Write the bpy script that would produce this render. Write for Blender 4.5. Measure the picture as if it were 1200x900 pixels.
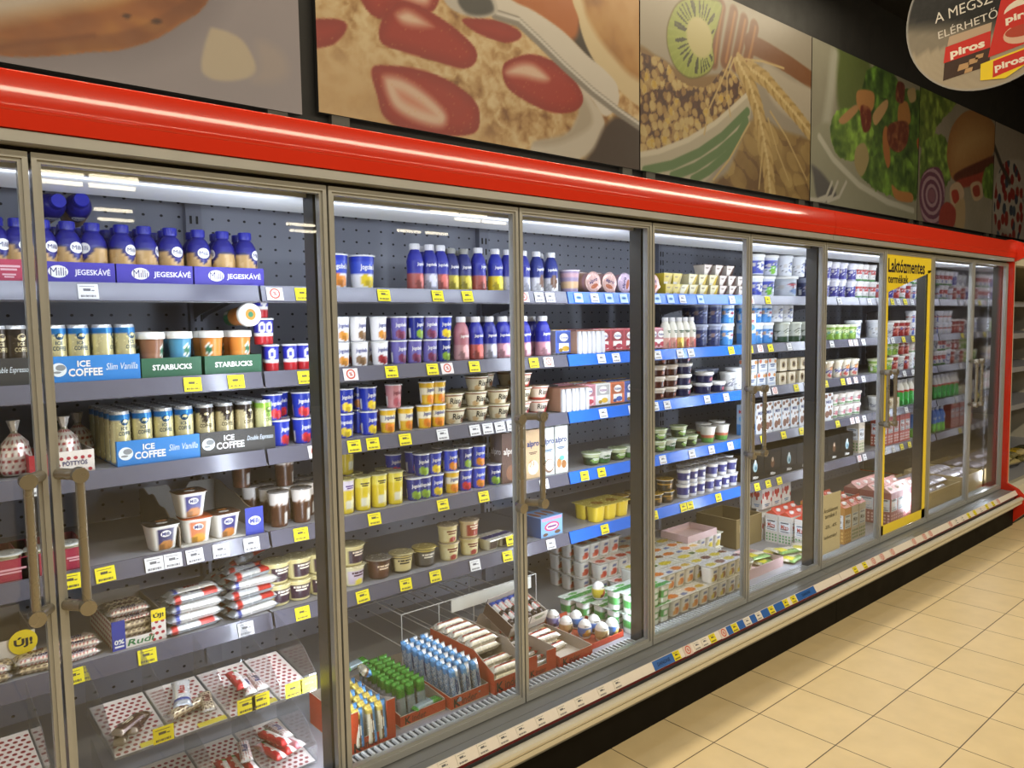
import bpy, math, random
import numpy as np
from mathutils import Matrix, Vector, Euler

for _o in list(bpy.data.objects):
    bpy.data.objects.remove(_o, do_unlink=True)
SC = bpy.context.scene
COL = SC.collection
PI = math.pi
rnd = random.Random(7)

# ------------------------------------------------------------------ camera
cam_d = bpy.data.cameras.new('camera')
cam_d.sensor_fit = 'HORIZONTAL'
cam_d.sensor_width = 36.0
cam_d.lens = 36.0 * 903.646 / 1200.0
cam_d.clip_start = 0.05
cam_d.clip_end = 60
cam = bpy.data.objects.new('camera', cam_d)
COL.objects.link(cam)
CAM = Vector((-0.31746, -1.88179, 1.53058))
_yaw, _pitch, _roll = 0.71536, 0.08033, -0.015495
_f = Vector((math.sin(_yaw)*math.cos(_pitch), math.cos(_yaw)*math.cos(_pitch), -math.sin(_pitch)))
_r = Vector((math.cos(_yaw), -math.sin(_yaw), 0))
_u = _r.cross(_f)
_r2 = math.cos(_roll)*_r + math.sin(_roll)*_u
_u2 = -math.sin(_roll)*_r + math.cos(_roll)*_u
cam.matrix_world = Matrix(((_r2.x, _u2.x, -_f.x, CAM.x), (_r2.y, _u2.y, -_f.y, CAM.y), (_r2.z, _u2.z, -_f.z, CAM.z), (0, 0, 0, 1)))
SC.camera = cam

# ------------------------------------------------------------------ world, light, exposure
world = bpy.data.worlds.new('world')
SC.world = world
world.use_nodes = True
world.node_tree.nodes['Background'].inputs['Color'].default_value = (0.9, 0.8, 0.62, 1)
world.node_tree.nodes['Background'].inputs['Strength'].default_value = 0.02
SC.view_settings.view_transform = 'Standard'
SC.view_settings.look = 'None'
SC.view_settings.gamma = 1.0
SC.view_settings.exposure = 0.0
SC.view_settings.use_curve_mapping = False
SC.cycles.use_denoising = True
SC.cycles.max_bounces = 10
SC.cycles.transparent_max_bounces = 24
SC.cycles.glossy_bounces = 4
SC.cycles.diffuse_bounces = 3
SC.cycles.caustics_reflective = False
SC.cycles.caustics_refractive = False
SC.cycles.sample_clamp_indirect = 4.0

W = 0.672                       # width of one glass door
WARM = (1.0, 0.87, 0.64)
COOL = (0.80, 0.86, 1.0)

def area_light(name, loc, size_x, size_y, watts, color, aim):
    d = bpy.data.lights.new(name, 'AREA')
    d.shape = 'RECTANGLE'
    d.size, d.size_y = size_x, size_y
    d.energy = watts
    d.color = color
    o = bpy.data.objects.new(name, d)
    o.location = loc
    o.rotation_euler = Vector(aim).to_track_quat('-Z', 'X').to_euler() if abs(Vector(aim).x) > 0.5 else Vector(aim).to_track_quat('-Z', 'Y').to_euler()
    COL.objects.link(o)
    return o

# lamps of the shop ceiling: long rows of tubes along the aisle
area_light('aisle_lamp_light', (1.45, 0.115, 3.6), 6.9, 0.035, 84, WARM, (0, -0.05, -1))
area_light('aisle_lamp_light', (2.2, -2.7, 3.6), 12.6, 0.17, 215, WARM, (0, 0.10, -1))
area_light('aisle_lamp_light', (2.2, -5.2, 3.6), 12.6, 0.10, 105, WARM, (0, 0.30, -1))
# strip lamps inside the refrigerators, under the canopy and on the posts
for _k in range(5):
    area_light('canopy_lamp_light', (1.344*_k, 0.10, 1.846), 1.2, 0.03, 3.2, COOL, (0, 0.55, -1))
    area_light('canopy_lamp_light', (1.344*_k, 0.11, 1.856), 1.2, 0.02, 1.3, COOL, (0, 0.55, 1))
for _k in (1, 3, 5, 7):
    for _s, _w in ((-1, 8.0), (1, 4.2)):
        _l = area_light('post_lamp_light', (_k*W+0.012+_s*0.012, 0.084, 1.05), 0.02, 1.5, _w, COOL, (0, 1, 0))
        _l.rotation_euler = Vector((_s*0.75, 0.66, 0)).to_track_quat('-Z', 'Y').to_euler()
_l = area_light('post_lamp_light', (9*W-0.035, 0.084, 1.05), 0.02, 1.5, 5.0, COOL, (0, 1, 0))
_l.rotation_euler = Vector((-0.75, 0.66, 0)).to_track_quat('-Z', 'Y').to_euler()

# ------------------------------------------------------------------ materials
def lin(c):
    if isinstance(c, str):
        c = c.lstrip('#')
        c = tuple(int(c[i:i+2], 16)/255 for i in (0, 2, 4))
    return tuple((v/12.92 if v <= 0.04045 else ((v+0.055)/1.055)**2.4) for v in c)
def hx(s):
    return tuple(int(s[i:i+2], 16)/255 for i in (0, 2, 4))

def new_mat(name):
    m = bpy.data.materials.new(name)
    m.use_nodes = True
    nt = m.node_tree
    return m, nt, nt.nodes['Principled BSDF']

def surf(name, color=None, rough=0.5, metal=0.0, var=0.06, scale=30.0, coat=0.0, spec=0.5):
    """Plain procedural surface: one colour (or the mesh's printed colours) with a slight noise in colour and gloss."""
    m, nt, b = new_mat(name)
    n = nt.nodes.new('ShaderNodeTexNoise')
    n.inputs['Scale'].default_value = scale
    n.inputs['Detail'].default_value = 3
    tc = nt.nodes.new('ShaderNodeTexCoord')
    nt.links.new(tc.outputs['Object'], n.inputs['Vector'])
    mr = nt.nodes.new('ShaderNodeMapRange')
    mr.inputs['To Min'].default_value = 1 - var
    mr.inputs['To Max'].default_value = 1 + var
    nt.links.new(n.outputs['Fac'], mr.inputs['Value'])
    mul = nt.nodes.new('ShaderNodeVectorMath'); mul.operation = 'SCALE'
    if color is None:
        a = nt.nodes.new('ShaderNodeAttribute'); a.attribute_name = 'Col'
        nt.links.new(a.outputs['Color'], mul.inputs[0])
    else:
        mul.inputs[0].default_value = lin(color)
    nt.links.new(mr.outputs['Result'], mul.inputs['Scale'])
    nt.links.new(mul.outputs['Vector'], b.inputs['Base Color'])
    rr = nt.nodes.new('ShaderNodeMapRange')
    rr.inputs['To Min'].default_value = max(0.02, rough*0.8)
    rr.inputs['To Max'].default_value = min(1, rough*1.2)
    nt.links.new(n.outputs['Fac'], rr.inputs['Value'])
    nt.links.new(rr.outputs['Result'], b.inputs['Roughness'])
    b.inputs['Metallic'].default_value = metal
    b.inputs['Coat Weight'].default_value = coat
    b.inputs['Specular IOR Level'].default_value = spec
    return m

def clear(name, tint, refl, rough=0.02, f_ior=1.45, haze=0.0, hazecol=(0.9, 0.9, 0.9)):
    """Clear pane or film: see-through, with a Fresnel reflection and a little haze."""
    m, nt, b = new_mat(name)
    nt.nodes.remove(b)
    out = nt.nodes['Material Output']
    t = nt.nodes.new('ShaderNodeBsdfTransparent'); t.inputs['Color'].default_value = (*tint, 1)
    g = nt.nodes.new('ShaderNodeBsdfGlossy'); g.inputs['Roughness'].default_value = rough
    n = nt.nodes.new('ShaderNodeTexNoise'); n.inputs['Scale'].default_value = 6.0
    mr = nt.nodes.new('ShaderNodeMapRange'); mr.inputs['To Min'].default_value = rough*0.6; mr.inputs['To Max'].default_value = rough*1.4
    nt.links.new(n.outputs['Fac'], mr.inputs['Value']); nt.links.new(mr.outputs['Result'], g.inputs['Roughness'])
    lw = nt.nodes.new('ShaderNodeLayerWeight')                       # Schlick's curve for a thin sheet
    pw = nt.nodes.new('ShaderNodeMath'); pw.operation = 'POWER'; pw.inputs[1].default_value = 5
    nt.links.new(lw.outputs['Facing'], pw.inputs[0])
    r0 = ((f_ior-1)/(f_ior+1))**2
    sc = nt.nodes.new('ShaderNodeMath'); sc.operation = 'MULTIPLY_ADD'; sc.inputs[1].default_value = (1-r0)*refl; sc.inputs[2].default_value = r0*refl
    nt.links.new(pw.outputs[0], sc.inputs[0])
    mx = nt.nodes.new('ShaderNodeMixShader')
    nt.links.new(sc.outputs[0], mx.inputs[0]); nt.links.new(t.outputs[0], mx.inputs[1]); nt.links.new(g.outputs[0], mx.inputs[2])
    last = mx
    if haze > 0:
        d = nt.nodes.new('ShaderNodeBsdfDiffuse'); d.inputs['Color'].default_value = (*hazecol, 1)
        m2 = nt.nodes.new('ShaderNodeMixShader'); m2.inputs[0].default_value = haze
        nt.links.new(mx.outputs[0], m2.inputs[1]); nt.links.new(d.outputs[0], m2.inputs[2])
        last = m2
    nt.links.new(last.outputs[0], out.inputs['Surface'])
    return m

def emit(name, color, strength):
    m, nt, b = new_mat(name)
    b.inputs['Base Color'].default_value = (*color, 1)
    b.inputs['Emission Color'].default_value = (*color, 1)
    b.inputs['Emission Strength'].default_value = strength
    return m

M_PRINT = surf('printed_plastic', None, 0.32, 0, 0.04, 60)
M_CARD = surf('printed_card', None, 0.55, 0, 0.05, 40)
M_FOIL = surf('printed_foil', None, 0.26, 0.35, 0.10, 90)
M_DARKCARD = surf('printed_dark_card', None, 0.5, 0, 0.05, 40, spec=0.08)
M_PAPER = surf('printed_paper', None, 0.7, 0, 0.03, 50)
M_POSTER = surf('printed_poster', None, 0.42, 0, 0.02, 20)
M_ALU = surf('door_aluminium', (0.68, 0.685, 0.68), 0.36, 0.25, 0.05, 14)
M_SILL = surf('brushed_sill_metal', (0.55, 0.56, 0.565), 0.40, 0.25, 0.05, 10)
M_BRASS = surf('satin_brass', (0.60, 0.575, 0.52), 0.28, 0.55, 0.02, 12)
M_RED = surf('red_lacquer', (0.85, 0.22, 0.14), 0.17, 0.0, 0.02, 2, coat=0.55, spec=0.12)
M_RED.node_tree.nodes['Principled BSDF'].inputs['Coat Roughness'].default_value = 0.055
M_CREAM = surf('cream_lacquer', (0.84, 0.82, 0.75), 0.35, 0.0, 0.04, 12)
M_BLACK = surf('black_paint', (0.055, 0.05, 0.045), 0.6, 0.0, 0.15, 8)
M_KICK = surf('black_kick_panel', (0.055, 0.045, 0.035), 0.6, 0.0, 0.1, 8, spec=0.12)
M_BLACKGAP = surf('gap_shade_black', (0.03, 0.03, 0.03), 0.7)
M_WHITEM = surf('white_enamel', (0.86, 0.87, 0.88), 0.35, 0.0, 0.03, 9)
M_GREYM = surf('grey_enamel', (0.62, 0.63, 0.68), 0.35, 0.15, 0.04, 12)
M_SHELF = surf('grey_shelf_enamel', (0.56, 0.56, 0.58), 0.40, 0.1, 0.05, 12)
M_RAIL = surf('grey_price_rail', (0.37, 0.365, 0.42), 0.22, 0.05, 0.03, 20)
M_RAILB = surf('blue_price_rail', (0.16, 0.42, 0.84), 0.25, 0.0, 0.05, 20)
M_WIRE = surf('white_coated_wire', (0.85, 0.85, 0.85), 0.4)
M_MULL = surf('dark_grey_mullion', (0.26, 0.25, 0.23), 0.45, 0.2)
M_MIRROR = surf('polished_end_wall', (0.62, 0.60, 0.60), 0.06, 1.0, 0.02, 3)
M_GLASS = clear('door_glass', (0.95, 0.965, 0.955), 1.0, 0.012, 1.5, 0.005, (0.75, 0.68, 0.5))
M_ACRYL = clear('clear_acrylic', (0.93, 0.94, 0.95), 1.0, 0.05, 1.49, 0.03)
M_FILM = clear('clear_cup_plastic', (0.88, 0.87, 0.86), 1.0, 0.1, 1.45, 0.10)

def perforated(name, color):
    m, nt, b = new_mat(name)
    tc = nt.nodes.new('ShaderNodeTexCoord')
    sp = nt.nodes.new('ShaderNodeSeparateXYZ')
    nt.links.new(tc.outputs['Object'], sp.inputs[0])
    def math_(op, a, bb=None):
        x = nt.nodes.new('ShaderNodeMath'); x.operation = op
        for i, v in enumerate((a, bb)):
            if v is None: continue
            if isinstance(v, (int, float)): x.inputs[i].default_value = v
            else: nt.links.new(v, x.inputs[i])
        return x.outputs[0]
    def cell(o, p):
        return math_('SUBTRACT', math_('FRACT', math_('DIVIDE', o, p)), 0.5)
    a, c = cell(sp.outputs['X'], 0.060), cell(sp.outputs['Z'], 0.050)
    r2 = math_('ADD', math_('MULTIPLY', a, a), math_('MULTIPLY', c, c))
    hole = math_('LESS_THAN', r2, 0.0085)
    n = nt.nodes.new('ShaderNodeTexNoise'); n.inputs['Scale'].default_value = 4
    nt.links.new(tc.outputs['Object'], n.inputs['Vector'])
    v = math_('ADD', math_('MULTIPLY', n.outputs['Fac'], 0.10), 0.95)
    base = nt.nodes.new('ShaderNodeVectorMath'); base.operation = 'SCALE'
    base.inputs[0].default_value = lin(color); nt.links.new(v, base.inputs['Scale'])
    mx = nt.nodes.new('ShaderNodeMix'); mx.data_type = 'RGBA'
    nt.links.new(hole, mx.inputs['Factor']); nt.links.new(base.outputs[0], mx.inputs[6])
    mx.inputs[7].default_value = (0.02, 0.02, 0.025, 1)
    nt.links.new(mx.outputs[2], b.inputs['Base Color'])
    b.inputs['Roughness'].default_value = 0.4
    return m
M_PERF = perforated('perforated_grey_steel', (0.66, 0.67, 0.72))

def tiles(name):
    m, nt, b = new_mat(name)
    tc = nt.nodes.new('ShaderNodeTexCoord')
    mp = nt.nodes.new('ShaderNodeMapping')
    mp.inputs['Location'].default_value = (-(1.978), 0.325, 0)
    nt.links.new(tc.outputs['Object'], mp.inputs['Vector'])
    br = nt.nodes.new('ShaderNodeTexBrick')
    br.offset = 0.0
    br.inputs['Scale'].default_value = 1.0
    br.inputs['Brick Width'].default_value = 0.30345
    br.inputs['Row Height'].default_value = 0.30345
    br.inputs['Mortar Size'].default_value = 0.0022
    br.inputs['Mortar Smooth'].default_value = 0.3
    br.inputs['Color1'].default_value = (*lin((0.86, 0.775, 0.60)), 1)
    br.inputs['Color2'].default_value = (*lin((0.84, 0.755, 0.58)), 1)
    br.inputs['Mortar'].default_value = (*lin((0.30, 0.24, 0.17)), 1)
    nt.links.new(mp.outputs[0], br.inputs['Vector'])
    n = nt.nodes.new('ShaderNodeTexNoise'); n.inputs['Scale'].default_value = 9; n.inputs['Detail'].default_value = 8
    nt.links.new(tc.outputs['Object'], n.inputs['Vector'])
    mr = nt.nodes.new('ShaderNodeMapRange'); mr.inputs['To Min'].default_value = 0.86; mr.inputs['To Max'].default_value = 1.1
    nt.links.new(n.outputs['Fac'], mr.inputs['Value'])
    s = nt.nodes.new('ShaderNodeVectorMath'); s.operation = 'SCALE'
    nt.links.new(br.outputs['Color'], s.inputs[0]); nt.links.new(mr.outputs['Result'], s.inputs['Scale'])
    nt.links.new(s.outputs[0], b.inputs['Base Color'])
    b.inputs['Roughness'].default_value = 0.45
    bp = nt.nodes.new('ShaderNodeBump'); bp.inputs['Strength'].default_value = 0.25; bp.inputs['Distance'].default_value = 0.002; bp.invert = True
    nt.links.new(br.outputs['Fac'], bp.inputs['Height']); nt.links.new(bp.outputs[0], b.inputs['Normal'])
    return m
M_TILE = tiles('beige_floor_tiles')

# ------------------------------------------------------------------ mesh builder
class MB:
    """Collects coloured faces; build() links them as ONE mesh object."""
    def __init__(s):
        s.v, s.f, s.c, s.sm = [], [], [], []
    def add(s, vs, fs, cols, smooth=False):
        b = len(s.v)
        s.v += [tuple(p) for p in vs]
        if cols and not isinstance(cols[0], (tuple, list)):
            cols = [tuple(cols)]*len(vs)
        s.c += [tuple(c) for c in cols]
        for q in fs:
            s.f.append(tuple(i+b for i in q)); s.sm.append(smooth)
        return s
    def box(s, x0, x1, y0, y1, z0, z1, col=(1, 1, 1), cols=None):
        """cols: dict of face -> colour for front/back/left/right/top/bottom."""
        P = lambda i: ((x0, x1)[i & 1], (y0, y1)[(i >> 1) & 1], (z0, z1)[(i >> 2) & 1])
        Q = dict(front=(0, 1, 5, 4), back=(3, 2, 6, 7), left=(2, 0, 4, 6), right=(1, 3, 7, 5), top=(4, 5, 7, 6), bottom=(2, 3, 1, 0))
        for k, q in Q.items():
            c = (cols or {}).get(k, col)
            s.add([P(i) for i in q], [(0, 1, 2, 3)], tuple(c))
        return s
    def obox(s, M, x0, x1, y0, y1, z0, z1, col=(1, 1, 1), cols=None):
        t = MB().box(x0, x1, y0, y1, z0, z1, col, cols)
        return s.merge(t, M)
    def merge(s, t, M=None):
        b = len(s.v)
        s.v += [tuple(M @ Vector(p)) for p in t.v] if M is not None else t.v
        s.c += t.c; s.sm += t.sm
        s.f += [tuple(i+b for i in q) for q in t.f]
        return s
    def grid(s, fn, cf, nu, nv, smooth=True, wrap=False):
        vs, cs = [], []
        for j in range(nv+1):
            for i in range(nu+1):
                u, v = i/nu, j/nv
                vs.append(fn(u, v)); cs.append(cf(u, v) if callable(cf) else cf)
        fs = [(j*(nu+1)+i, j*(nu+1)+i+1, (j+1)*(nu+1)+i+1, (j+1)*(nu+1)+i) for j in range(nv) for i in range(nu)]
        return s.add(vs, fs, cs, smooth)
    def lathe(s, prof, cf=(1, 1, 1), segs=28, cap0=True, cap1=True, rows=None, center=(0, 0, 0), sq=0.0, capc=None):
        """prof [(r, z)] bottom to top about +Z; theta 0 looks to -Y. cf(theta, t) with t the height 0..1. sq squares the section off."""
        if rows:
            L = [0]
            for a, b in zip(prof, prof[1:]): L.append(L[-1]+math.hypot(b[0]-a[0], b[1]-a[1]))
            pts = []
            for k in range(rows+1):
                d = L[-1]*k/rows
                i = max(j for j in range(len(L)) if L[j] <= d+1e-9); i = min(i, len(prof)-2)
                w = 0 if L[i+1] == L[i] else (d-L[i])/(L[i+1]-L[i])
                pts.append((prof[i][0]*(1-w)+prof[i+1][0]*w, prof[i][1]*(1-w)+prof[i+1][1]*w))
            prof = sorted(set(pts+list(prof)), key=lambda p: (p[1], -p[0])) if all(b[1] >= a[1] for a, b in zip(prof, prof[1:])) and all(b[1] > a[1] for a, b in zip(prof, prof[1:])) else pts
        z0, z1 = min(p[1] for p in prof), max(p[1] for p in prof)
        def xy(r, th):
            if sq:
                k = 1/(abs(math.sin(th))**sq+abs(math.cos(th))**sq)**(1/sq)
                r = r*k
            return r*math.sin(th), -r*math.cos(th)
        vs, cs = [], []
        for r, z in prof:
            for k in range(segs+1):
                th = -PI+2*PI*k/segs
                x, y = xy(r, th)
                vs.append((center[0]+x, center[1]+y, center[2]+z))
                cs.append(cf(th, (z-z0)/max(1e-9, z1-z0)) if callable(cf) else cf)
        n = segs+1
        fs = [(j*n+k, j*n+k+1, (j+1)*n+k+1, (j+1)*n+k) for j in range(len(prof)-1) for k in range(segs)]
        s.add(vs, fs, cs, True)
        for on, (r, z), flip in ((cap0, prof[0], True), (cap1, prof[-1], False)):
            if on and r > 1e-5:
                ring = [(center[0]+xy(r, -PI+2*PI*k/segs)[0], center[1]+xy(r, -PI+2*PI*k/segs)[1], center[2]+z) for k in range(segs)]
                c = capc if (capc and not flip) else (cf(0, 0.0 if flip else 1.0) if callable(cf) else cf)
                s.add(ring, [tuple(range(segs))[::-1] if flip else tuple(range(segs))], tuple(c))
        return s
    def tube(s, pts, r, col=(1, 1, 1), segs=8, caps=True):
        pts = [Vector(p) for p in pts]
        vs = []
        ref = None
        for i, p in enumerate(pts):
            d = (pts[min(i+1, len(pts)-1)]-pts[max(i-1, 0)]).normalized()
            a = d.orthogonal().normalized() if ref is None else (ref-d*ref.dot(d)).normalized()
            ref = a
            b = d.cross(a)
            vs += [tuple(p+r*(math.cos(t)*a+math.sin(t)*b)) for t in (2*PI*k/segs for k in range(segs))]
        fs = [(j*segs+k, j*segs+(k+1) % segs, (j+1)*segs+(k+1) % segs, (j+1)*segs+k) for j in range(len(pts)-1) for k in range(segs)]
        s.add(vs, fs, tuple(col), True)
        if caps:
            s.add(vs[:segs], [tuple(range(segs))[::-1]], tuple(col)); s.add(vs[-segs:], [tuple(range(segs))], tuple(col))
        return s
    def prism(s, poly, x0, x1, col=(1, 1, 1), smooth=False):
        """(y, z) outline run along X."""
        n = len(poly)
        for i in range(n):
            a, b = poly[i], poly[(i+1) % n]
            s.add([(x0, *a), (x1, *a), (x1, *b), (x0, *b)], [(0, 1, 2, 3)], tuple(col), smooth)
        s.add([(x0, *p) for p in poly], [tuple(range(n))[::-1]], tuple(col)); s.add([(x1, *p) for p in poly], [tuple(range(n))], tuple(col))
        return s
    def build(s, name, mat, parent=None, smooth_weld=False):
        me = bpy.data.meshes.new(name)
        me.from_pydata(s.v, [], s.f)
        at = me.color_attributes.new('Col', 'FLOAT_COLOR', 'POINT')
        a = np.ones((len(s.v), 4), dtype=np.float32)
        c = np.clip(np.array(s.c, dtype=np.float64), 0, 1)
        a[:, :3] = np.where(c <= 0.04045, c/12.92, ((c+0.055)/1.055)**2.4)
        at.data.foreach_set('color', a.ravel())
        me.polygons.foreach_set('use_smooth', s.sm)
        me.materials.append(mat)
        me.update()
        if parent == 'mesh':
            return me
        o = bpy.data.objects.new(name, me)
        COL.objects.link(o)
        if parent is not None:
            o.parent = parent
        return o

_txt = {}
def text2d(s, bold=0.0, shear=0.0):
    """Triangles of a word in the built-in typeface, scaled to a unit box."""
    k = (s, bold, shear)
    if k not in _txt:
        c = bpy.data.curves.new('lettering', 'FONT')
        c.body = s; c.size = 1; c.resolution_u = 2; c.offset = bold; c.shear = shear; c.align_x = 'CENTER'
        o = bpy.data.objects.new('lettering', c); COL.objects.link(o)
        dg = bpy.context.evaluated_depsgraph_get()
        me = bpy.data.meshes.new_from_object(o.evaluated_get(dg))
        v = np.array([x.co[:2] for x in me.vertices]); f = [tuple(p.vertices) for p in me.polygons]
        bpy.data.objects.remove(o, do_unlink=True); bpy.data.curves.remove(c); bpy.data.meshes.remove(me)
        lo, hi = v.min(0), v.max(0)
        _txt[k] = ((v-(lo+hi)/2)/(hi-lo), f, (hi-lo)[0]/(hi-lo)[1])
    return _txt[k]

def put_text(mb, s, xc, zc, h, col, fn, w=None, bold=0.0, shear=0.0, rot=0.0):
    """fn maps flat (x, z) on the face to a 3-D point."""
    if s == '~':                                  # print too small to read: two short lines
        w = w or 3*h
        put_rect(mb, xc-w/2, xc+w/2, zc+h*0.08, zc+h*0.42, col, fn, 3)
        put_rect(mb, xc-w*0.36, xc+w*0.36, zc-h*0.42, zc-h*0.12, col, fn, 3)
        return
    v, f, asp = text2d(s, bold, shear)
    w = w or h*asp
    cr, sr = math.cos(rot), math.sin(rot)
    mb.add([fn(xc+a*w*cr-b*h*sr, zc+a*w*sr+b*h*cr) for a, b in v], f, tuple(col))

def put_ell(mb, xc, zc, rx, rz, col, fn, n=20):
    mb.add([fn(xc, zc)]+[fn(xc+rx*math.cos(2*PI*k/n), zc+rz*math.sin(2*PI*k/n)) for k in range(n)], [(0, 1+k, 1+(k+1) % n) for k in range(n)], tuple(col))
def put_ring(mb, xc, zc, r0, r1, col, fn, n=20):
    vs = [fn(xc+r*math.cos(2*PI*k/n), zc+r*math.sin(2*PI*k/n)) for r in (r0, r1) for k in range(n)]
    mb.add(vs, [(k, (k+1) % n, n+(k+1) % n, n+k) for k in range(n)], tuple(col))
def put_rect(mb, x0, x1, z0, z1, col, fn, n=1):
    for i in range(n):
        a, b = x0+(x1-x0)*i/n, x0+(x1-x0)*(i+1)/n
        mb.add([fn(a, z0), fn(b, z0), fn(b, z1), fn(a, z1)], [(0, 1, 2, 3)], tuple(col))
def put_poly(mb, pts, col, fn):
    mb.add([fn(*p) for p in pts], [tuple(range(len(pts)))], tuple(col))
def flat(y, eps=0.0006):
    return lambda x, z: (x, y-eps, z)
def curved(rf, th0=0.0, eps=0.0007):
    """Wraps flat (x, z) round a can or cup; rf(z) is the radius."""
    def fn(x, z):
        r = rf(z)+eps
        t = th0+x/r
        return r*math.sin(t), -r*math.cos(t), z
    return fn

# ------------------------------------------------------------------ things
def prop(o, label=None, cat=None, group=None, kind=None):
    for k, v in (('label', label), ('category', cat), ('group', group), ('kind', kind)):
        if v: o[k] = v
    return o
def empty(name, loc=(0, 0, 0), rz=0.0, label=None, cat=None, group=None):
    o = bpy.data.objects.new(name, None)
    o.location = loc; o.rotation_euler = (0, 0, rz); o.empty_display_size = 0.02
    COL.objects.link(o)
    return prop(o, label, cat, group)

class Kind:
    """One product: its name, category, description and the meshes of its parts. The first copies share all mesh data."""
    def __init__(s, name, cat, desc, parts, r, h):
        s.name, s.cat, s.desc, s.parts, s.r, s.h = name, cat, desc, parts, r, h
        s.proto = None
PENDING = []
def make(kind, loc, rz=0.0, rot=None, key=None, group=None, desc=None):
    """Stand one product; its label is written once all its neighbours are known."""
    if len(kind.parts) == 1:
        o = bpy.data.objects.new(kind.name, kind.parts[0][1]); COL.objects.link(o)
    else:
        o = bpy.data.objects.new(kind.name, None); o.empty_display_size = 0.02; COL.objects.link(o)
        if kind.proto is None:
            kind.proto = []
            for pn, me in kind.parts:
                p = bpy.data.objects.new(pn, me); COL.objects.link(p); p.parent = o; kind.proto.append(p)
        else:
            for q in kind.proto:
                p = q.copy(); COL.objects.link(p); p.parent = o
    o.location = loc
    o.rotation_euler = rot if rot is not None else (0, 0, rz)
    o['category'] = kind.cat
    PENDING.append((o, desc or kind.desc, key or {}, group))
    return o

ORD = ['first', 'second', 'third', 'fourth', 'fifth', 'sixth', 'seventh', 'eighth', 'ninth', 'tenth', 'eleventh', 'twelfth', 'thirteenth', 'fourteenth', 'fifteenth', 'sixteenth', 'seventeenth', 'eighteenth', 'nineteenth', 'twentieth']
SHELF_NAME = ['top shelf', 'second shelf', 'third shelf', 'fourth shelf', 'fifth shelf', 'bottom deck']
def door_of(x, y):
    """Which glass door (counted from the one cut by the photo's edge) a thing shows through."""
    t = (0-CAM.y)/(y-CAM.y)
    xc = CAM.x+(x-CAM.x)*t
    return max(0, min(9, int(math.floor(xc/W))+1))
def write_labels():
    groups = {}
    for o, desc, key, group in PENDING:
        p = o.location
        d = key.get('door') or ORD[door_of(p.x, p.y)]+' door'
        where = key.get('where') or SHELF_NAME[key.get('shelf', 0)]+', '+d
        groups.setdefault((desc, key.get('tier', ''), where), []).append((o, group))
    for (desc, tier, where), L in groups.items():
        L.sort(key=lambda q: (q[0].location.x, -q[0].location.z))
        for i, (o, group) in enumerate(L):
            pre = ''
            if len(L) > 1:
                pre = ', '+(ORD[i] if i < len(ORD) else 'farther')+' from left'
                if i == len(L)-1 and len(L) > 1: pre = ', rightmost'
                if i == 0: pre = ', leftmost'
            o['label'] = desc+pre+((', '+tier) if tier else '')+', '+where
            g = group or (desc+' on '+where)
            if len(L) > 1 or group: o['group'] = g

# ------------------------------------------------------------------ the shop room
def struct(name, mb, mat):
    return prop(mb.build(name, mat), kind='structure')
XL, XR, YF, YB, ZC = -5.0, 13.0, -11.5, 1.35, 3.7
struct('floor', MB().box(XL, XR, YF, YB, -0.05, 0.0), M_TILE)
struct('ceiling', MB().box(XL, XR, YF, YB, ZC, ZC+0.05), M_BLACK)
struct('wall_back', MB().box(XL, XR, YB, YB+0.05, 0, ZC), M_BLACK)
M_FARWALL = surf('beige_shop_wall', (0.42, 0.36, 0.26), 0.8, 0, 0.2, 1.2)
struct('wall_front', MB().box(XL, XR, YF-0.05, YF, 0, ZC), M_FARWALL)
struct('wall_left', MB().box(XL-0.05, XL, YF, YB, 0, ZC), M_FARWALL)
struct('wall_right', MB().box(XR, XR+0.05, YF, YB, 0, ZC), M_FARWALL)
# black bulkhead above the refrigerators that carries the food pictures
struct('wall_bulkhead', MB().box(XL, XR, 0.63, YB, 2.13, ZC), M_BLACK)

# ------------------------------------------------------------------ refrigerators
ZT, ZB = 1.894, 0.251
def header_profile():
    """Lacquered front: a tight top edge, a tall gently bowed face and an underside that turns back in."""
    p = [(0.06, 2.040)]
    y, z, n, L = -0.050, 2.0445, 30, 0.082
    p.append((y, z))
    for k in range(n):
        t = (k+0.5)/n
        ph = np.interp(t, [0, 0.05, 0.22, 0.70, 0.9, 1.0], [72, 17, 10.5, 7, 2, -10])*PI/180
        y -= math.sin(ph)*L/n; z -= math.cos(ph)*L/n
        p.append((y, z))
    p += [(y+0.003, z-0.002), (-0.056, 1.930), (-0.053, 1.930), (0.06, 1.930)]
    return p

def header(x0, x1, parent, mat=None, name='header'):
    m = MB(); poly = header_profile(); n = len(poly)
    flats = []
    for i in range(n-1):
        a, b = poly[i], poly[i+1]
        q = [(x0, *a), (x1, *a), (x1, *b), (x0, *b)]
        if i >= n-4 or i == 0: flats.append(q)
        else: m.add(q, [(0, 1, 2, 3)], (1, 1, 1), True)
    # weld the nose so that it shades as one curve
    key, remap, nv, nc = {}, [], [], []
    for v, c in zip(m.v, m.c):
        k = tuple(round(q, 5) for q in v)
        if k not in key: key[k] = len(nv); nv.append(v); nc.append(c)
        remap.append(key[k])
    m.f = [tuple(remap[i] for i in q) for q in m.f]; m.v, m.c = nv, nc
    for q in flats: m.add(q, [(0, 1, 2, 3)], (1, 1, 1))
    m.add([(x0, *q) for q in poly], [tuple(range(n))[::-1]], (1, 1, 1)); m.add([(x1, *q) for q in poly], [tuple(range(n))], (1, 1, 1))
    return m.build(name, mat or M_RED, parent)

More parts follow.
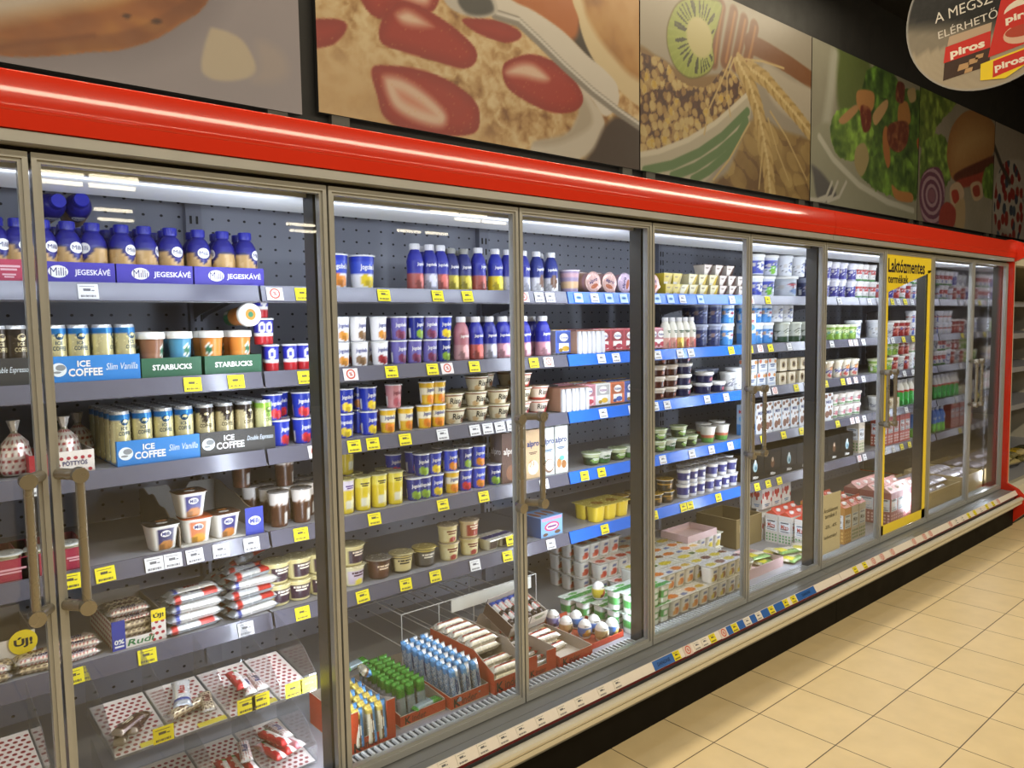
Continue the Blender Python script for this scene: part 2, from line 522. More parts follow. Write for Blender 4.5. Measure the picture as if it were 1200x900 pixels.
def door(x0, x1, parent, handle_side, sticker=False):
    d = MB()
    g = 0.003
    a, b = x0+g, x1-g
    zt, zb = ZT, ZB+0.004
    d.box(a, b, -0.016, 0.014, zt-0.014, zt)                      # top rail, stepped
    d.box(a, b, -0.010, 0.012, zt-0.021, zt-0.014)
    d.box(a, b, -0.016, 0.014, zb, zb+0.020)
    d.box(a, b, -0.010, 0.012, zb+0.020, zb+0.030)
    for s, e in ((a, a+0.0105), (b-0.0105, b)): d.box(s, e, -0.016, 0.014, zb+0.020, zt-0.014)
    for s, e in ((a+0.0105, a+0.018), (b-0.018, b-0.0105)): d.box(s, e, -0.010, 0.012, zb+0.030, zt-0.021)
    o = d.build('door', M_ALU, parent)
    p = MB().box(a+0.0175, b-0.0175, -0.003, 0.003, zb+0.0295, zt-0.0205)
    p.build('glass_pane', M_GLASS, o)['label'] = 'clear glass pane'
    hx_ = (x1-0.047) if handle_side == 'right' else (x0+0.047)
    h = MB()
    yb, z0, z1 = -0.062, 0.935, 1.222
    h.tube([(hx_, yb, z0), (hx_, yb, z1)], 0.0095, segs=14)
    for z in (z0, z1):
        xm = (x1-0.016) if handle_side == 'right' else (x0+0.016)
        h.tube([(hx_, yb-0.012, z), (hx_, yb+0.012, z)], 0.0165, segs=18)        # round end boss
        h.tube([(hx_, yb+0.004, z), (xm, -0.012, z)], 0.0125, segs=14)            # arm back to the door stile
    h.build('handle', M_BRASS, o)['label'] = 'satin brass bar handle'
    if sticker:
        Y = (1.0, 0.90, 0.24)
        s = MB(); f = flat(-0.0035)
        sa, sb, st, sz = a+0.0185, b-0.0185, zt-0.0215, zb+0.031
        put_poly(s, [(sa, st), (sa, 1.655), (sb, 1.790), (sb, st)][::1], Y, f)
        put_rect(s, sa, sa+0.045, sz, 1.665, Y, f); put_rect(s, sb-0.045, sb, sz, 1.80, Y, f); put_rect(s, sa, sb, sz, sz+0.055, Y, f)
        t = flat(-0.0042)
        put_text(s, 'Laktózmentes', (sa+sb)/2-0.030, 1.812, 0.078, (0.12, 0.10, 0.20), t, w=0.500, bold=0.02)
        put_text(s, 'termékek', sa+0.170, 1.738, 0.048, (0.12, 0.10, 0.20), t, w=0.27, bold=0.02)
        s.build('yellow_sticker', M_PRINT, o)['label'] = 'yellow lactose-free sign and border on the glass'
    return o

def refrigerator(x0, x1, label, end=None, doors=()):
    R = empty('display_refrigerator', ((x0+x1)/2, 0.4, 0), 0, label, 'refrigerator', 'glass-door refrigerators along the wall')
    R.location = (0, 0, 0)
    gap = 0.0015
    a, b = x0+gap, x1-gap
    header(a, b, R)
    MB().box(a, b, -0.050, 0.03, 1.9050, 1.9280).build('top_rail', M_ALU, R)
    MB().box(a, b, -0.002, 0.05, 1.8955, 1.907).build('header_gap', M_BLACKGAP, R)  # black strip gives the open gap above the doors its shade as colour
    MB().box(a, b, 0.06, 1.10, 2.010, 2.034).build('roof', M_WHITEM, R)
    c = MB()
    c.prism([(0.055, 1.870), (0.055, 1.885), (0.505, 1.914), (0.505, 1.995), (1.04, 1.995), (1.04, 1.985), (0.52, 1.985), (0.52, 1.900)], a, b)
    c.build('canopy', M_WHITEM, R)['label'] = 'white canopy lining'
    bp = MB().box(a, b, 1.02, 1.10, 0.05, 2.009)
    bp.build('back_panel', M_PERF, R)
    MB().box(a, b, 0.06, 1.02, 0.10, 0.250).build('deck', M_SHELF, R)
    gr = MB()
    gr.box(a, b, 0.030, 0.085, 0.20, 0.258, (0.20, 0.20, 0.19))
    n = int((b-a)/0.021)
    for k in range(n):
        x = a+(k+0.5)*(b-a)/n
        gr.box(x-0.0035, x+0.0035, 0.036, 0.079, 0.258, 0.266, (0.75, 0.75, 0.74))
    gr.build('air_grille', surf('grille_plastic', None, 0.5), R)
    s = MB()
    s.prism([(0.03, 0.10), (0.03, 0.250), (-0.030, 0.250), (-0.060, 0.2475), (-0.060, 0.10)], a, b)
    s.prism([(-0.0605, 0.10), (-0.0605, 0.2465), (-0.064, 0.2490), (-0.100, 0.2485), (-0.104, 0.2530), (-0.104, 0.12)], a, b)
    s.build('front_sill', M_SILL, R)
    pr = MB().prism([(-0.105, 0.2555), (-0.108, 0.2560), (-0.1265, 0.2265), (-0.1235, 0.2255)], a, b, (0.93, 0.90, 0.87))
    pr.box(a, b, -0.127, -0.1235, 0.2175, 0.2253, (0.40, 0.03, 0.06))
    pr.build('price_strip', M_PRINT, R)['label'] = 'white plastic price strip with a dark red edge'
    bu = MB()
    pts = [(-0.125, 0.204), (-0.140, 0.2125), (-0.152, 0.213), (-0.161, 0.2085), (-0.164, 0.200), (-0.161, 0.191), (-0.153, 0.187), (-0.125, 0.187)]
    bu.prism(pts, a, b, smooth=False)
    bu.build('bumper', M_CREAM, R)['label'] = 'cream bumper rail'
    MB().prism([(-0.11, 0.1845), (-0.156, 0.1845), (-0.154, 0.166), (-0.140, 0.154), (-0.11, 0.154)], a, b).build('lower_trim', M_CREAM, R)
    kp = MB().box(a, b, -0.100, 0.0, 0.0, 0.195)
    kp.build('kick_plate', M_KICK, R)['label'] = 'black kick plate'
    MB().box(a, b, 0.0, 1.10, 0.0, 0.10).build('base', M_BLACK, R)
    for i, sd in doors:
        door(i*W, (i+1)*W, R, sd, sticker=(i == 6))
    # posts between the door pairs
    k0, k1 = int(round(x0/W)), int(round(x1/W))
    for k in range(k0, k1+1):
        if k % 2 == 1 or k == -1:
            w = 0.025
            xa, xb = max(a, k*W-w), min(b, k*W+w)
            if xb > xa:
                MB().box(xa, xb, 0.020, 0.075, ZB, 1.90).build('mullion', M_MULL, R)
            if a < k*W+0.001 < b+0.01:
                u = MB().box(max(a, k*W-0.028), min(b, k*W+0.028), 0.990, 1.019, 0.27, 1.98, (0.60, 0.61, 0.66))
                for z in np.arange(0.35, 1.95, 0.05):
                    for dx in (-0.011, 0.011):
                        u.box(k*W+dx-0.004, k*W+dx+0.004, 0.9885, 0.9899, z, z+0.028, (0.03, 0.03, 0.03))
                u.build('upright', surf('upright_enamel', None, 0.4), R)
    return R

fr1 = refrigerator(-W, 5*W, 'long glass-door refrigerator with red header, six doors, nearer of the two', doors=[(i-1, 'right' if i % 2 == 0 else 'left') for i in range(0, 6)])
fr2 = refrigerator(5*W, 9*W, 'red-headed refrigerator with the yellow lactose-free sign on one door', doors=[(i-1, 'right' if i % 2 == 0 else 'left') for i in range(6, 10)])
# end walls
def end_panel(xa, xb, parent, mat, dy=0.0):
    p = [(1.10, 0.0), (0.0, 0.0), (-0.09+dy, 0.010), (-0.175+dy, 0.10), (-0.180+dy, 0.20), (-0.125+dy, 0.262), (-0.052+dy, 0.30), (-0.045+dy, 1.90), (-0.110+dy, 1.930), (-0.116+dy, 1.975), (-0.095+dy, 2.035), (-0.03+dy, 2.062), (1.10, 2.062)]
    m = MB().prism(p, xa, xb)
    return m.build('end_panel', mat, parent)
end_panel(9*W, 9*W+0.030, fr2, M_RED)['label'] = 'red end panel'
end_panel(9*W+0.0305, 9*W+0.042, fr2, M_CREAM)['label'] = 'cream edge of the end panel'
MB().box(9*W-0.0005-0.006, 9*W-0.0015, 0.05, 1.015, 0.26, 1.98).build('end_lining', M_MIRROR, fr2)['label'] = 'polished metal lining of the end wall'
MB().box(-W-0.04, -W, -0.10, 1.10, 0, 2.062).build('end_panel', M_RED, fr1)
MB().box(-W+0.001, -W+0.006, 0.05, 1.015, 0.26, 1.98).build('end_lining', M_WHITEM, fr1)

# ------------------------------------------------------------------ shelves
ZS = [1.652, 1.385, 1.140, 0.875, 0.612]
DECK = 0.2505
YS = 0.455                       # front edge of the shelves
def shelf(mod, lvl, railmat):
    x0, x1 = (2*mod-1)*W+0.004, (2*mod+1)*W-0.004
    x0, x1 = max(x0, -W+0.01), min(x1, 9*W-0.012)
    z = ZS[lvl]
    doors = [(2*mod), (2*mod+1)] if mod else [0, 1]
    side = {0: 'behind the first two doors', 1: 'behind the third and fourth doors', 2: 'behind the fifth and sixth doors', 3: 'behind the seventh and eighth doors', 4: 'behind the last two doors'}[mod]
    R = empty('shelf', (0, 0, 0), 0, 'grey metal '+SHELF_NAME[lvl].replace('shelf', 'refrigerator shelf')+' '+side+(' with blue price rail' if railmat is M_RAILB else ''), 'shelf', 'metal shelves in the refrigerators')
    d = MB().box(x0, x1, YS-0.004, 0.985, z-0.014, z)
    d.box(x0, x1, YS-0.004, YS+0.012, z-0.05, z-0.014)
    d.build('deck', M_SHELF, R)
    r = MB().prism([(YS-0.005, z+0.003), (YS-0.011, z+0.003), (YS-0.024, z-0.046), (YS-0.018, z-0.048), (YS-0.005, z-0.040)], x0, x1)
    r.build('price_rail', railmat, R)
    for x in (x0+0.012, x1-0.012):
        MB().prism([(0.985, z-0.015), (0.985, z-0.095), (0.93, z-0.080), (0.56, z-0.022), (0.56, z-0.015)], x-0.0015, x+0.0015).build('bracket', M_GREYM, R)
    return R
for mod in range(5):
    for lvl in range(5):
        shelf(mod, lvl, M_RAILB if mod == 2 else M_RAIL)

# ------------------------------------------------------------------ product builders
WHT, OFF, BLU, NAVY, RED_, YEL, GRN, BRN, DRK, ORG, CRM, SIL, PNK, VIO, LBL, LGR = (
    hx('f2f1ee'), hx('e6dfd0'), hx('2336b4'), hx('1c1f5e'), hx('c3202a'), hx('f2cf1d'), hx('3f8a35'), hx('5a3420'), hx('26211f'), hx('e5812a'),
    hx('ead9ad'), hx('b9bcc2'), hx('e2a6ac'), hx('5a4a8c'), hx('7db2e2'), hx('a9cf55'))

def wrapd(a):
    return (a+PI) % (2*PI)-PI
def paint(base, *ops, dup=True):
    """Printed picture on a round pack: bands, ellipses and rectangles over a base colour, the front repeated on the back."""
    def cf(th, t):
        c = base
        if dup and abs(th) > PI/2: th = wrapd(th+PI)
        for o in ops:
            k = o[0]
            if k == 'b':
                if o[1] <= t <= o[2]: c = o[3]
            elif k == 'e':
                if (wrapd(th-o[1])/o[3])**2+((t-o[2])/o[4])**2 <= 1: c = o[5]
            elif k == 'r':
                if o[1] <= th <= o[2] and o[3] <= t <= o[4]: c = o[5]
            elif k == 's':                       # shield: a colour whose upper edge dips or peaks at the front
                if t <= o[1]+o[2]*abs(th)/(PI/2): c = o[3]
            elif k == 'k':                       # speckle of colour
                h = math.sin(th*o[2]+t*17.3)*math.sin(t*o[2]*1.7+th*5.1)
                if o[3] <= t <= o[4] and h > o[1]: c = o[5]
        return c
    return cf

def mesh(mb, name, mat):
    return mb.build(name, mat, 'mesh')

def logo_text(mb, texts, rf, eps=0.0008):
    for t in texts:
        s, zc, h, col = t[:4]
        th = t[4] if len(t) > 4 else 0.0
        w = t[5] if len(t) > 5 else None
        bold = t[6] if len(t) > 6 else 0.02
        for k in (0, PI):
            put_text(mb, s, 0, zc, h, col, curved(rf, th+k, eps), w=w, bold=bold)
def logo_oval(mb, zc, rx, rz, col, rf, th=0.0, eps=0.0005):
    for k in (0, PI): put_ell(mb, 0, zc, rx, rz, col, curved(rf, th+k, eps), 16)

def cup_kind(name, desc, cat, rb, rt, h, cf, texts=(), ovals=(), lid=None, lidname='lid', rim=WHT, film=None, sq=0, mat=None, lidh=0.003, liddeco=None, overcap=False):
    """A yogurt or dessert cup: tapered printed cup with a rolled rim and a foil or snap lid."""
    m = MB()
    hb = h-lidh
    prof = [(rb*0.90, 0), (rb, 0.003), (rt*0.985, hb-0.003)]
    m.lathe(prof, cf, 28, rows=16, sq=sq, cap1=False)
    m.lathe([(rt*0.985, hb-0.003), (rt*1.06, hb-0.0028), (rt*1.07, hb-0.001), (rt*1.06, hb), (rt*0.9, hb), (0.0001, hb)], rim, 28, cap0=False, cap1=False, sq=sq)
    rf = lambda z: rb+(rt*0.985-rb)*max(0, min(1, (z-0.003)/(hb-0.006)))
    for z, rx, rz, col, *th in ovals: logo_oval(m, z, rx, rz, col, rf, th[0] if th else 0)
    logo_text(m, texts, rf)
    parts = [('cup', mesh(m, 'cup', mat or M_PRINT))]
    l = MB(); lc = lid or SIL
    if overcap:
        l.lathe([(rt*1.09, hb-0.006), (rt*1.10, hb-0.002), (rt*1.08, h), (rt*0.98, h), (rt*0.95, h-0.002), (0.0001, h-0.002)], lc, 28, sq=sq, cap0=False, cap1=False)
    else:
        l.lathe([(rt*1.085, hb+0.0002), (rt*1.09, hb+0.001), (rt*1.04, h), (rt*0.6, h-0.0005), (0.0001, h-0.0005)], lc, 28, sq=sq, cap0=True, cap1=False)
        l.add([(rt*0.7, -rt*0.9, hb+0.0012), (rt*1.15, -rt*0.75, hb-0.0005), (rt*0.95, -rt*0.45, hb+0.0012)], [(0, 1, 2)], lc)   # pull tab
    if liddeco: liddeco(l, rt, h)
    parts.append((lidname, mesh(l, lidname, M_FOIL if not overcap else M_PRINT)))
    return Kind(name, cat, desc, parts, rt*1.09, h)

def bottle_kind(name, desc, cat, prof, cf, cap_prof, capcol, texts=(), ovals=(), h=None, rows=26, mat=None, sq=0):
    m = MB(); m.lathe(prof, cf, 28, rows=rows, sq=sq)
    def rf(z):
        for a, b in zip(prof, prof[1:]):
            if a[1] <= z <= b[1] and b[1] > a[1]: return a[0]+(b[0]-a[0])*(z-a[1])/(b[1]-a[1])
        return prof[-1][0]
    for z, rx, rz, col, *th in ovals: logo_oval(m, z, rx, rz, col, rf, th[0] if th else 0, 0.0012)
    logo_text(m, texts, rf, 0.0018)
    c = MB(); c.lathe(cap_prof, capcol, 20)
    for k in range(20):
        t = 2*PI*k/20; r = cap_prof[0][0]
        z0, z1 = cap_prof[0][1], cap_prof[-1][1]-0.002
        c.box(-0.0007, 0.0007, -r-0.0006, -r+0.001, z0, z1, tuple(v*0.85 for v in capcol)) if k == 0 else c.obox(Matrix.Rotation(t, 4, 'Z'), -0.0007, 0.0007, -r-0.0006, -r+0.001, z0, z1, tuple(v*0.85 for v in capcol))
    return Kind(name, cat, desc, [('bottle', mesh(m, 'bottle', mat or M_PRINT)), ('cap', mesh(c, 'cap', M_PRINT))], max(p[0] for p in prof), h or cap_prof[-1][1])

def can_kind(name, desc, top, body, textcol, peak):
    r, h = 0.0268, 0.152
    m = MB()
    prof = [(r*0.80, 0), (r*0.86, 0.002), (r, 0.008), (r, h-0.010), (r*0.91, h-0.003)]
    def cf(th, t):
        a = abs(wrapd(th)) if abs(th) < PI/2 else abs(wrapd(th+PI))
        if t < 0.05: return SIL
        if t > 0.955: return SIL
        edge = 0.86-peak*(1-min(1, a/0.8))
        return body if t < edge else top
    m.lathe(prof, cf, 32, rows=30)
    rf = lambda z: r
    for k in (0, PI):
        put_ell(m, 0, 0.121, 0.011, 0.0095, textcol, curved(rf, k, 0.0004), 14)
        put_ell(m, 0.002, 0.124, 0.007, 0.0045, body, curved(rf, k, 0.0007), 12)
        put_text(m, 'ICE', -0.002, 0.1035, 0.0095, textcol, curved(rf, k, 0.0005), bold=0.02)
        put_text(m, 'COFFEE', 0, 0.089, 0.0115, textcol, curved(rf, k, 0.0005), w=0.036, bold=0.02)
        put_rect(m, -0.014, 0.014, 0.030, 0.034, textcol, curved(rf, k, 0.0004), 4)
    l = MB()
    l.lathe([(r*0.91, h-0.003), (r*0.93, h-0.001), (r*0.91, h), (r*0.86, h), (r*0.84, h-0.003), (0.0001, h-0.003)], hx('c9cbd0'), 28, cap0=False, cap1=False)
    l.box(-0.006, 0.006, -0.012, 0.004, h-0.003, h-0.0018, hx('a9abb0'))
    return Kind(name, 'can', desc, [('can', mesh(m, 'can', M_FOIL)), ('can_lid', mesh(l, 'can_lid', M_FOIL))], r, h)

def carton_kind(name, desc, cat, w, d, h, front, side, top, texts=(), ells=(), rects=(), cap=None, gable=False, mat=None):
    m = MB()
    m.box(-w/2, w/2, -d/2, d/2, 0, h, cols=dict(front=front, back=front, left=side, right=side, top=top, bottom=side))
    f = flat(-d/2, 0.0005)
    fs = lambda x, z: (-w/2-0.0005, -x, z)
    for x0, x1, z0, z1, c in rects:
        put_rect(m, x0*w, x1*w, z0*h, z1*h, c, f)
    for x, z, rx, rz, c in ells:
        put_ell(m, x*w, z*h, rx*w, rz*h, c, flat(-d/2, 0.0008), 16)
    for s, zc, hh, c, *e in texts:
        put_text(m, s, (e[1] if len(e) > 1 else 0)*w, zc*h, hh, c, flat(-d/2, 0.0011), w=(e[0]*w if e and e[0] else None), bold=0.02)
    fl = lambda e: (lambda x, z: (-w/2-e, -x, z))
    for x0, x1, z0, z1, c in rects: put_rect(m, x0*d, x1*d, z0*h, z1*h, c, fl(0.0005))
    for x, z, rx, rz, c in ells: put_ell(m, x*d, z*h, rx*d, rz*h, c, fl(0.0008), 16)
    for s, zc, hh, c, *e in texts: put_text(m, s, 0, zc*h, hh, c, fl(0.0011), w=(e[0]*d if e and e[0] else None), bold=0.02)
    hh = h
    if gable:
        g = 0.32*w
        m.prism([(-d/2, h), (d/2, h), (0.002, h+g), (0.002, h+g+0.012), (-0.002, h+g+0.012), (-0.002, h+g)], -w/2, w/2, top)
        hh = h+g+0.012
    parts = [('carton', mesh(m, 'carton', mat or M_CARD))]
    if cap:
        c = MB(); c.lathe([(0.013, 0), (0.013, 0.012), (0.011, 0.014)], cap, 18, center=(0, -d*0.22, h if not gable else h+0.014))
        parts.append(('cap', mesh(c, 'cap', M_PRINT)))
    return Kind(name, cat, desc, parts, w/2, hh)

def pack_kind(name, desc, cat, nx, ny, cw, cd, h, body, film, art=(), lidcol=WHT, cupname='cup', hb=None, text=None):
    """Multipack: small pots joined by one printed lid film."""
    parts = []
    m0 = None
    for i in range(nx):
        for j in range(ny):
            m = MB()
            cx, cy = (i-(nx-1)/2)*cw, (j-(ny-1)/2)*cd
            cf = body if callable(body) else (lambda th, t, b=body: b)
            m.lathe([(min(cw, cd)*0.37, 0), (min(cw, cd)*0.40, 0.003), (min(cw, cd)*0.475, h-0.003)], cf, 24, rows=12, center=(cx, cy, 0), sq=4)
            if j == 0 and text:
                put_text(m, text[0], cx, text[1]*h, text[2], text[3], flat(-cd*0.425*1.06+cy, 0.002), w=text[4], bold=0.02)
            parts.append((cupname, mesh(m, cupname, M_PRINT)))
    l = MB()
    X, Y = nx*cw/2, ny*cd/2
    def fc(u, v):
        c = lidcol
        for (ux, vy, rx, ry, col) in art:
            if ((u-ux)/rx)**2+((v-vy)/ry)**2 <= 1: c = col
        return c
    l.grid(lambda u, v: (-X+2*X*u, -Y+2*Y*v, h+0.0004*math.sin(u*9)*math.sin(v*7)), fc, 24, 16)
    l.box(-X, X, -Y, Y, h-0.0035, h-0.0008, lidcol)
    parts.append(('lid_film', mesh(l, 'lid_film', M_FOIL)))
    return Kind(name, cat, desc, parts, X, h)

def pouch_pillow(m, L, Wd, T, cf, nu=26, nv=14):
    """Flow-wrapped bar along X with flat crimped ends."""
    def sh(u):
        e = min(u, 1-u)/0.10
        return 0.0 if e < 0.45 else min(1, (e-0.45)/0.9)**0.5
    def fn(sgn):
        def f(u, v):
            a = sh(u); b = max(0, 1-abs(2*v-1)**3)
            zig = 0.0025*(1 if int(v*nv) % 2 else -1) if u in (0.0, 1.0) else 0
            return ((u-0.5)*L+zig, (v-0.5)*Wd*(0.90+0.10*(1-a)), T/2+sgn*(T/2*a*b**0.5+0.0004))
        return f
    m.grid(fn(1), lambda u, v: cf(u, v, 1), nu, nv)
    m.grid(lambda u, v: fn(-1)(1-u, v), lambda u, v: cf(1-u, v, -1), nu, nv)
    return m

def bar_kind(name, desc, cat, L, Wd, T, cf, text=None, mat=None):
    m = MB(); pouch_pillow(m, L, Wd, T, cf)
    if text:
        s, h, w, c = text
        put_text(m, s, 0, 0, h, c, lambda x, y: (x, y, T*(0.5+0.5*max(0, 1-abs(2*(y/Wd))**3)**0.5)+0.0012), w=w, bold=0.03, shear=0.15)
    return Kind(name, cat, desc, [('wrapper', mesh(m, name, mat or M_FOIL))], L/2, T)

# --- Milli iced coffee bottle
def milli_cf(th, t):
    a = abs(th) if abs(th) < PI/2 else PI-abs(th)
    edge = 0.66-0.26*math.exp(-(wrapd(th)/0.60)**2)-0.26*math.exp(-(wrapd(th-PI)/0.60)**2)
    if t > edge+0.05: return hx('20207c')
    if t > edge: return hx('161650')
    if t < 0.14 and math.sin(th*9) > 0.2: return hx('8a5a3a')
    return hx('b08c56') if math.sin(th*6+t*9) < 0.55 else hx('c4a270')
K = {}
K['milli'] = bottle_kind('coffee_bottle', 'blue-capped iced coffee bottle', 'bottle',
    [(0.030, 0), (0.0345, 0.005), (0.0355, 0.075), (0.0352, 0.098), (0.0315, 0.116), (0.0235, 0.131), (0.0175, 0.1375), (0.0172, 0.142)], milli_cf,
    [(0.0195, 0.141), (0.0195, 0.160), (0.018, 0.163)], hx('21269a'),
    texts=[('Milli', 0.092, 0.012, hx('20226e'), 0, 0.027, 0.0)], ovals=[(0.092, 0.0185, 0.0150, WHT)], h=0.163)
K['vanilla_can'] = can_kind('coffee_can', 'blue-topped vanilla iced coffee can', hx('2f78b8'), hx('d9cf9c'), hx('2a4a66'), 0.06)
K['espresso_can'] = can_kind('coffee_can', 'brown-topped espresso iced coffee can', hx('3b322c'), hx('cfc298'), hx('3b322c'), 0.22)
K['pistachio_can'] = can_kind('coffee_can', 'green pistachio iced coffee can', hx('9ac84e'), hx('d9d7a2'), hx('6d8a4a'), 0.25)
K['dark_can'] = can_kind('coffee_can', 'dark espresso iced coffee can', hx('3a322c'), hx('4a4034'), hx('cdbf95'), 0.10)

def starb(key, desc, top, mid, low):
    cf = paint(top, ('b', 0, 0.34, low), ('b', 0.34, 0.60, mid), ('e', 0.0, 0.66, 0.35, 0.17, hx('f0efe8')), ('e', 0, 0.66, 0.26, 0.13, hx('2c6a48')), ('r', 0.75, 1.15, 0.05, 0.30, WHT))
    def deco(l, rt, h):
        l.lathe([(rt*0.70, h-0.002), (rt*0.66, h+0.001), (0.0001, h+0.001)], hx('efe7da'), 24, cap0=False, cap1=False)
        l.lathe([(rt*0.52, h+0.0011), (0.0001, h+0.0016)], hx('c9853a'), 24, cap0=False, cap1=False)
        l.lathe([(rt*0.26, h+0.0018), (0.0001, h+0.002)], hx('3a7a5a'), 18, cap0=False, cap1=False)
    k = cup_kind('coffee_cup', desc, 'cup', 0.0255, 0.0335, 0.128, cf, lid=hx('efeeea'), lidh=0.014, overcap=True, liddeco=deco)
    K[key] = k
starb('sb_brown', 'brown coffee cup with white lid', hx('8a6048'), hx('9a7058'), hx('7a5040'))
starb('sb_blue', 'blue coffee cup with white lid', hx('4f8fb0'), hx('4a86a8'), hx('2f7a6a'))
starb('sb_orange', 'orange coffee cup with white lid', hx('cf8238'), hx('d89046'), hx('2f7a56'))

K['oetti'] = cup_kind('dessert_cup', 'blue dessert cup with red base', 'cup', 0.0215, 0.0245, 0.085,
    paint(hx('2b2fa6'), ('b', 0, 0.36, hx('b4222c')), ('b', 0.36, 0.46, WHT), ('e', -0.1, 0.68, 0.50, 0.24, WHT), ('e', -0.1, 0.68, 0.24, 0.13, hx('2b2fa6'))), lid=hx('dfe0e6'))
def jog(key, desc, base, fruit, rb, rt, h, textcol=hx('26308c'), lid=None, extra=(), topband=None):
    ops = []
    if topband: ops.append(('b', 0.82, 1, topband))
    ops += [('e', -0.35, 0.26, 0.42, 0.20, fruit), ('e', 0.40, 0.22, 0.40, 0.17, tuple(min(1, v*1.15) for v in fruit)), ('e', 0.05, 0.16, 0.36, 0.13, tuple(v*0.85 for v in fruit)), ('r', 1.0, 1.4, 0.08, 0.5, WHT)]
    ops += list(extra)
    K[key] = cup_kind('yogurt_cup', desc, 'yogurt', rb, rt, h, paint(base, *ops),
        texts=[('Jogobella', h*0.62, h*0.20, textcol, 0, rt*1.45)], lid=lid or hx('c8cad0'))
W2 = hx('e9e8ec')
jog('jb_apple', 'blue yogurt cup with yellow fruit', hx('2338b0'), hx('e8c832'), 0.026, 0.0315, 0.086, WHT)
jog('jb_peach', 'blue yogurt cup with orange fruit', hx('2a45c4'), hx('e08a2a'), 0.026, 0.0315, 0.086, WHT)
jog('jb_red', 'blue yogurt cup with red fruit', hx('2236a8'), hx('c22c30'), 0.026, 0.0315, 0.086, WHT)
jog('jb_dark', 'dark blue yogurt cup, green fruit', hx('1b2882'), hx('88a83a'), 0.026, 0.0315, 0.086, WHT)
jog('jw_cherry', 'white yogurt cup with cherries', W2, hx('a03038'), 0.026, 0.0305, 0.086)
jog('jw_peach', 'white yogurt cup with peaches', W2, hx('d8923c'), 0.026, 0.0305, 0.086)
jog('jw_plain', 'white yogurt cup with brown flakes', W2, hx('8a6a4a'), 0.026, 0.0305, 0.086)
jog('jv', 'violet yogurt cup with berries', hx('6a62a8'), hx('7a3a58'), 0.026, 0.0305, 0.086, WHT)
jog('jy', 'yellow yogurt cup with fruit', hx('e3b62c'), hx('e6862c'), 0.024, 0.030, 0.087, hx('26308c'), extra=(('b', 0.45, 0.8, hx('f2ead0')),))
jog('jpk', 'pink yogurt cup', hx('c98a90'), hx('b05864'), 0.025, 0.030, 0.087, hx('7a3040'))
jog('jbig', 'large white yogurt cup with blue top and pineapple', W2, hx('e6c832'), 0.037, 0.0445, 0.118, WHT, lid=hx('e4e4ea'), topband=hx('2338b0'), extra=(('b', 0.48, 0.84, hx('3d55c2')),))
jog('jbigp', 'large white yogurt cup with blue top and peaches', W2, hx('e08a3a'), 0.037, 0.0445, 0.118, WHT, lid=hx('e4e4ea'), topband=hx('2338b0'), extra=(('b', 0.48, 0.84, hx('3d55c2')),))

def dbot(key, desc, top, low, cap, text=None, tcol=WHT, h=0.168, r=0.031, extra=()):
    s = h/0.168
    K[key] = bottle_kind('drink_bottle', desc, 'bottle', [(r*0.85, 0), (r, 0.005), (r, 0.040*s), (r*0.96, 0.075*s), (r*1.0, 0.105*s), (r*0.80, 0.130*s), (r*0.52, 0.146*s), (r*0.5, 0.148*s)],
        paint(top, ('b', 0, 0.42, low), ('e', 0.15, 0.24, 0.55, 0.17, tuple(min(1, v*1.25+0.05) for v in low)), ('e', -0.5, 0.14, 0.4, 0.11, tuple(v*0.75 for v in low)), *extra),
        [(r*0.60, 0.147*s), (r*0.60, 0.165*s), (r*0.55, h)], cap, texts=[(text or 'Jogobella', h*0.55, h*0.085, tcol, 0, r*1.4)], h=h)
dbot('d_blue', 'blue drinking yogurt bottle with red fruit', hx('2a2f98'), hx('a8554e'), W2)
dbot('d_navy', 'navy drinking yogurt bottle with pale foot', hx('23298a'), hx('a7a6b4'), W2)
dbot('d_yel', 'blue drinking yogurt bottle with yellow foot', hx('23309c'), hx('d9c22c'), W2)
dbot('d_olive', 'dark yellow drinking yogurt bottle', hx('2a3070'), hx('a89a34'), hx('9a9a94'), h=0.160)
dbot('d_pink', 'pink drinking yogurt bottle with blue top', hx('2a2fa0'), hx('c8929e'), W2, r=0.034)
dbot('d_rose', 'rose drinking yogurt bottle', hx('a86a74'), hx('b98a8c'), W2)
dbot('d_coco', 'blue drinking yogurt bottle with white panel', hx('24307c'), hx('d8d6da'), W2, extra=(('e', 0.2, 0.3, 0.5, 0.2, hx('6a4a38')),))
dbot('d_white', 'white drinking yogurt bottle with peaches', hx('d9d6cc'), hx('cf9a8e'), W2, text='~', tcol=hx('3a5a44'), h=0.155, r=0.026, extra=(('e', 0.1, 0.22, 0.5, 0.16, hx('b4463c')),))
dbot('d_whitey', 'white drinking yogurt bottle with yellow fruit', hx('d9d6cc'), hx('d8b05a'), W2, text='~', tcol=hx('3a5a44'), h=0.155, r=0.026)
dbot('d_green', 'green kefir bottle', hx('eceae4'), hx('2f9a3c'), W2, text='~', tcol=hx('c02a2a'), h=0.19, r=0.033, extra=(('b', 0.30, 0.62, hx('35a544')), ('b', 0.62, 0.68, RED_)))
dbot('d_bgr', 'blue and green drink bottle', hx('3a7ad0'), hx('6cba3c'), W2, text='~', h=0.20, r=0.036)

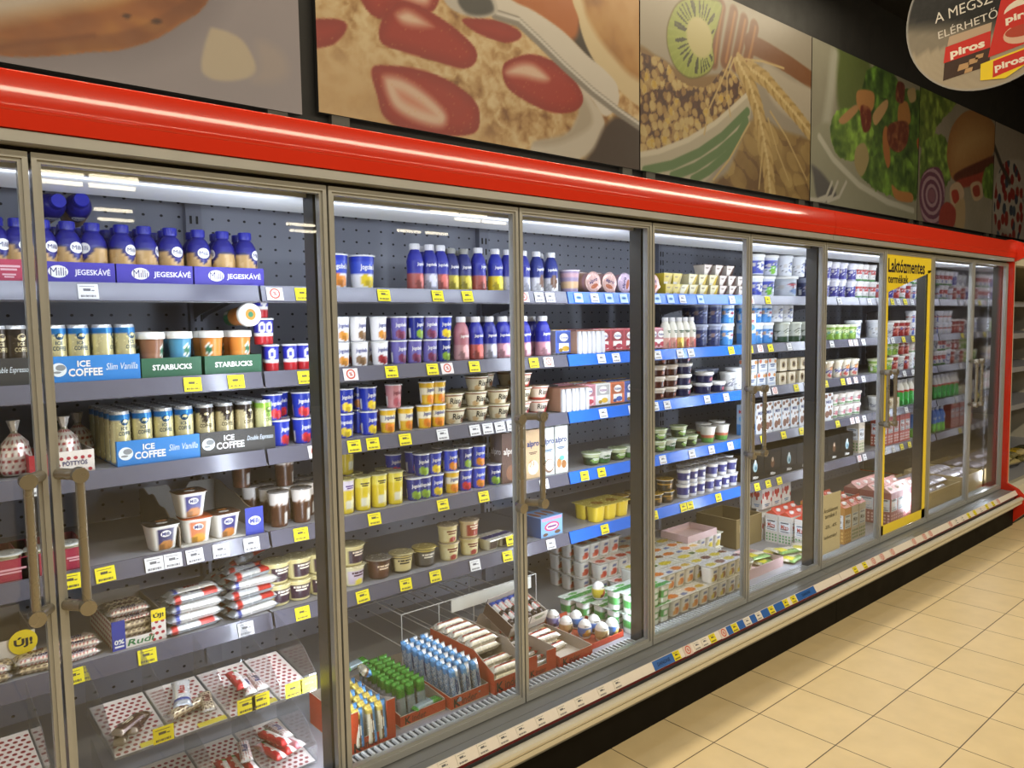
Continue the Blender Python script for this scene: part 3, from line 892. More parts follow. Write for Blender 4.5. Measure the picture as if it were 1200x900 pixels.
K['riso'] = cup_kind('rice_pudding_cup', 'cream rice pudding cup', 'pudding', 0.0345, 0.046, 0.060, paint(hx('e2d8bd'), ('e', 0.7, 0.28, 0.3, 0.25, hx('7a4a2c')), ('e', -0.7, 0.24, 0.3, 0.2, hx('c9a878')), ('b', 0.9, 1, hx('8a5a34'))),
    texts=[('Riso', 0.031, 0.023, hx('22201e'), 0, 0.046)], lid=hx('d0c4a2'))
K['riso_r'] = cup_kind('rice_pudding_cup', 'pinkish rice pudding cup', 'pudding', 0.0345, 0.046, 0.060, paint(hx('e8d8c8'), ('b', 0, 0.22, hx('b8483c')), ('e', 0.7, 0.32, 0.3, 0.25, hx('b4323a')), ('b', 0.9, 1, hx('c2664c'))),
    texts=[('Riso', 0.033, 0.023, hx('22201e'), 0, 0.046)], lid=hx('d9c2b0'))
def tall(key, desc, base, low, text, tcol=hx('44352a')):
    K[key] = cup_kind('pudding_cup', desc, 'pudding', 0.0265, 0.031, 0.122, paint(base, ('b', 0.72, 1, low), ('e', 0.5, 0.3, 0.35, 0.2, hx('e9e3b4')), ('r', -0.5, 0.2, 0.12, 0.42, hx('d8d6c2'))), texts=[(text, 0.094, 0.014, tcol, 0, 0.034)], lid=hx('b9b48a'), rim=hx('d6d09a'))
tall('tall_y', 'tall yellow vanilla pudding cup', hx('d8c02e'), hx('e2d45a'), '~')
tall('tall_y2', 'tall yellow pudding cup with violet label', hx('d6bc30'), hx('d8cfe0'), '~', hx('5a3a86'))
def dess(key, desc, base, label, text, tcol, lid, rb=0.036, rt=0.044, h=0.073, ring=None, lab2=None):
    ops = [('r', -0.95, 0.95, 0.12, 0.86, label)]
    if ring: ops.append(('b', 0.88, 1, ring))
    if lab2: ops.append(('e', 0.1, 0.22, 0.5, 0.16, lab2))
    K[key] = cup_kind('dessert_cup', desc, 'dessert', rb, rt, h, paint(base, *ops), texts=[(text, h*0.60, h*0.26, tcol, 0, rt*1.2)], lid=lid, rim=tuple(min(1, v*1.1) for v in base))
dess('ds_cream', 'cream dessert cup with dark violet label', hx('dccf96'), hx('3a2438'), '~', hx('f2e4d2'), hx('cfc59a'))
dess('ds_ivory', 'ivory dessert cup with pale label', hx('e4dcb4'), hx('cdbfd0'), '~', hx('4a2a3e'), hx('d8ceaa'), lab2=hx('e8d44a'))
dess('ds_choc', 'brown chocolate dessert cup', hx('4a2c22'), hx('5a3628'), '~', hx('e8d2b8'), hx('9a938a'))
dess('ds_blk', 'black and cream pudding cup', hx('2a2624'), hx('d4c48a'), '~', hx('2a2220'), hx('cfc08e'), ring=hx('d8c27a'))
dess('ds_drk', 'dark pudding cup with grey label', hx('2b2826'), hx('5a5652'), '~', hx('e4ddcc'), hx('c9b46a'), ring=hx('d6c060'))
dess('ds_trif', 'creamy trifle cup with red topping', hx('d6c690'), hx('e2d7a6'), '~', hx('7a3a34'), hx('b8a890'), rb=0.033, rt=0.039, h=0.070, lab2=hx('a8423c'))
dess('ds_red', 'layered dessert cup with red label', hx('cdb894'), hx('a4443a'), '~', hx('f0e0c6'), hx('b0a08e'), rb=0.033, rt=0.039, h=0.070)
dess('ds_spring', 'small round dessert cup with yellow and green label', hx('e6e0c4'), hx('d9c23a'), 'Milli', hx('2a3080'), hx('e4e4de'), rb=0.030, rt=0.035, h=0.062, lab2=hx('c64a6a'))

def glasscup(key, desc):
    m = MB()
    m.lathe([(0.027, 0), (0.028, 0.003), (0.0335, 0.110), (0.035, 0.111), (0.035, 0.113)], paint(hx('4a2c1e'), ('b', 0.66, 1, hx('d9d2cc')), ('k', 0.35, 9, 0.6, 0.72, hx('8a6a58')), ('k', 0.6, 6, 0.0, 0.6, hx('6a4432')), ('r', 0.3, 0.9, 0.10, 0.4, hx('cfcac4'))), 26, rows=18, cap1=False)
    l = MB(); l.lathe([(0.0355, 0.1125), (0.036, 0.1135), (0.035, 0.1155), (0.0001, 0.115)], hx('8a8684'), 26, cap0=True, cap1=False)
    K[key] = Kind('chocolate_dessert_cup', 'dessert', desc, [('cup', mesh(m, 'cup', M_PRINT)), ('lid', mesh(l, 'lid', M_FOIL))], 0.036, 0.1155)
glasscup('liegeois', 'tall chocolate dessert cup topped with cream')

def sqtub(key, desc, lidc, art, lab, texts):
    rb, rt, h = 0.0330, 0.0430, 0.078
    m = MB()
    m.lathe([(rb*0.92, 0), (rb, 0.004), (rt, h-0.004)], paint(hx('e9e6e0'), ('r', -0.62, 0.62, 0.10, 0.88, lab), ('e', 0.1, 0.22, 0.5, 0.20, art), ('e', -0.3, 0.16, 0.3, 0.14, tuple(v*0.7 for v in art))), 40, rows=16, sq=5, cap1=False)
    rf = lambda z: rb+(rt-rb)*z/h
    f = lambda x, z: (x, -rf(z)-0.0016, z)
    put_ell(m, 0, h*0.66, 0.015, 0.010, WHT, f, 16)
    put_text(m, 'Milli', 0, h*0.66, 0.011, hx('23307a'), lambda x, z: (x, -rf(z)-0.0024, z), w=0.022, bold=0.02)
    m.lathe([(rt, h-0.004), (rt*1.08, h-0.0035), (rt*1.08, h-0.002), (rt*0.9, h-0.002), (0.0001, h-0.002)], hx('ecebe6'), 40, sq=5, cap0=False, cap1=False)
    l = MB(); l.lathe([(rt*1.085, h-0.0018), (rt*1.08, h-0.0004), (0.0001, h)], lambda th, t: lidc, 40, sq=5, cap0=True, cap1=False)
    put_ell(l, 0, 0.0, 0.017, 0.011, WHT, lambda x, y: (x, y-0.012, h+0.0006), 16)
    put_ell(l, 0.008, 0.0, 0.017, 0.012, art, lambda x, y: (x, y+0.016, h+0.0005), 16)
    K[key] = Kind('dessert_tub', 'dessert', desc, [('tub', mesh(m, 'tub', M_PRINT)), ('lid', mesh(l, 'lid', M_FOIL))], rt*1.09, h)
sqtub('tub_brown', 'square dessert tub with brown lid', hx('5a3a2a'), hx('c07a34'), hx('2c2d78'), None)
sqtub('tub_orange', 'square dessert tub with orange picture on lid', hx('b4562e'), hx('e0a23a'), hx('d9825a'), None)
sqtub('tub_black', 'square dessert tub with black lid', hx('2c2624'), hx('b87a3a'), hx('23245c'), None)

K['alp_choc'] = carton_kind('drink_carton', 'brown plant drink carton', 'carton', 0.082, 0.075, 0.205, hx('5a3a2c'), hx('8a7a70'), hx('6a5548'), texts=[('alpro', 0.62, 0.034, hx('efe9e2'), 0.82)], ells=[(0.1, 0.20, 0.36, 0.16, hx('8a5a3c'))], cap=hx('e9e4dc'))
K['alp_oat'] = carton_kind('drink_carton', 'tan plant drink carton with oats', 'carton', 0.082, 0.075, 0.205, hx('cdae86'), hx('b79a76'), hx('c2a47e'), texts=[('alpro', 0.70, 0.034, hx('2b3a78'), 0.82), ('~', 0.52, 0.012, hx('5a4030'), 0.55)], ells=[(0.0, 0.22, 0.36, 0.15, hx('efe4cc')), (-0.1, 0.30, 0.2, 0.08, hx('a87848'))], cap=hx('e9e4dc'))
K['alp_coco'] = carton_kind('drink_carton', 'white plant drink carton with coconut', 'carton', 0.082, 0.075, 0.205, hx('dfe7ea'), hx('c2ccd2'), hx('d6dee2'), texts=[('alpro', 0.70, 0.034, hx('2b3a78'), 0.82), ('~', 0.52, 0.012, hx('4a6a8a'), 0.6)], ells=[(0.05, 0.20, 0.36, 0.15, hx('8a6a54')), (0.08, 0.21, 0.30, 0.12, hx('f6f4f0')), (-0.3, 0.30, 0.12, 0.05, hx('5aa0a0'))], cap=hx('e9e4dc'))
K['alp_alm'] = carton_kind('drink_carton', 'white plant drink carton with almonds', 'carton', 0.082, 0.075, 0.205, hx('e4e6e2'), hx('c6ccd0'), hx('d9dfe0'), texts=[('alpro', 0.70, 0.034, hx('2b3a78'), 0.82), ('~', 0.54, 0.012, hx('4a6a8a'), 0.6)], ells=[(-0.15, 0.22, 0.16, 0.10, hx('b9824a')), (0.2, 0.18, 0.18, 0.09, hx('a8703c')), (0.05, 0.32, 0.2, 0.05, hx('6ab8b0'))], cap=hx('e9e4dc'))

# plant yogurt pots that lie on their side, lid to the aisle
def lying(key, desc, lidc, side, tcol):
    r, h = 0.044, 0.10
    k = cup_kind('plant_yogurt_cup', desc, 'yogurt', r*0.84, r, h, paint(side, ('b', 0.2, 0.5, hx('d8b48a')), ('b', 0.74, 0.9, hx('c8a0a8'))), lid=lidc,
        liddeco=lambda l, rt, hh: (put_ell(l, 0, 0, rt*0.8, rt*0.8, tuple(min(1, v*1.08) for v in lidc), lambda x, y: (x, y, hh+0.0004), 24), put_ell(l, 0, -rt*0.42, rt*0.55, rt*0.22, hx('c8785a'), lambda x, y: (x, y, hh+0.0006), 16), put_text(l, 'alpro', 0, rt*0.12, rt*0.5, tcol, lambda x, y: (x, y, hh+0.0009), w=rt*1.25, bold=0.02)))
    K[key] = k
lying('ly_pink', 'pink-lidded plant yogurt pot lying sideways', hx('dcb6ae'), hx('c89a86'), hx('2b2f70'))
lying('ly_vio', 'lilac-lidded plant yogurt pot lying sideways', hx('cdb6cc'), hx('9a8aa8'), hx('2b2f70'))

# probiotic multipacks: small white bottles in a card sleeve
def actipack(key, desc, sleeve, art, tcol, text='Actimel'):
    w, d, h = 0.100, 0.060, 0.104
    parts = []
    m = MB()
    m.box(-w/2, w/2, -d/2, d/2, 0.008, h, cols=dict(front=sleeve, back=sleeve, left=hx('bcbabc'), right=hx('bcbabc'), top=sleeve, bottom=sleeve))
    f = flat(-d/2, 0.0006)
    put_rect(m, -w*0.42, w*0.42, h*0.50, h*0.94, tuple(v*0.8 for v in sleeve), f)
    put_rect(m, -w*0.30, w*0.30, h*0.14, h*0.48, WHT, f)
    put_ell(m, 0.01, h*0.26, w*0.22, h*0.11, art, flat(-d/2, 0.001))
    put_ell(m, -0.02, h*0.20, w*0.12, h*0.08, tuple(v*0.75 for v in art), flat(-d/2, 0.0014))
    put_ell(m, 0, h*0.72, w*0.26, h*0.16, WHT, flat(-d/2, 0.001))
    put_text(m, text, 0, h*0.72, 0.014, tcol, flat(-d/2, 0.0015), w=w*0.46, bold=0.02)
    parts.append(('sleeve', mesh(m, 'sleeve', M_CARD)))
    for i in range(4):
        b = MB(); x = (i-1.5)*0.0245
        b.lathe([(0.010, 0), (0.0118, 0.003), (0.0118, 0.060), (0.0095, 0.080), (0.0110, h+0.002)], hx('e8e6e6'), 14, center=(x, 0.0, 0))
        b.lathe([(0.0112, h+0.002), (0.0112, h+0.004), (0.0001, h+0.0045)], art, 14, cap0=False, cap1=False, center=(x, 0, 0))
        parts.append(('bottle', mesh(b, 'bottle', M_PRINT)))
    K[key] = Kind('probiotic_multipack', 'multipack', desc, parts, w/2, h)
actipack('act_red', 'red and white probiotic multipack', hx('b4444e'), hx('b03a50'), hx('2a2f86'))
actipack('act_blue', 'blue probiotic multipack', hx('4a62b4'), hx('c8a03a'), hx('2a2f86'))
actipack('act_pink', 'pink probiotic multipack', hx('d894a4'), hx('c24a5a'), hx('2a2f86'))
actipack('act_yel', 'white and yellow probiotic multipack', hx('dfe0e2'), hx('e0b63a'), hx('7a2a86'), 'Actimel')
actipack('act_org', 'orange probiotic multipack', hx('d9784c'), hx('4a62b4'), hx('2a2f86'))
# a multipack seen end on: two white bottles side by side
m = MB(); m.box(-0.026, 0.026, -0.045, 0.045, 0.020, 0.075, hx('bdbcc2'))
m.box(-0.0275, -0.026, -0.046, 0.046, 0.004, 0.104, hx('a8846e')); m.box(0.026, 0.0275, -0.046, 0.046, 0.004, 0.104, hx('a8846e')); m.box(-0.0275, 0.0275, -0.046, 0.046, 0.100, 0.104, hx('9a6a5a'))
_pp = [('sleeve', mesh(m, 'sleeve', M_CARD))]
for x in (-0.0128, 0.0128):
    b = MB(); b.lathe([(0.009, 0), (0.0118, 0.006), (0.0124, 0.04), (0.0118, 0.075), (0.0090, 0.093), (0.0095, 0.099)], hx('c4c4ca'), 14, center=(x, -0.046, 0))
    _pp.append(('bottle', mesh(b, 'bottle', M_PRINT)))
K['act_end'] = Kind('probiotic_multipack', 'multipack', 'white probiotic bottles turned end on', _pp, 0.0275, 0.104)

K['dan_green'] = cup_kind('yogurt_cup', 'small green yogurt tub', 'yogurt', 0.034, 0.043, 0.058, paint(hx('3f7a3c'), ('b', 0.55, 1, hx('d8dccf')), ('e', 0, 0.45, 0.7, 0.3, hx('2d5c2c'))), texts=[('Danone', 0.028, 0.011, WHT, 0, 0.045)], lid=hx('cfd6c8'))
K['dan_dark'] = cup_kind('yogurt_cup', 'small dark green yogurt tub', 'yogurt', 0.034, 0.043, 0.058, paint(hx('2e3f2a'), ('b', 0.7, 1, hx('b9c29a')), ('e', 0, 0.45, 0.7, 0.26, hx('8ab05a'))), texts=[('~', 0.028, 0.011, WHT, 0, 0.040)], lid=hx('aebf94'))
K['dan_tall'] = cup_kind('yogurt_cup', 'white layered yogurt cup with green base', 'yogurt', 0.031, 0.042, 0.085, paint(hx('e4e0d8'), ('b', 0, 0.36, hx('5a9a44')), ('b', 0.36, 0.5, hx('c86a50'))), lid=hx('e6e2da'))
K['choc_jar'] = cup_kind('cream_tub', 'brown chocolate cream tub', 'dessert', 0.041, 0.046, 0.056, paint(hx('54281e'), ('b', 0.72, 1, hx('d8cfc4')), ('r', -0.8, 0.8, 0.2, 0.66, hx('3c1a16')), ('e', 0.3, 0.4, 0.25, 0.16, hx('b0684a'))), lid=hx('c9bcae'), overcap=True, lidh=0.008)
K['navy_jar'] = cup_kind('cream_tub', 'navy cream tub with white lid', 'dessert', 0.041, 0.046, 0.056, paint(hx('2a2a55'), ('r', -0.8, 0.8, 0.2, 0.7, hx('1e1e44')), ('e', 0.4, 0.42, 0.35, 0.2, hx('b05a66')), ('b', 0.86, 1, hx('e4e2e2'))), lid=hx('e8e6e4'), overcap=True, lidh=0.008)
K['nb_tub'] = cup_kind('yogurt_cup', 'small blue and white yogurt cup', 'yogurt', 0.030, 0.036, 0.074, paint(hx('2b3484'), ('b', 0, 0.24, hx('dcdce2')), ('b', 0.86, 1, WHT), ('e', 0.2, 0.5, 0.35, 0.16, WHT)), lid=hx('d4d6de'))
K['gold'] = cup_kind('dessert_cup', 'black and gold dessert cup', 'dessert', 0.036, 0.042, 0.060, paint(hx('2a2420'), ('b', 0.6, 0.74, hx('b48a3a')), ('e', 0, 0.4, 0.6, 0.16, hx('8a6a3a'))), lid=hx('a8842e'))

# far modules: tubs, buckets and cups
def bucket(key, desc, base, ops, rb, rt, h, lid=WHT, texts=(), name='yogurt_tub'):
    ink = tuple(v*0.45 for v in base)
    fine = (('r', -0.42, 0.30, 0.735, 0.775, ink), ('r', -0.30, 0.44, 0.245, 0.275, ink), ('r', -0.42, 0.10, 0.195, 0.215, ink), ('k', 0.62, 13, 0.30, 0.66, tuple(0.5+0.5*v for v in base)), ('k', 0.80, 17, 0.22, 0.80, ink), ('r', 0.95, 1.35, 0.14, 0.44, WHT), ('e', -0.95, 0.55, 0.22, 0.12, tuple(0.35+0.5*v for v in base[::-1])))
    K[key] = cup_kind(name, desc, 'yogurt', rb, rt, h, paint(base, *ops, *fine), texts=texts, lid=lid, overcap=True, lidh=0.010)
bucket('bk_blue', 'blue and white yogurt bucket', hx('dfe2ec'), (('b', 0.10, 0.80, hx('3848b0')), ('e', 0.2, 0.5, 0.6, 0.22, WHT), ('e', 0.2, 0.5, 0.35, 0.10, hx('3848b0'))), 0.045, 0.052, 0.115)
bucket('bk_green', 'white yogurt bucket with green mark', hx('d8dcea'), (('b', 0.4, 0.85, hx('3f4ab0')), ('e', -0.5, 0.3, 0.4, 0.26, hx('7cc03a'))), 0.045, 0.052, 0.115)
bucket('bk_sil', 'large silvery grey sour cream bucket', hx('b6bcc6'), (('r', -0.9, 0.9, 0.12, 0.82, hx('c6ccd8')), ('e', 0, 0.66, 0.5, 0.12, hx('b84a58')), ('e', 0.2, 0.3, 0.5, 0.16, hx('6a86b8'))), 0.075, 0.082, 0.122)
bucket('bk_sky', 'sky blue yogurt tub', hx('4a90d8'), (('b', 0.78, 1, hx('dfe8f2')), ('e', 0, 0.5, 0.7, 0.16, hx('e4e8f4')), ('e', 0.2, 0.5, 0.4, 0.07, hx('b8323e'))), 0.040, 0.045, 0.119)
bucket('bk_navy', 'dark navy yogurt tub', hx('2c3560'), (('b', 0.5, 0.6, hx('6a78a8')), ('b', 0.85, 1, hx('8a90a8'))), 0.046, 0.052, 0.118, lid=hx('8c92a6'))
bucket('bk_grn', 'dark green and white yogurt tub', hx('c9cec6'), (('b', 0, 0.34, hx('35503a')), ('r', -0.6, 0.6, 0.4, 0.8, hx('dadfd4')), ('b', 0.58, 0.62, hx('5a6a58'))), 0.042, 0.046, 0.119, lid=hx('ccd0c4'))
bucket('cp_violet', 'white and violet sour cream cup', hx('dedcea'), (('b', 0.08, 0.70, hx('36328e')),), 0.034, 0.041, 0.112, lid=hx('e6e4ee'))
bucket('cp_red', 'white cup with red and green print', hx('e2e0de'), (('b', 0.48, 0.78, hx('c03a3c')), ('b', 0.0, 0.16, hx('4a8a48')), ('e', 0.4, 0.3, 0.4, 0.12, hx('6a74b0'))), 0.034, 0.041, 0.112, lid=hx('e9e6e4'))
bucket('cp_white', 'plain white cup with blue ring mark', hx('dfe2ea'), (('e', 0, 0.45, 0.6, 0.26, hx('6a7ab8')), ('e', 0, 0.45, 0.42, 0.18, hx('dfe2ea'))), 0.045, 0.050, 0.120, lid=hx('e6e8ee'))
bucket('cp_pinkgr', 'white cup with pink and green print', hx('e2ded8'), (('b', 0.10, 0.26, hx('5a9a5a')), ('e', 0.0, 0.56, 0.7, 0.18, hx('c85a72'))), 0.040, 0.046, 0.080, lid=hx('ddd6d2'))
bucket('cp_org', 'cream cup with orange fruit', hx('e4d8c4'), (('e', 0.2, 0.62, 0.5, 0.2, hx('d98a34')), ('b', 0.36, 0.52, hx('5a5a9a')), ('e', -0.3, 0.2, 0.4, 0.14, hx('b8443c'))), 0.033, 0.042, 0.112, lid=hx('e2dccc'))
bucket('cp_lim', 'lime green cup', hx('8ab048'), (('b', 0.55, 0.8, hx('d8dcb0')), ('e', 0.2, 0.3, 0.4, 0.16, hx('5a8a34'))), 0.036, 0.042, 0.095, lid=hx('d4d8b8'))
bucket('cp_crim', 'crimson cup', hx('9a2a2c'), (('b', 0.6, 0.72, hx('e0cfc4')), ('e', 0, 0.35, 0.5, 0.18, hx('c86a5a'))), 0.036, 0.042, 0.112, lid=hx('d8cfca'))
bucket('cp_bluered', 'small white cup, blue and red print', hx('e2e4ea'), (('r', -0.6, 0.1, 0.1, 0.8, hx('4060c0')), ('b', 0.5, 0.64, hx('c04a44'))), 0.030, 0.034, 0.090, lid=hx('dfe2ea'))
bucket('cp_greycl', 'grey-white cup with mixed print', hx('c8c8c8'), (('b', 0.3, 0.5, hx('7a7a8a')), ('e', 0.3, 0.66, 0.4, 0.14, hx('5a5a70'))), 0.034, 0.040, 0.100, lid=hx('cfcfcf'))

def spotted(key, desc, body, spot, w, d, h, tcol, text, gable=False, top=None):
    m = [(x, z, rx, rz, spot) for x, z, rx, rz in ((-0.30, 0.88, 0.16, 0.07), (0.12, 0.93, 0.2, 0.05), (0.38, 0.80, 0.1, 0.07), (-0.16, 0.22, 0.24, 0.13), (0.22, 0.28, 0.2, 0.12), (-0.42, 0.55, 0.07, 0.06), (0.05, 0.48, 0.09, 0.05), (0.36, 0.50, 0.08, 0.05), (0.40, 0.10, 0.08, 0.05))]
    K[key] = carton_kind('milk_drink_carton', desc, 'carton', w, d, h, body, hx('c2d0e0'), top or hx('6a4632'), texts=[(text, 0.67, h*0.11, tcol, 0.6)], ells=m, gable=gable)
spotted('cow_brown', 'white carton with brown cow spots', hx('e6e8ee'), hx('80533c'), 0.082, 0.075, 0.175, hx('2a3476'), 'Milli')
K['wht_box'] = carton_kind('cheese_pack', 'white boxed cheese pack with orange corner', 'pack', 0.085, 0.06, 0.078, hx('e2e6ec'), hx('c4cedc'), hx('d2a87a'), texts=[('~', 0.5, 0.020, hx('3a5a98'), 0.6)], ells=[(-0.32, 0.84, 0.16, 0.14, hx('d8744a')), (0.34, 0.80, 0.14, 0.14, hx('d89a5a'))], rects=[(-0.42, 0.42, 0.10, 0.24, hx('b8c4da'))])
K['ivory_box'] = carton_kind('cheese_pack', 'ivory carton with tan pattern', 'pack', 0.075, 0.06, 0.070, hx('ded2b8'), hx('c8bca2'), hx('c2a888'), ells=[(0, 0.5, 0.3, 0.3, hx('b8a27c')), (0, 0.5, 0.2, 0.2, hx('d9cdb2'))], texts=[('~', 0.5, 0.016, hx('6a4a34'), 0.3)])
K['bl_milk'] = carton_kind('milk_carton', 'white and blue milk carton', 'carton', 0.078, 0.07, 0.170, hx('dce6f4'), hx('a8c0e0'), hx('dce6f4'), texts=[('Mizo', 0.78, 0.022, hx('c02a34'), 0.6)], rects=[(-0.5, 0.5, 0.0, 0.36, hx('4a8ad0'))], ells=[(0.05, 0.55, 0.36, 0.1, hx('6aaae4'))])
def drinkbox(key, desc, body, top, w, d, h, dotc, tcol, text, gable=True):
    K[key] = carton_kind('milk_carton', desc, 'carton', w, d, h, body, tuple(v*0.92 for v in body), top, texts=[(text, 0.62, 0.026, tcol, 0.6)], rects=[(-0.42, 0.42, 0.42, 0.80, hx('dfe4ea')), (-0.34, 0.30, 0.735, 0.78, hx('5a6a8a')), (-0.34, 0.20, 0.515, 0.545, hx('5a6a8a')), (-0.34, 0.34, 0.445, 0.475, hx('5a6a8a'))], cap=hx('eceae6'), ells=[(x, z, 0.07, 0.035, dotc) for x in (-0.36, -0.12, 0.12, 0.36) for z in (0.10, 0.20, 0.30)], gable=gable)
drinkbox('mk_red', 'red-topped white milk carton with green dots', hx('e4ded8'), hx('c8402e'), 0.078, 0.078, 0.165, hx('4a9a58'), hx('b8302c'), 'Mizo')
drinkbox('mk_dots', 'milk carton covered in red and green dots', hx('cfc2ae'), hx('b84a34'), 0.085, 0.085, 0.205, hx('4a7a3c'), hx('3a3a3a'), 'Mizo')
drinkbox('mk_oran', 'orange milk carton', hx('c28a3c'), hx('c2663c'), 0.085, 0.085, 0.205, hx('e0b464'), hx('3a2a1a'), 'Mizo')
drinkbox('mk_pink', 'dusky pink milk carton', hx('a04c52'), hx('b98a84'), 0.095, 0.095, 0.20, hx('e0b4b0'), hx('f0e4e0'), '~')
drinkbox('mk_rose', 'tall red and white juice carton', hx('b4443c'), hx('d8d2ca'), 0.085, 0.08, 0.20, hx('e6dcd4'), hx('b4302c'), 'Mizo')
K['heart'] = carton_kind('milk_carton', 'white milk pouch with red hearts', 'carton', 0.10, 0.07, 0.13, hx('e8e6e2'), hx('cfcac6'), hx('e6e2de'), ells=[(-0.14, 0.66, 0.14, 0.12, hx('c02e30')), (0.12, 0.66, 0.14, 0.12, hx('c02e30')), (0.0, 0.50, 0.10, 0.12, hx('b42a2e')), (-0.42, 0.6, 0.07, 0.14, hx('c02e30')), (0.44, 0.36, 0.06, 0.10, hx('c02e30'))], texts=[('~', 0.16, 0.018, hx('6a8ab0'), 0.5)], gable=True)
# trapezoid desserts
def trap(key, desc, body, stripe, lid):
    m = MB()
    w, d, h = 0.036, 0.036, 0.052
    def pt(sx, sy, t): k = 0.72+0.28*t; return (sx*w*k, sy*d*k, t*h)
    for (a, b), c in ((((-1, -1), (1, -1)), body), (((1, -1), (1, 1)), stripe), (((1, 1), (-1, 1)), body), (((-1, 1), (-1, -1)), body)):
        m.grid(lambda u, v, a=a, b=b: pt(a[0]+(b[0]-a[0])*u, a[1]+(b[1]-a[1])*u, v), lambda u, v, c=c, f=(a[1] == b[1] == -1): (stripe if (f and u > 0.50+0.44*v) else (hx('c8c2b8') if (f and v < 0.25 and u < 0.6) else c)), 14, 8, smooth=False)
    f = lambda x, z: (x, -d*(0.72+0.28*z/h)-0.0006, z)
    put_text(m, '~', -0.010, h*0.66, 0.008, hx('5a3a2a'), f, w=0.028, bold=0.02)
    l = MB().box(-w*1.04, w*1.04, -d*1.04, d*1.04, h-0.0015, h, lid)
    l.add([(w*0.4, -d*1.04, h), (w*1.0, -d*1.2, h-0.002), (w*1.04, -d*0.7, h)], [(0, 1, 2)], lid)
    K[key] = Kind('pudding_cup', 'pudding', desc, [('cup', mesh(m, 'cup', M_PRINT)), ('lid', mesh(l, 'lid', M_FOIL))], w, h)
trap('tr_van', 'square vanilla pudding cup', hx('dfd8b4'), hx('c2a63a'), hx('d2c890'))
trap('tr_choc', 'square chocolate pudding cup', hx('ded4cc'), hx('4a2c22'), hx('8a6a5a'))
trap('tr_yel', 'square yellow pudding cup', hx('cdb63a'), hx('a8922c'), hx('d8cc7a'))

# four-pot packs
K['yel4'] = pack_kind('yogurt_multipack', 'four joined yellow pudding pots', 'multipack', 3, 2, 0.082, 0.075, 0.075, hx('e3c63a'), None, art=[(0.3, 0.4, 0.12, 0.2, hx('b8862a')), (0.7, 0.4, 0.12, 0.2, hx('b8862a'))], lidcol=hx('e9d468'))
RF = [(0.14, 0.5, 0.10, 0.30, hx('c63a28')), (0.40, 0.45, 0.10, 0.3, hx('d8562c')), (0.66, 0.5, 0.10, 0.30, hx('c63a28')), (0.88, 0.45, 0.08, 0.26, hx('d8562c')), (0.3, 0.85, 0.06, 0.08, hx('3f7a3c'))]
fb = lambda c1, c2: paint(hx('e6e2dc'), ('e', 0.05, 0.34, 0.55, 0.24, c1), ('e', -0.3, 0.26, 0.3, 0.18, c2), ('b', 0.86, 1, WHT), ('e', 0, 0.68, 0.5, 0.08, hx('5a6a9a')))
K['pk_straw'] = pack_kind('yogurt_multipack', 'strawberry yogurt four-pot pack', 'multipack', 4, 1, 0.070, 0.075, 0.078, fb(hx('c23a2c'), hx('d8664a')), None, art=RF, lidcol=hx('e8e6e0'))
K['pk_peach'] = pack_kind('yogurt_multipack', 'peach yogurt four-pot pack', 'multipack', 4, 1, 0.070, 0.075, 0.078, fb(hx('d07a34'), hx('e2a45a')), None, art=[(0.15, 0.5, 0.12, 0.3, hx('d87a2e')), (0.62, 0.5, 0.11, 0.28, hx('d87a2e')), (0.38, 0.3, 0.08, 0.16, hx('6a7aa8')), (0.86, 0.5, 0.1, 0.24, hx('d8b44a'))], lidcol=hx('e2ded0'))
K['pk_nut'] = pack_kind('yogurt_multipack', 'nut and banana yogurt four-pot pack', 'multipack', 4, 1, 0.070, 0.075, 0.078, fb(hx('8a5a3a'), hx('d8c04a')), None, art=[(0.16, 0.5, 0.12, 0.26, hx('d6c23a')), (0.42, 0.5, 0.10, 0.28, hx('7a4a32')), (0.68, 0.5, 0.12, 0.26, hx('d6c23a')), (0.9, 0.5, 0.08, 0.26, hx('7a4a32'))], lidcol=hx('e2ded0'))
K['pk_lemon'] = pack_kind('yogurt_multipack', 'lemon yogurt four-pot pack', 'multipack', 4, 1, 0.070, 0.075, 0.078, fb(hx('d8c43a'), hx('a8a03a')), None, art=[(0.2, 0.5, 0.14, 0.3, hx('dcc83c')), (0.7, 0.5, 0.14, 0.3, hx('dcc83c')), (0.45, 0.6, 0.06, 0.2, hx('5a7a3a'))], lidcol=hx('e2dfce'))
K['pk_green'] = pack_kind('yogurt_multipack', 'green and white yogurt pack', 'multipack', 4, 1, 0.064, 0.072, 0.082, paint(hx('e6ebe4'), ('b', 0.30, 0.72, hx('4a9a4c')), ('e', 0, 0.5, 0.5, 0.12, WHT)), None, art=[(0.5, 0.25, 0.6, 0.24, hx('3f9440')), (0.3, 0.7, 0.1, 0.16, hx('6ab060')), (0.75, 0.7, 0.1, 0.16, hx('6ab060'))], lidcol=hx('dfe8dc'))

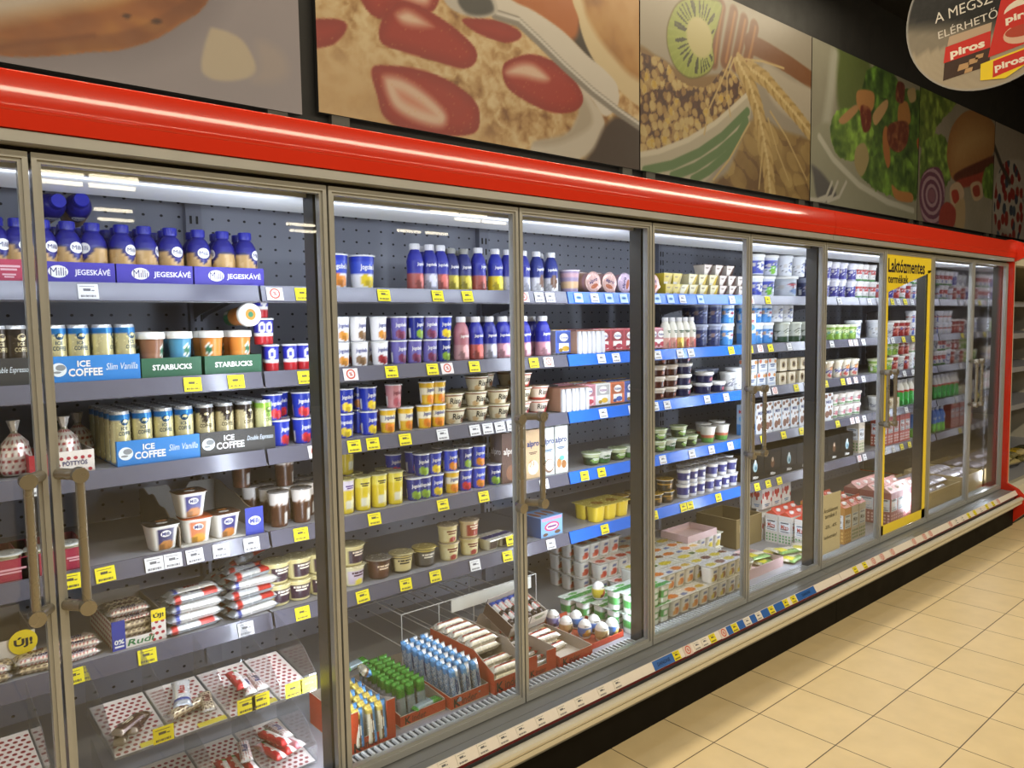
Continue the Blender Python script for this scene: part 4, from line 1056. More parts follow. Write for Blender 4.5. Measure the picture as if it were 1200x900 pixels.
# bars
def dots(u, v, nu=14, nv=5):
    a, b = u*nu+(0.5 if int(v*nv) % 2 else 0), v*nv
    return ((a % 1)-0.5)**2+((b % 1)-0.5)**2 < 0.085
K['turo'] = bar_kind('curd_bar', 'red-dotted chocolate curd bar', 'bar', 0.118, 0.036, 0.022, lambda u, v, s: hx('d8d4d0') if u < 0.06 or u > 0.94 else (hx('b0303a') if dots(u, v) else hx('e6e0da')), text=('Rudi', 0.016, 0.04, hx('2b3476')))
K['turo_b'] = bar_kind('curd_bar', 'brown-dotted chocolate curd bar', 'bar', 0.118, 0.036, 0.022, lambda u, v, s: hx('b8b0aa') if u < 0.06 or u > 0.94 else (hx('4a2a2a') if dots(u, v, 18, 6) else hx('c9b89a')), text=('Rudi', 0.016, 0.04, hx('7a2a30')))
K['bar_silver'] = bar_kind('ice_cream_bar', 'silver and red wrapped curd bar', 'bar', 0.17, 0.050, 0.028, lambda u, v, s: hx('b8322e') if (0.60 < u < 0.86 and s > 0) or (0.1 < u < 0.2 and v < 0.4) else (hx('cfd2d6') if s > 0 else hx('aeb4ba')), text=('Danone', 0.013, 0.06, hx('2b3a8a')))
K['bar_white'] = bar_kind('ice_cream_bar', 'white and blue wrapped curd bar', 'bar', 0.17, 0.050, 0.028, lambda u, v, s: hx('3a4a9a') if 0.12 < u < 0.2 else (hx('e8e6e4') if 0.2 < u < 0.9 else hx('b0b4ba')), text=('Mizo', 0.018, 0.05, hx('b8322e')))
K['bar_red'] = bar_kind('curd_bar', 'red and white wrapped curd bar', 'bar', 0.125, 0.036, 0.022, lambda u, v, s: hx('c23434') if v > 0.45 else (hx('ece6e2') if u < 0.8 else hx('5a9a3c')), text=('Rudi', 0.014, 0.05, hx('fff4e8')))
K['bar_pink'] = bar_kind('curd_bar', 'pink and white wrapped curd bar', 'bar', 0.125, 0.036, 0.022, lambda u, v, s: hx('d8848c') if v > 0.5 else hx('efe2e0'))
K['bar_choc'] = bar_kind('curd_bar', 'brown glossy wrapped curd bar', 'bar', 0.11, 0.036, 0.022, lambda u, v, s: hx('4a3028') if 0.12 < u < 0.88 else hx('8a7a6a'), text=('~', 0.012, 0.04, hx('e6d8b8')))
K['k_pingui'] = bar_kind('milk_slice', 'blue and silver wrapped milk snack', 'snack', 0.125, 0.036, 0.026, lambda u, v, s: ((hx('5a94cc') if v > 0.45 else hx('d4d8dc')) if u > 0.74 else (hx('3f78a8') if (u*9+v*5) % 1 < 0.45 else hx('c2c8ce'))), text=('~', 0.013, 0.05, hx('1f3a78')))
K['k_slice'] = bar_kind('milk_slice', 'blue and brown wrapped milk slice', 'snack', 0.125, 0.036, 0.026, lambda u, v, s: hx('5a9ad8') if v < 0.38 else (hx('d8c060') if u > 0.80 else (hx('e0d8c0') if v > 0.62 else hx('7a5a34'))), text=('~', 0.012, 0.04, hx('f4f0e6')))
K['k_hippo'] = bar_kind('milk_slice', 'green-topped wrapped milk snack', 'snack', 0.115, 0.036, 0.020, lambda u, v, s: (hx('3f8f2c') if (u*13+v*3) % 1 > 0.3 else hx('24581a')) if u > 0.62 else (hx('8a9aa0') if u > 0.1 else hx('3f8f2c')))
K['k_bueno'] = bar_kind('milk_slice', 'white and red wrapped milk snack', 'snack', 0.135, 0.042, 0.030, lambda u, v, s: hx('c23a28') if 0.24 < v < 0.46 and u > 0.1 else (hx('efe8da') if (u < 0.55 or v < 0.24) else hx('cdb27c')), text=('kinder', 0.011, 0.055, hx('2a2a48')))
K['k_ctry'] = bar_kind('chocolate_bar', 'small white wrapped chocolate bar', 'bar', 0.095, 0.026, 0.014, lambda u, v, s: hx('e9e4da') if 0.2 < u < 0.8 else hx('c8402e') if u > 0.8 else hx('dcd6cc'), text=('k', 0.010, 0.008, hx('222222')))
K['k_mini'] = bar_kind('chocolate_pack', 'brown and blue chocolate pack', 'snack', 0.090, 0.030, 0.026, lambda u, v, s: hx('f0eee8') if 0.30 < u < 0.72 else hx('3a2a24') if u < 0.3 else hx('3a56b0'), text=('kinder', 0.010, 0.04, hx('c8402e')))

def egg(key, desc, wrap, art):
    m = MB()
    prof = [(0.0001, 0), (0.016, 0.002), (0.0255, 0.012), (0.0295, 0.026), (0.0285, 0.042), (0.0235, 0.058), (0.0150, 0.069), (0.0070, 0.0735), (0.0001, 0.0745)]
    m.lathe(prof, paint(hx('eeece6'), ('b', 0, 0.60, wrap), ('b', 0.60, 0.64, hx('c8402e')), ('e', 0.1, 0.34, 0.55, 0.20, art), ('e', -0.5, 0.2, 0.3, 0.14, tuple(v*0.7 for v in art)), ('e', 0.35, 0.46, 0.2, 0.1, hx('e8dfc2'))), 28, rows=24, cap0=False, cap1=False)
    put_text(m, 'kinder', 0, 0.053, 0.006, hx('222222'), curved(lambda z: 0.0262-(z-0.049)*0.35, 0, 0.0012), w=0.024, bold=0.02)
    b = MB(); b.lathe([(0.020, 0), (0.0215, 0.001), (0.024, 0.007), (0.0225, 0.0075), (0.018, 0.003), (0.0001, 0.002)], hx('d8d6d4'), 24, cap1=False)
    K[key] = Kind('chocolate_egg', 'egg', desc, [('egg', mesh(m, 'egg', M_PRINT)), ('base_cup', mesh(b, 'base_cup', M_PRINT))], 0.0295, 0.0745)
egg('egg_blue', 'white-topped chocolate egg in blue wrap', hx('4a78c0'), hx('c2a24a'))
egg('egg_cream', 'white-topped chocolate egg in yellowish wrap', hx('b8a070'), hx('7a5a3a'))
egg('egg_yel', 'chocolate egg in yellow wrap standing on top', hx('d8c03a'), hx('b84a34'))
egg('egg_vio', 'white-topped chocolate egg in lilac wrap', hx('8a86b8'), hx('4a4a88'))

# ------------------------------------------------------------------ standing products on the shelves
def row(k, lvl, xs_, tier=0, back=0, dz=None, rot=0.5, jit=0.0, where=None, dy=0.0, yoff=0.0, tname='', z=None, group=None):
    """xs along the shelf; back counts the rows behind the front one; tier the ones stacked on top."""
    kinds = k if isinstance(k, (list, tuple)) else [k]*len(xs_)
    xs = [x for x in xs_ if x < 9*W-0.055]
    out = []
    for i, x in enumerate(xs):
        q = K[kinds[i]]
        y = YS+0.016+max(q.r, 0.028)+back*(2*q.r+0.004)+yoff+rnd.uniform(0, jit)
        zz = (ZS[lvl] if z is None else z)+tier*((dz or q.h)+0.0003)+0.0004
        t = tname or ''
        if not t:
            t = (('upper tier' if tier == 1 else 'top tier') if tier else '')
            if back: t = ((t.replace(' tier', ' ') if t else '')+['', 'second row', 'third row', 'fourth row', 'fifth row', 'sixth row'][back]).replace('  ', ' ')
        out.append(make(q, (x, y, zz), rnd.uniform(-rot, rot), key=dict(shelf=lvl, tier=t), group=group))
    return out

def tray(name, label, w, d, h, col, loc, texts=(), ells=(), rz=0.0, cat='tray', fronth=None, inner=None, extra=None, deco=None, mat=None, group=None, cut=None, sideh=None):
    """Open card tray: floor, four thin walls, printed front."""
    t = 0.003
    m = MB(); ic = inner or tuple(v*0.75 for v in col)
    fh = fronth or h; sh = sideh or h
    m.box(-w/2, w/2, -d/2, d/2, 0, 0.003, ic)
    m.box(-w/2, w/2, -d/2, -d/2+t, 0.003, fh, cols=dict(front=col, back=ic, left=col, right=col, top=ic, bottom=col))
    m.box(-w/2, w/2, d/2-t, d/2, 0.003, h, cols=dict(front=ic, back=col, left=col, right=col, top=ic, bottom=col))
    for x, s in ((-w/2, 'left'), (w/2-t, 'right')):
        m.box(x, x+t, -d/2+t, d/2-t, 0.003, sh, cols={'left': col if s == 'left' else ic, 'right': ic if s == 'left' else col, 'top': ic, 'bottom': col, 'front': col, 'back': col})
    f = lambda e: flat(-d/2, e)
    for x, z, rx, rz_, c in ells: put_ell(m, x, z, rx, rz_, c, f(0.0006), 22)
    for s, x, z, hh, c, *e in texts: put_text(m, s, x, z, hh, c, f(0.0012), w=e[0] if e else None, bold=e[1] if len(e) > 1 else 0.02, shear=e[2] if len(e) > 2 else 0)
    if deco: deco(m, w, d, h)
    o = m.build(name, mat or M_CARD)
    o.location = loc; o.rotation_euler = (0, 0, rz)
    prop(o, label, cat, group)
    return o

# ---- first and second doors: module A
# top shelf: iced coffee bottles in three violet trays
VT = hx('3e34a0')
ME = lambda x, z: [(x, z, 0.0225, 0.0165, WHT)]
for i, (xa, xb, wd) in enumerate(((0.093, 0.270, 'first'), (0.272, 0.480, 'second'), (0.483, 0.697, 'third'))):
    w = xb-xa-0.002
    tx, lx = ((0.18*w, -0.29*w), (0.22*w, -0.20*w), (0.20*w, -0.20*w))[i]
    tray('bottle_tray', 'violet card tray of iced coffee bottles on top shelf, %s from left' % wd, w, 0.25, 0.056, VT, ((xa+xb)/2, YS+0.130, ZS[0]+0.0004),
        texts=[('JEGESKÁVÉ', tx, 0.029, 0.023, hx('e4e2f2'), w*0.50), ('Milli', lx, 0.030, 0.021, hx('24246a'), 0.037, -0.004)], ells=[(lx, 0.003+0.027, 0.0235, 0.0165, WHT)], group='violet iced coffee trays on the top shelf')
XM = [0.110, 0.169, 0.230, 0.304, 0.364, 0.435, 0.516, 0.589, 0.659]
for i, x in enumerate(XM):
    for j in range(3):
        if j == 2 and i > 5: continue
        make(K['milli'], (x+0.010*(j % 2)-0.004, YS+0.044+j*0.076, ZS[0]+0.0042), (0.5, 0.45, -0.9, 0.5, 1.1, 0.3, 0.1, -1.5, 0.7)[i]+j*0.9, key=dict(shelf=0, tier=('', 'second row', 'third row')[j]))
for (px_, rz_, tilt) in ((0.136, 0.1, 1.45), (0.216, -0.05, 1.40)):
    make(K['milli'], (px_, YS+0.215, ZS[0]+0.204), rot=Euler((tilt, 0.0, rz_)), key=dict(shelf=0), desc='iced coffee bottle lying on the tops of others')
tray('bottle_tray', 'pink card tray on top shelf behind the first door', 0.20, 0.25, 0.058, hx('b03a56'), (-0.025, YS+0.130, ZS[0]+0.0004), texts=[('~', 0.045, 0.036, 0.016, hx('e0b6c0'), 0.05), ('~', 0.045, 0.016, 0.012, hx('e0b6c0'), 0.03)])
for x in (-0.075, 0.0, 0.05): make(K['milli'], (x, YS+0.046, ZS[0]+0.0042), 0.4, key=dict(shelf=0))

# second shelf: cans and coffee cups
BT, DT, GT = hx('2f7cc4'), hx('3a3836'), hx('24583c')
def bird(mb, x, z, r, c, y):
    put_ell(mb, x, z, r, r*0.95, c, flat(y, 0.0007), 18); put_ell(mb, x+r*0.25, z+r*0.28, r*0.62, r*0.42, tuple(v*0.6 for v in c), flat(y, 0.0011), 14); put_ell(mb, x-r*0.2, z-r*0.35, r*0.5, r*0.16, tuple(v*0.6 for v in c), flat(y, 0.0011), 12)
def cof_tray(label, x0, x1, lvl, col, word, h=0.072, d=0.27):
    w = x1-x0
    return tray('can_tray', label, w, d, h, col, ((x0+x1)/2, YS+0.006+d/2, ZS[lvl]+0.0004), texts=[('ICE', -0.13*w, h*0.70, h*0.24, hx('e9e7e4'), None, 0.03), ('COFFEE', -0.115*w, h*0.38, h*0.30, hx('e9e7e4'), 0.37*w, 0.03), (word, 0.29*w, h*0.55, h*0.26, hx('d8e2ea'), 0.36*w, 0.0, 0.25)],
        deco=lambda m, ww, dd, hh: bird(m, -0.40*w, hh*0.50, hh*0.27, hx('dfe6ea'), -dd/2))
cof_tray('blue iced coffee tray of vanilla cans on second shelf', 0.095, 0.321, 1, BT, 'Slim Vanilla')
XV = [0.120, 0.175, 0.235, 0.293]
for j in range(2):
    for x in XV: make(K['vanilla_can'], (x, YS+0.040+j*0.060, ZS[1]+0.0042), rnd.choice((0.5, 0.1, 0.25, 1.2)), key=dict(shelf=1, tier='second row' if j else ''))
def sbtray(label, x0, x1, zz=0.0):
    w = x1-x0
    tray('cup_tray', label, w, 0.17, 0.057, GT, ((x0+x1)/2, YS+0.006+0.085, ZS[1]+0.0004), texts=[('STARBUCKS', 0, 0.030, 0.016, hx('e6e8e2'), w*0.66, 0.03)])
sbtray('green coffee cup tray next to the blue can tray', 0.325, 0.492)
sbtray('green coffee cup tray at the shelf joint', 0.502, 0.677)
for k_, px_, r_ in (('sb_brown', 0.365, 0.9), ('sb_blue', 0.444, 0.4), ('sb_orange', 0.537, -0.6), ('sb_orange', 0.625, 0.5)):
    make(K[k_], (px_, YS+0.044, ZS[1]+0.0042), r_, key=dict(shelf=1))
    make(K[k_], (px_+0.004, YS+0.118, ZS[1]+0.0042), r_+1, key=dict(shelf=1, tier='second row'))
make(K['sb_orange'], (0.631, YS+0.128, ZS[1]+0.172), rot=Euler((1.50, 0, 0.12)), key=dict(shelf=1), desc='coffee cup lying on the others with its lid facing out')
cof_tray('dark espresso can tray behind the first door, second shelf', -0.17, 0.056, 1, DT, 'Double Espresso')
for x in (-0.12, -0.06, -0.014, 0.030): make(K['dark_can'], (x, YS+0.040, ZS[1]+0.0042), 0.4, key=dict(shelf=1))
# third shelf: can trays, dotted bags
cof_tray('blue iced coffee tray of vanilla cans on third shelf', 0.248, 0.476, 2, BT, 'Slim Vanilla', d=0.30)
cof_tray('dark iced coffee tray of espresso cans on third shelf', 0.478, 0.712, 2, DT, 'Double Espresso', d=0.30)
XA = [0.267, 0.326, 0.385, 0.443]
XB = [0.505, 0.565, 0.627]
XP = 0.689
for j in range(5):
    tn = ('', 'second row', 'third row', 'fourth row', 'fifth row')[j]
    for x in XA: make(K['vanilla_can'], (x, YS+0.039+j*0.0575, ZS[2]+0.0042), rnd.choice((0.0, 0.3, 0.5, -0.2)), key=dict(shelf=2, tier=tn))
    for x in XB: make(K['espresso_can'], (x, YS+0.039+j*0.0575, ZS[2]+0.0042), rnd.choice((0.0, 0.3, 0.4, -0.2)), key=dict(shelf=2, tier=tn))
    make(K['pistachio_can'], (XP, YS+0.039+j*0.0575, ZS[2]+0.0042), 0.35, key=dict(shelf=2, tier=tn))
def dotted_front(m, w, d, h, spot=hx('a8323c'), p=0.017, skip=None, z0=0.0, side=True, r=0.0052):
    for zi in range(int(h/p)+1):
        for xi in range(int(w/p)+1):
            x, z = -w/2+p*(xi+0.5+(0.5 if zi % 2 else 0)), z0+p*(zi+0.4)
            if x > w/2-r or z > h-r*0.8: continue
            if skip and skip(x, z): continue
            put_ell(m, x, z, r, r*0.92, spot, flat(-d/2, 0.0006), 10)
    if side:
        for zi in range(int(h/p)+1):
            for yi in range(int(d/p)+1):
                y, z = -d/2+p*(yi+0.5+(0.5 if zi % 2 else 0)), z0+p*(zi+0.4)
                if y > d/2-r or z > h-r*0.8: continue
                put_ell(m, y, z, r, r*0.92, spot, lambda a, b: (-w/2-0.0006, a, b), 10)
DC = hx('e6ded6')
tray('snack_tray', 'small red-dotted card tray on third shelf', 0.105, 0.16, 0.060, DC, (0.139, YS+0.09, ZS[2]+0.0004), texts=[('PÖTTYÖS', 0.005, 0.028, 0.015, hx('2b2a66'), 0.06, 0.02)],
     deco=lambda m, w, d, h: dotted_front(m, w, d, h, skip=lambda x, z: abs(x-0.005) < 0.034 and abs(z-0.028) < 0.012))
tray('snack_tray', 'red card tray on third shelf, beside the dotted tray', 0.060, 0.16, 0.058, hx('a82c34'), (0.067, YS+0.09, ZS[2]+0.0004))
tray('snack_tray', 'red-dotted card tray cut by the photo edge, third shelf', 0.12, 0.16, 0.060, DC, (-0.09, YS+0.09, ZS[2]+0.0004), deco=lambda m, w, d, h: dotted_front(m, w, d, h))
# dotted bags gathered at the neck
def bag_kind():
    m = MB()
    prof = [(0.036, 0), (0.044, 0.010), (0.043, 0.05), (0.034, 0.085), (0.016, 0.105), (0.007, 0.112), (0.012, 0.128), (0.017, 0.145)]
    def cf(th, t):
        if t > 0.78: return hx('c9c4c0')
        return hx('9c3038') if dots((th+PI)/(2*PI), t, 16, 9) else hx('dcd4cc')
    m.lathe(prof, cf, 48, rows=44)
    for i, v in enumerate(m.v):
        x, y, z = v; a = math.atan2(y, x); k = 1+0.05*math.sin(a*7+z*60)*(z/0.14)
        m.v[i] = (x*k, y*k*0.8, z)
    t = MB(); t.lathe([(0.0090, 0.109), (0.0095, 0.112), (0.0085, 0.116)], hx('c8b060'), 14)
    return Kind('curd_bar_bag', 'bag', 'red-dotted bag gathered at the neck', [('bag', mesh(m, 'bag', M_FOIL)), ('tie', mesh(t, 'tie', M_BRASS))], 0.044, 0.145)
K['bag'] = bag_kind()
for x, dz in ((0.018, 0.0), (0.136, 0.0), (-0.012-0.04, 0.0)):
    make(K['bag'], (x, YS+0.085, ZS[2]+0.0042), rnd.random(), key=dict(shelf=2))
make(K['bag'], (0.194, YS+0.2, ZS[2]+0.0004), 0.4, key=dict(shelf=2, tier='at the back'))

# fourth shelf: square dessert tubs and a torn open carton
make(K['tub_black'], (0.366, YS+0.052, ZS[3]+0.0004), 0.05, key=dict(shelf=3))
make(K['tub_orange'], (0.465, YS+0.052, ZS[3]+0.0034), -0.08, key=dict(shelf=3))
make(K['tub_brown'], (0.549, YS+0.052, ZS[3]+0.0034), 0.12, key=dict(shelf=3))
make(K['tub_brown'], (0.451, YS+0.054, ZS[3]+0.0834), 0.02, key=dict(shelf=3, tier='stacked on another'))
def torn_carton():
    cx0, cx1, y0, y1 = 0.409, 0.656, YS+0.010, 0.86
    m = MB(); c, ic = hx('5a585a'), hx('a9a6a2')
    z = 0.0
    m.box(cx0, cx1, y0, y1, 0, 0.003, hx('cfcbc4'))
    t = 0.004
    # torn left wall, whole back and right walls with round finger holes cut out of the top
    def wall(pts, n, c0, c1):
        a = [Vector(p) for p in pts]; b = [p+Vector(n)*t for p in a]
        m.add([tuple(p) for p in a], [tuple(range(len(a)))], c0); m.add([tuple(p) for p in b], [tuple(range(len(b)))[::-1]], c1)
        for i in range(len(a)):
            j = (i+1) % len(a)
            m.add([tuple(a[i]), tuple(a[j]), tuple(b[j]), tuple(b[i])], [(0, 1, 2, 3)], hx('8a7a66'))
    top = [(cx0+(cx1-cx0)*u, 0.118-(0.030*math.sqrt(max(0, 1-((u-0.5)/0.13)**2)) if abs(u-0.5) < 0.13 else 0)) for u in np.linspace(0, 1, 41)]
    wall([(cx0, y1, 0.003), (cx1, y1, 0.003)]+[(x, y1, zz) for x, zz in top[::-1]], (0, 0.0, 0), ic, c) if False else wall([(cx0, y1, 0.003), (cx1, y1, 0.003)]+[(x, y1, zz) for x, zz in top[::-1]], (0, 1, 0), ic, c)
    tl = [(y0+(y1-y0)*u, 0.120*(0.50+0.5*min(1, u*1.5))+0.006*math.sin(u*23)) for u in np.linspace(0, 1, 24)]
    wall([(cx0, y0, 0.003), (cx0, y1, 0.003)]+[(cx0, y, zz) for y, zz in tl[::-1]], (-1, 0, 0), ic, c)
    tr = [(y0+(y1-y0)*u, 0.052+0.060*min(1, u*1.2)+0.004*math.sin(u*15)) for u in np.linspace(0, 1, 24)]
    wall([(cx1, y0, 0.003), (cx1, y1, 0.003)]+[(cx1, y, zz) for y, zz in tr[::-1]], (1, 0, 0), ic, c)
    o = m.build('open_carton', M_CARD); o.location = (0, 0, ZS[3]+0.0004)
    prop(o, 'grey torn-open carton behind the square dessert tubs', 'carton')
    f = MB(); w = 0.058
    f.box(cx1-0.052, cx1+0.006, y0-0.0045, y0-0.0015, 0.0, 0.086, hx('2a3aa0'))
    put_ell(f, cx1-0.023, 0.044, 0.020, 0.014, WHT, flat(y0-0.0045, 0.0006), 18)
    put_text(f, 'Milli', cx1-0.023, 0.044, 0.016, hx('2a3aa0'), flat(y0-0.0045, 0.0012), w=0.030, bold=0.03)
    f.build('front_flap', M_CARD, o)['label'] = 'blue printed corner of the carton'
torn_carton()
# cracked sheet of cellophane? left out: the mark on the back wall is a reflection
tray('cup_tray', 'crimson card tray with dessert cup, fourth shelf', 0.16, 0.20, 0.060, hx('a02a44'), (0.084, YS+0.108, ZS[3]+0.0004), texts=[('~', 0.045, 0.03, 0.014, hx('dba0ac'), 0.04)])
tray('cup_tray', 'crimson card tray behind the first door, fourth shelf', 0.20, 0.20, 0.058, hx('a02a44'), (-0.055, YS+0.108, ZS[3]+0.0004), texts=[('~', 0.03, 0.028, 0.016, hx('dba0ac'), 0.08)])
for x in (0.117, 0.084-0.03): make(K['ds_spring'], (x, YS+0.06, ZS[3]+0.0042), 0.2, key=dict(shelf=3))
for x in (-0.10, -0.02): make(K['ds_spring'], (x, YS+0.06, ZS[3]+0.0042), 0.2, key=dict(shelf=3))

# fifth shelf: dotted curd bar boxes and a heap of silver bars
def display_box(label, x0, x1, d, h, loc_y, rz=0.0, fronth=0.03, blue=True, uj=True):
    w = x1-x0; t = 0.003
    m = MB(); c = DC; ic = hx('b8aea4')
    m.box(-w/2, w/2, -d/2, d/2, 0, 0.003, ic)
    m.box(-w/2, w/2, d/2-t, d/2, 0.003, h, cols=dict(front=ic, back=c, top=ic, left=c, right=c, bottom=c))
    m.box(-w/2, w/2, -d/2, -d/2+t, 0.003, fronth, cols=dict(front=c, back=ic, top=ic, left=c, right=c, bottom=c))
    for x in (-w/2, w/2-t): m.box(x, x+t, -d/2+t, d/2-t, 0.003, h*0.80, cols=dict(left=c if x < 0 else ic, right=ic if x < 0 else c, top=ic, front=c, back=c, bottom=c))
    m.box(w/2-0.040, w/2, -d/2, -d/2+t, fronth, h*0.95, cols=dict(front=c, back=ic, top=ic, left=c, right=c, bottom=c))
    dotted_front(m, w, d, fronth if not uj else h*0.92, skip=lambda x, z: (x < w/2-0.04 and z > fronth-0.006) or abs(x+0.10*w) < 0.30*w)
    if blue:
        m.box(-w/2-0.0008, -w/2+0.034, -d/2-0.0008, -d/2+t, 0.002, h*0.86, hx('2a3a9c'))
        put_text(m, '0%', -w/2+0.017, 0.026, 0.014, WHT, flat(-d/2-0.0008, 0.0008), w=0.026, bold=0.03)
        put_rect(m, -w/2+0.005, -w/2+0.029, 0.010, 0.015, WHT, flat(-d/2-0.0008, 0.0008))
        put_text(m, 'Rudi', 0.02*w, fronth*0.55, fronth*0.62, hx('3a7a4a'), flat(-d/2, 0.001), w=0.075, bold=0.02, shear=0.2)
    if uj:
        put_rect(m, w/2-0.040, w/2, h*0.60, h*0.95, hx('f2d81e'), flat(-d/2, 0.0008))
        put_text(m, 'ÚJ!', w/2-0.020, h*0.76, 0.018, hx('1d1d1d'), flat(-d/2, 0.0013), w=0.030, bold=0.04)
    o = m.build('display_box', M_CARD); o.location = ((x0+x1)/2, loc_y, ZS[4]+0.0004); o.rotation_euler = (0, 0, rz)
    return prop(o, label, 'box')
bx0, bx1 = 0.211, 0.356
display_box('red-dotted display box with yellow tab full of curd bars, fifth shelf', bx0, bx1, 0.26, 0.10, YS+0.145)
for j in range(4):
    for i in range(6 if j < 3 else 3):
        y = YS+0.045+i*0.040
        if j == 3: y += 0.06
        make(K['turo_b' if (i+j) % 3 else 'turo'], ((bx0+bx1)/2+rnd.uniform(-0.006, 0.006), y, ZS[4]+0.0040+j*0.0222), rnd.uniform(-0.10, 0.10), key=dict(shelf=4, where='in the dotted box, fifth shelf', tier=('bottom', 'second', 'third', 'top')[j]+' layer'))
for i in range(4):
    make(K['turo'], (0.130+rnd.uniform(-0.008, 0.008), YS+0.035+i*0.042, ZS[4]+0.0006), 0.15, key=dict(shelf=4, tier='loose by dotted box'))
    if i < 2: make(K['turo'], (0.130, YS+0.05+i*0.045, ZS[4]+0.0232), -0.05, key=dict(shelf=4, tier='upper layer by dotted box'))
# heap of silver bars, two piles of three layers
for px_, base, n in ((0.443, 'bar_white', 4), (0.619, 'bar_silver', 5)):
    for j in range(n):
        for i in range(3 if j < n-1 else 2):
            make(K[base if (i+j) % 3 else ('bar_silver' if base == 'bar_white' else 'bar_white')], (px_+rnd.uniform(-0.008, 0.008)+0.006*j, YS+0.034+i*0.054+j*0.004, ZS[4]+0.0006+j*0.0284), 0.08+rnd.uniform(-0.13, 0.15), key=dict(shelf=4, tier=('bottom', 'second', 'third', 'fourth', 'top')[j]+' layer'))
for i, x in enumerate([0.620, 0.693]):
    make(K['bar_silver'], (x, YS+0.235, ZS[4]+0.085+0.03*i), rot=Euler((0.15, -0.25, 0.35-0.2*i)), key=dict(shelf=4, tier='askew behind the heap'))
make(K['bar_white'], (0.670, YS+0.225, ZS[4]+0.0006), 0.1, key=dict(shelf=4, tier='under the askew bars')); make(K['bar_white'], (0.670, YS+0.225, ZS[4]+0.0290), 0.2, key=dict(shelf=4, tier='upper, under the askew bars')); make(K['bar_white'], (0.670, YS+0.225, ZS[4]+0.0574), 0.12, key=dict(shelf=4, tier='third up, under the askew bars'))
display_box('dotted display box with round yellow sign behind the first door', -0.13, 0.035, 0.24, 0.105, YS+0.20, blue=False, uj=False, fronth=0.085)
m = MB(); m.lathe([(0.034, 0), (0.034, 0.0015)], hx('f2d81e'), 30); put_text(m, 'ÚJ!', 0, 0.0, 0.030, hx('1d1d1d'), lambda x, y: (x, y, 0.0022), w=0.044, bold=0.04)
o = m.build('round_sign', M_PAPER); o.location = (0.006, YS+0.078, ZS[4]+0.072); o.rotation_euler = (PI/2, 0, 0)
prop(o, 'round yellow novelty sign on the dotted box behind the first door', 'sign')
for j in range(2):
    for i in range(2):
        for xx in (-0.085, 0.040): make(K['turo' if (i+j) % 2 else 'turo_b'], (xx+rnd.uniform(-0.01, 0.01), YS+0.026+i*0.036, ZS[4]+0.0006+j*0.0222), rnd.uniform(-0.2, 0.2), key=dict(shelf=4, tier=('lower', 'upper')[j]+' loose bar'))

# ---- left end of module B, seen past the thick post behind the second door
row('oetti', 1, [0.727, 0.791, 0.839, 0.878], rot=0.25)
row('oetti', 1, [0.708, 0.725], tier=1, rot=0.4, yoff=0.03)
row('oetti', 1, [0.711], tier=2, rot=0.4, yoff=0.03)
row('oetti', 1, [0.746], tier=0, back=1, rot=0.4)
row('jb_red', 2, [0.749, 0.826], rot=0.5); row('jb_red', 2, [0.726, 0.826], tier=1, rot=0.4)
row('jb_red', 2, [0.781, 0.860, 0.913], back=1); row('jb_red', 2, [0.781, 0.860], back=1, tier=1)
row('liegeois', 3, [0.734, 0.815], rot=0.3)
row('liegeois', 3, [0.737, 0.806, 0.868, 0.916], back=1); row('liegeois', 3, [0.708, 0.774, 0.842, 0.912], back=2)
row('liegeois', 3, [0.793], tier=1, back=1); row('liegeois', 3, [0.675], tier=1, back=2)
row('ds_cream', 4, [0.724, 0.799, 0.879], rot=0.3); row('ds_cream', 4, [0.722, 0.799, 0.877], tier=1, rot=0.3)
row('ds_ivory', 4, [0.786, 0.874], back=1, rot=0.3)

# ---- third and fourth doors: module B
row(['jbigp', 'jbig'], 0, [0.974, 1.079], rot=0.15)
row(['d_blue', 'd_navy', 'd_blue', 'd_olive', 'd_olive', 'd_blue', 'd_yel', 'd_navy', 'd_navy', 'd_coco', 'd_coco'], 0, [1.291, 1.355, 1.406, 1.454, 1.516, 1.587, 1.674, 1.738, 1.821, 1.898, 1.982], rot=0.5)
row(['d_navy', 'd_olive', 'd_olive', 'd_yel', 'd_coco', 'd_coco'], 0, [1.369, 1.461, 1.532, 1.639, 1.870, 1.978], back=1, rot=1)
row(['jw_peach', 'jw_plain', 'jw_cherry', 'jv', 'jv', 'jv', 'jb_dark', 'jb_dark'], 1, [0.978, 1.051, 1.133, 1.212, 1.278, 1.347, 1.410, 1.442][:7], rot=0.4)
row(['jw_peach', 'jw_plain', 'jw_peach', 'jv', 'jb_dark', 'jv', 'jb_apple'], 1, [0.981, 1.047, 1.129, 1.215, 1.289, 1.354, 1.417], tier=1, rot=0.4)
row(['jw_cherry', 'jw_plain', 'jv', 'jv', 'jb_dark'], 1, [1.050, 1.133, 1.227, 1.314, 1.404], back=1); row(['jw_cherry', 'jv', 'jv', 'jb_dark'], 1, [1.050, 1.227, 1.314, 1.404], back=1, tier=1)
row(['d_rose', 'd_blue', 'd_navy', 'd_pink', 'd_pink', 'd_pink', 'd_pink'], 1, [1.496, 1.568, 1.637, 1.709, 1.764, 1.820, 1.932], rot=0.3)
row(['d_navy', 'd_blue', 'd_pink', 'd_pink'], 1, [1.589, 1.668, 1.797, 1.933], back=1)
row(['jb_apple', 'jb_apple', 'jy', 'jy', 'jy', 'jy'], 2, [0.985, 1.080, 1.157, 1.233, 1.316, 1.379], rot=0.3)
row(['jb_apple', 'jb_apple', 'jpk', 'jy', 'jy'], 2, [0.988, 1.079, 1.185, 1.331, 1.382], tier=1, rot=0.3)
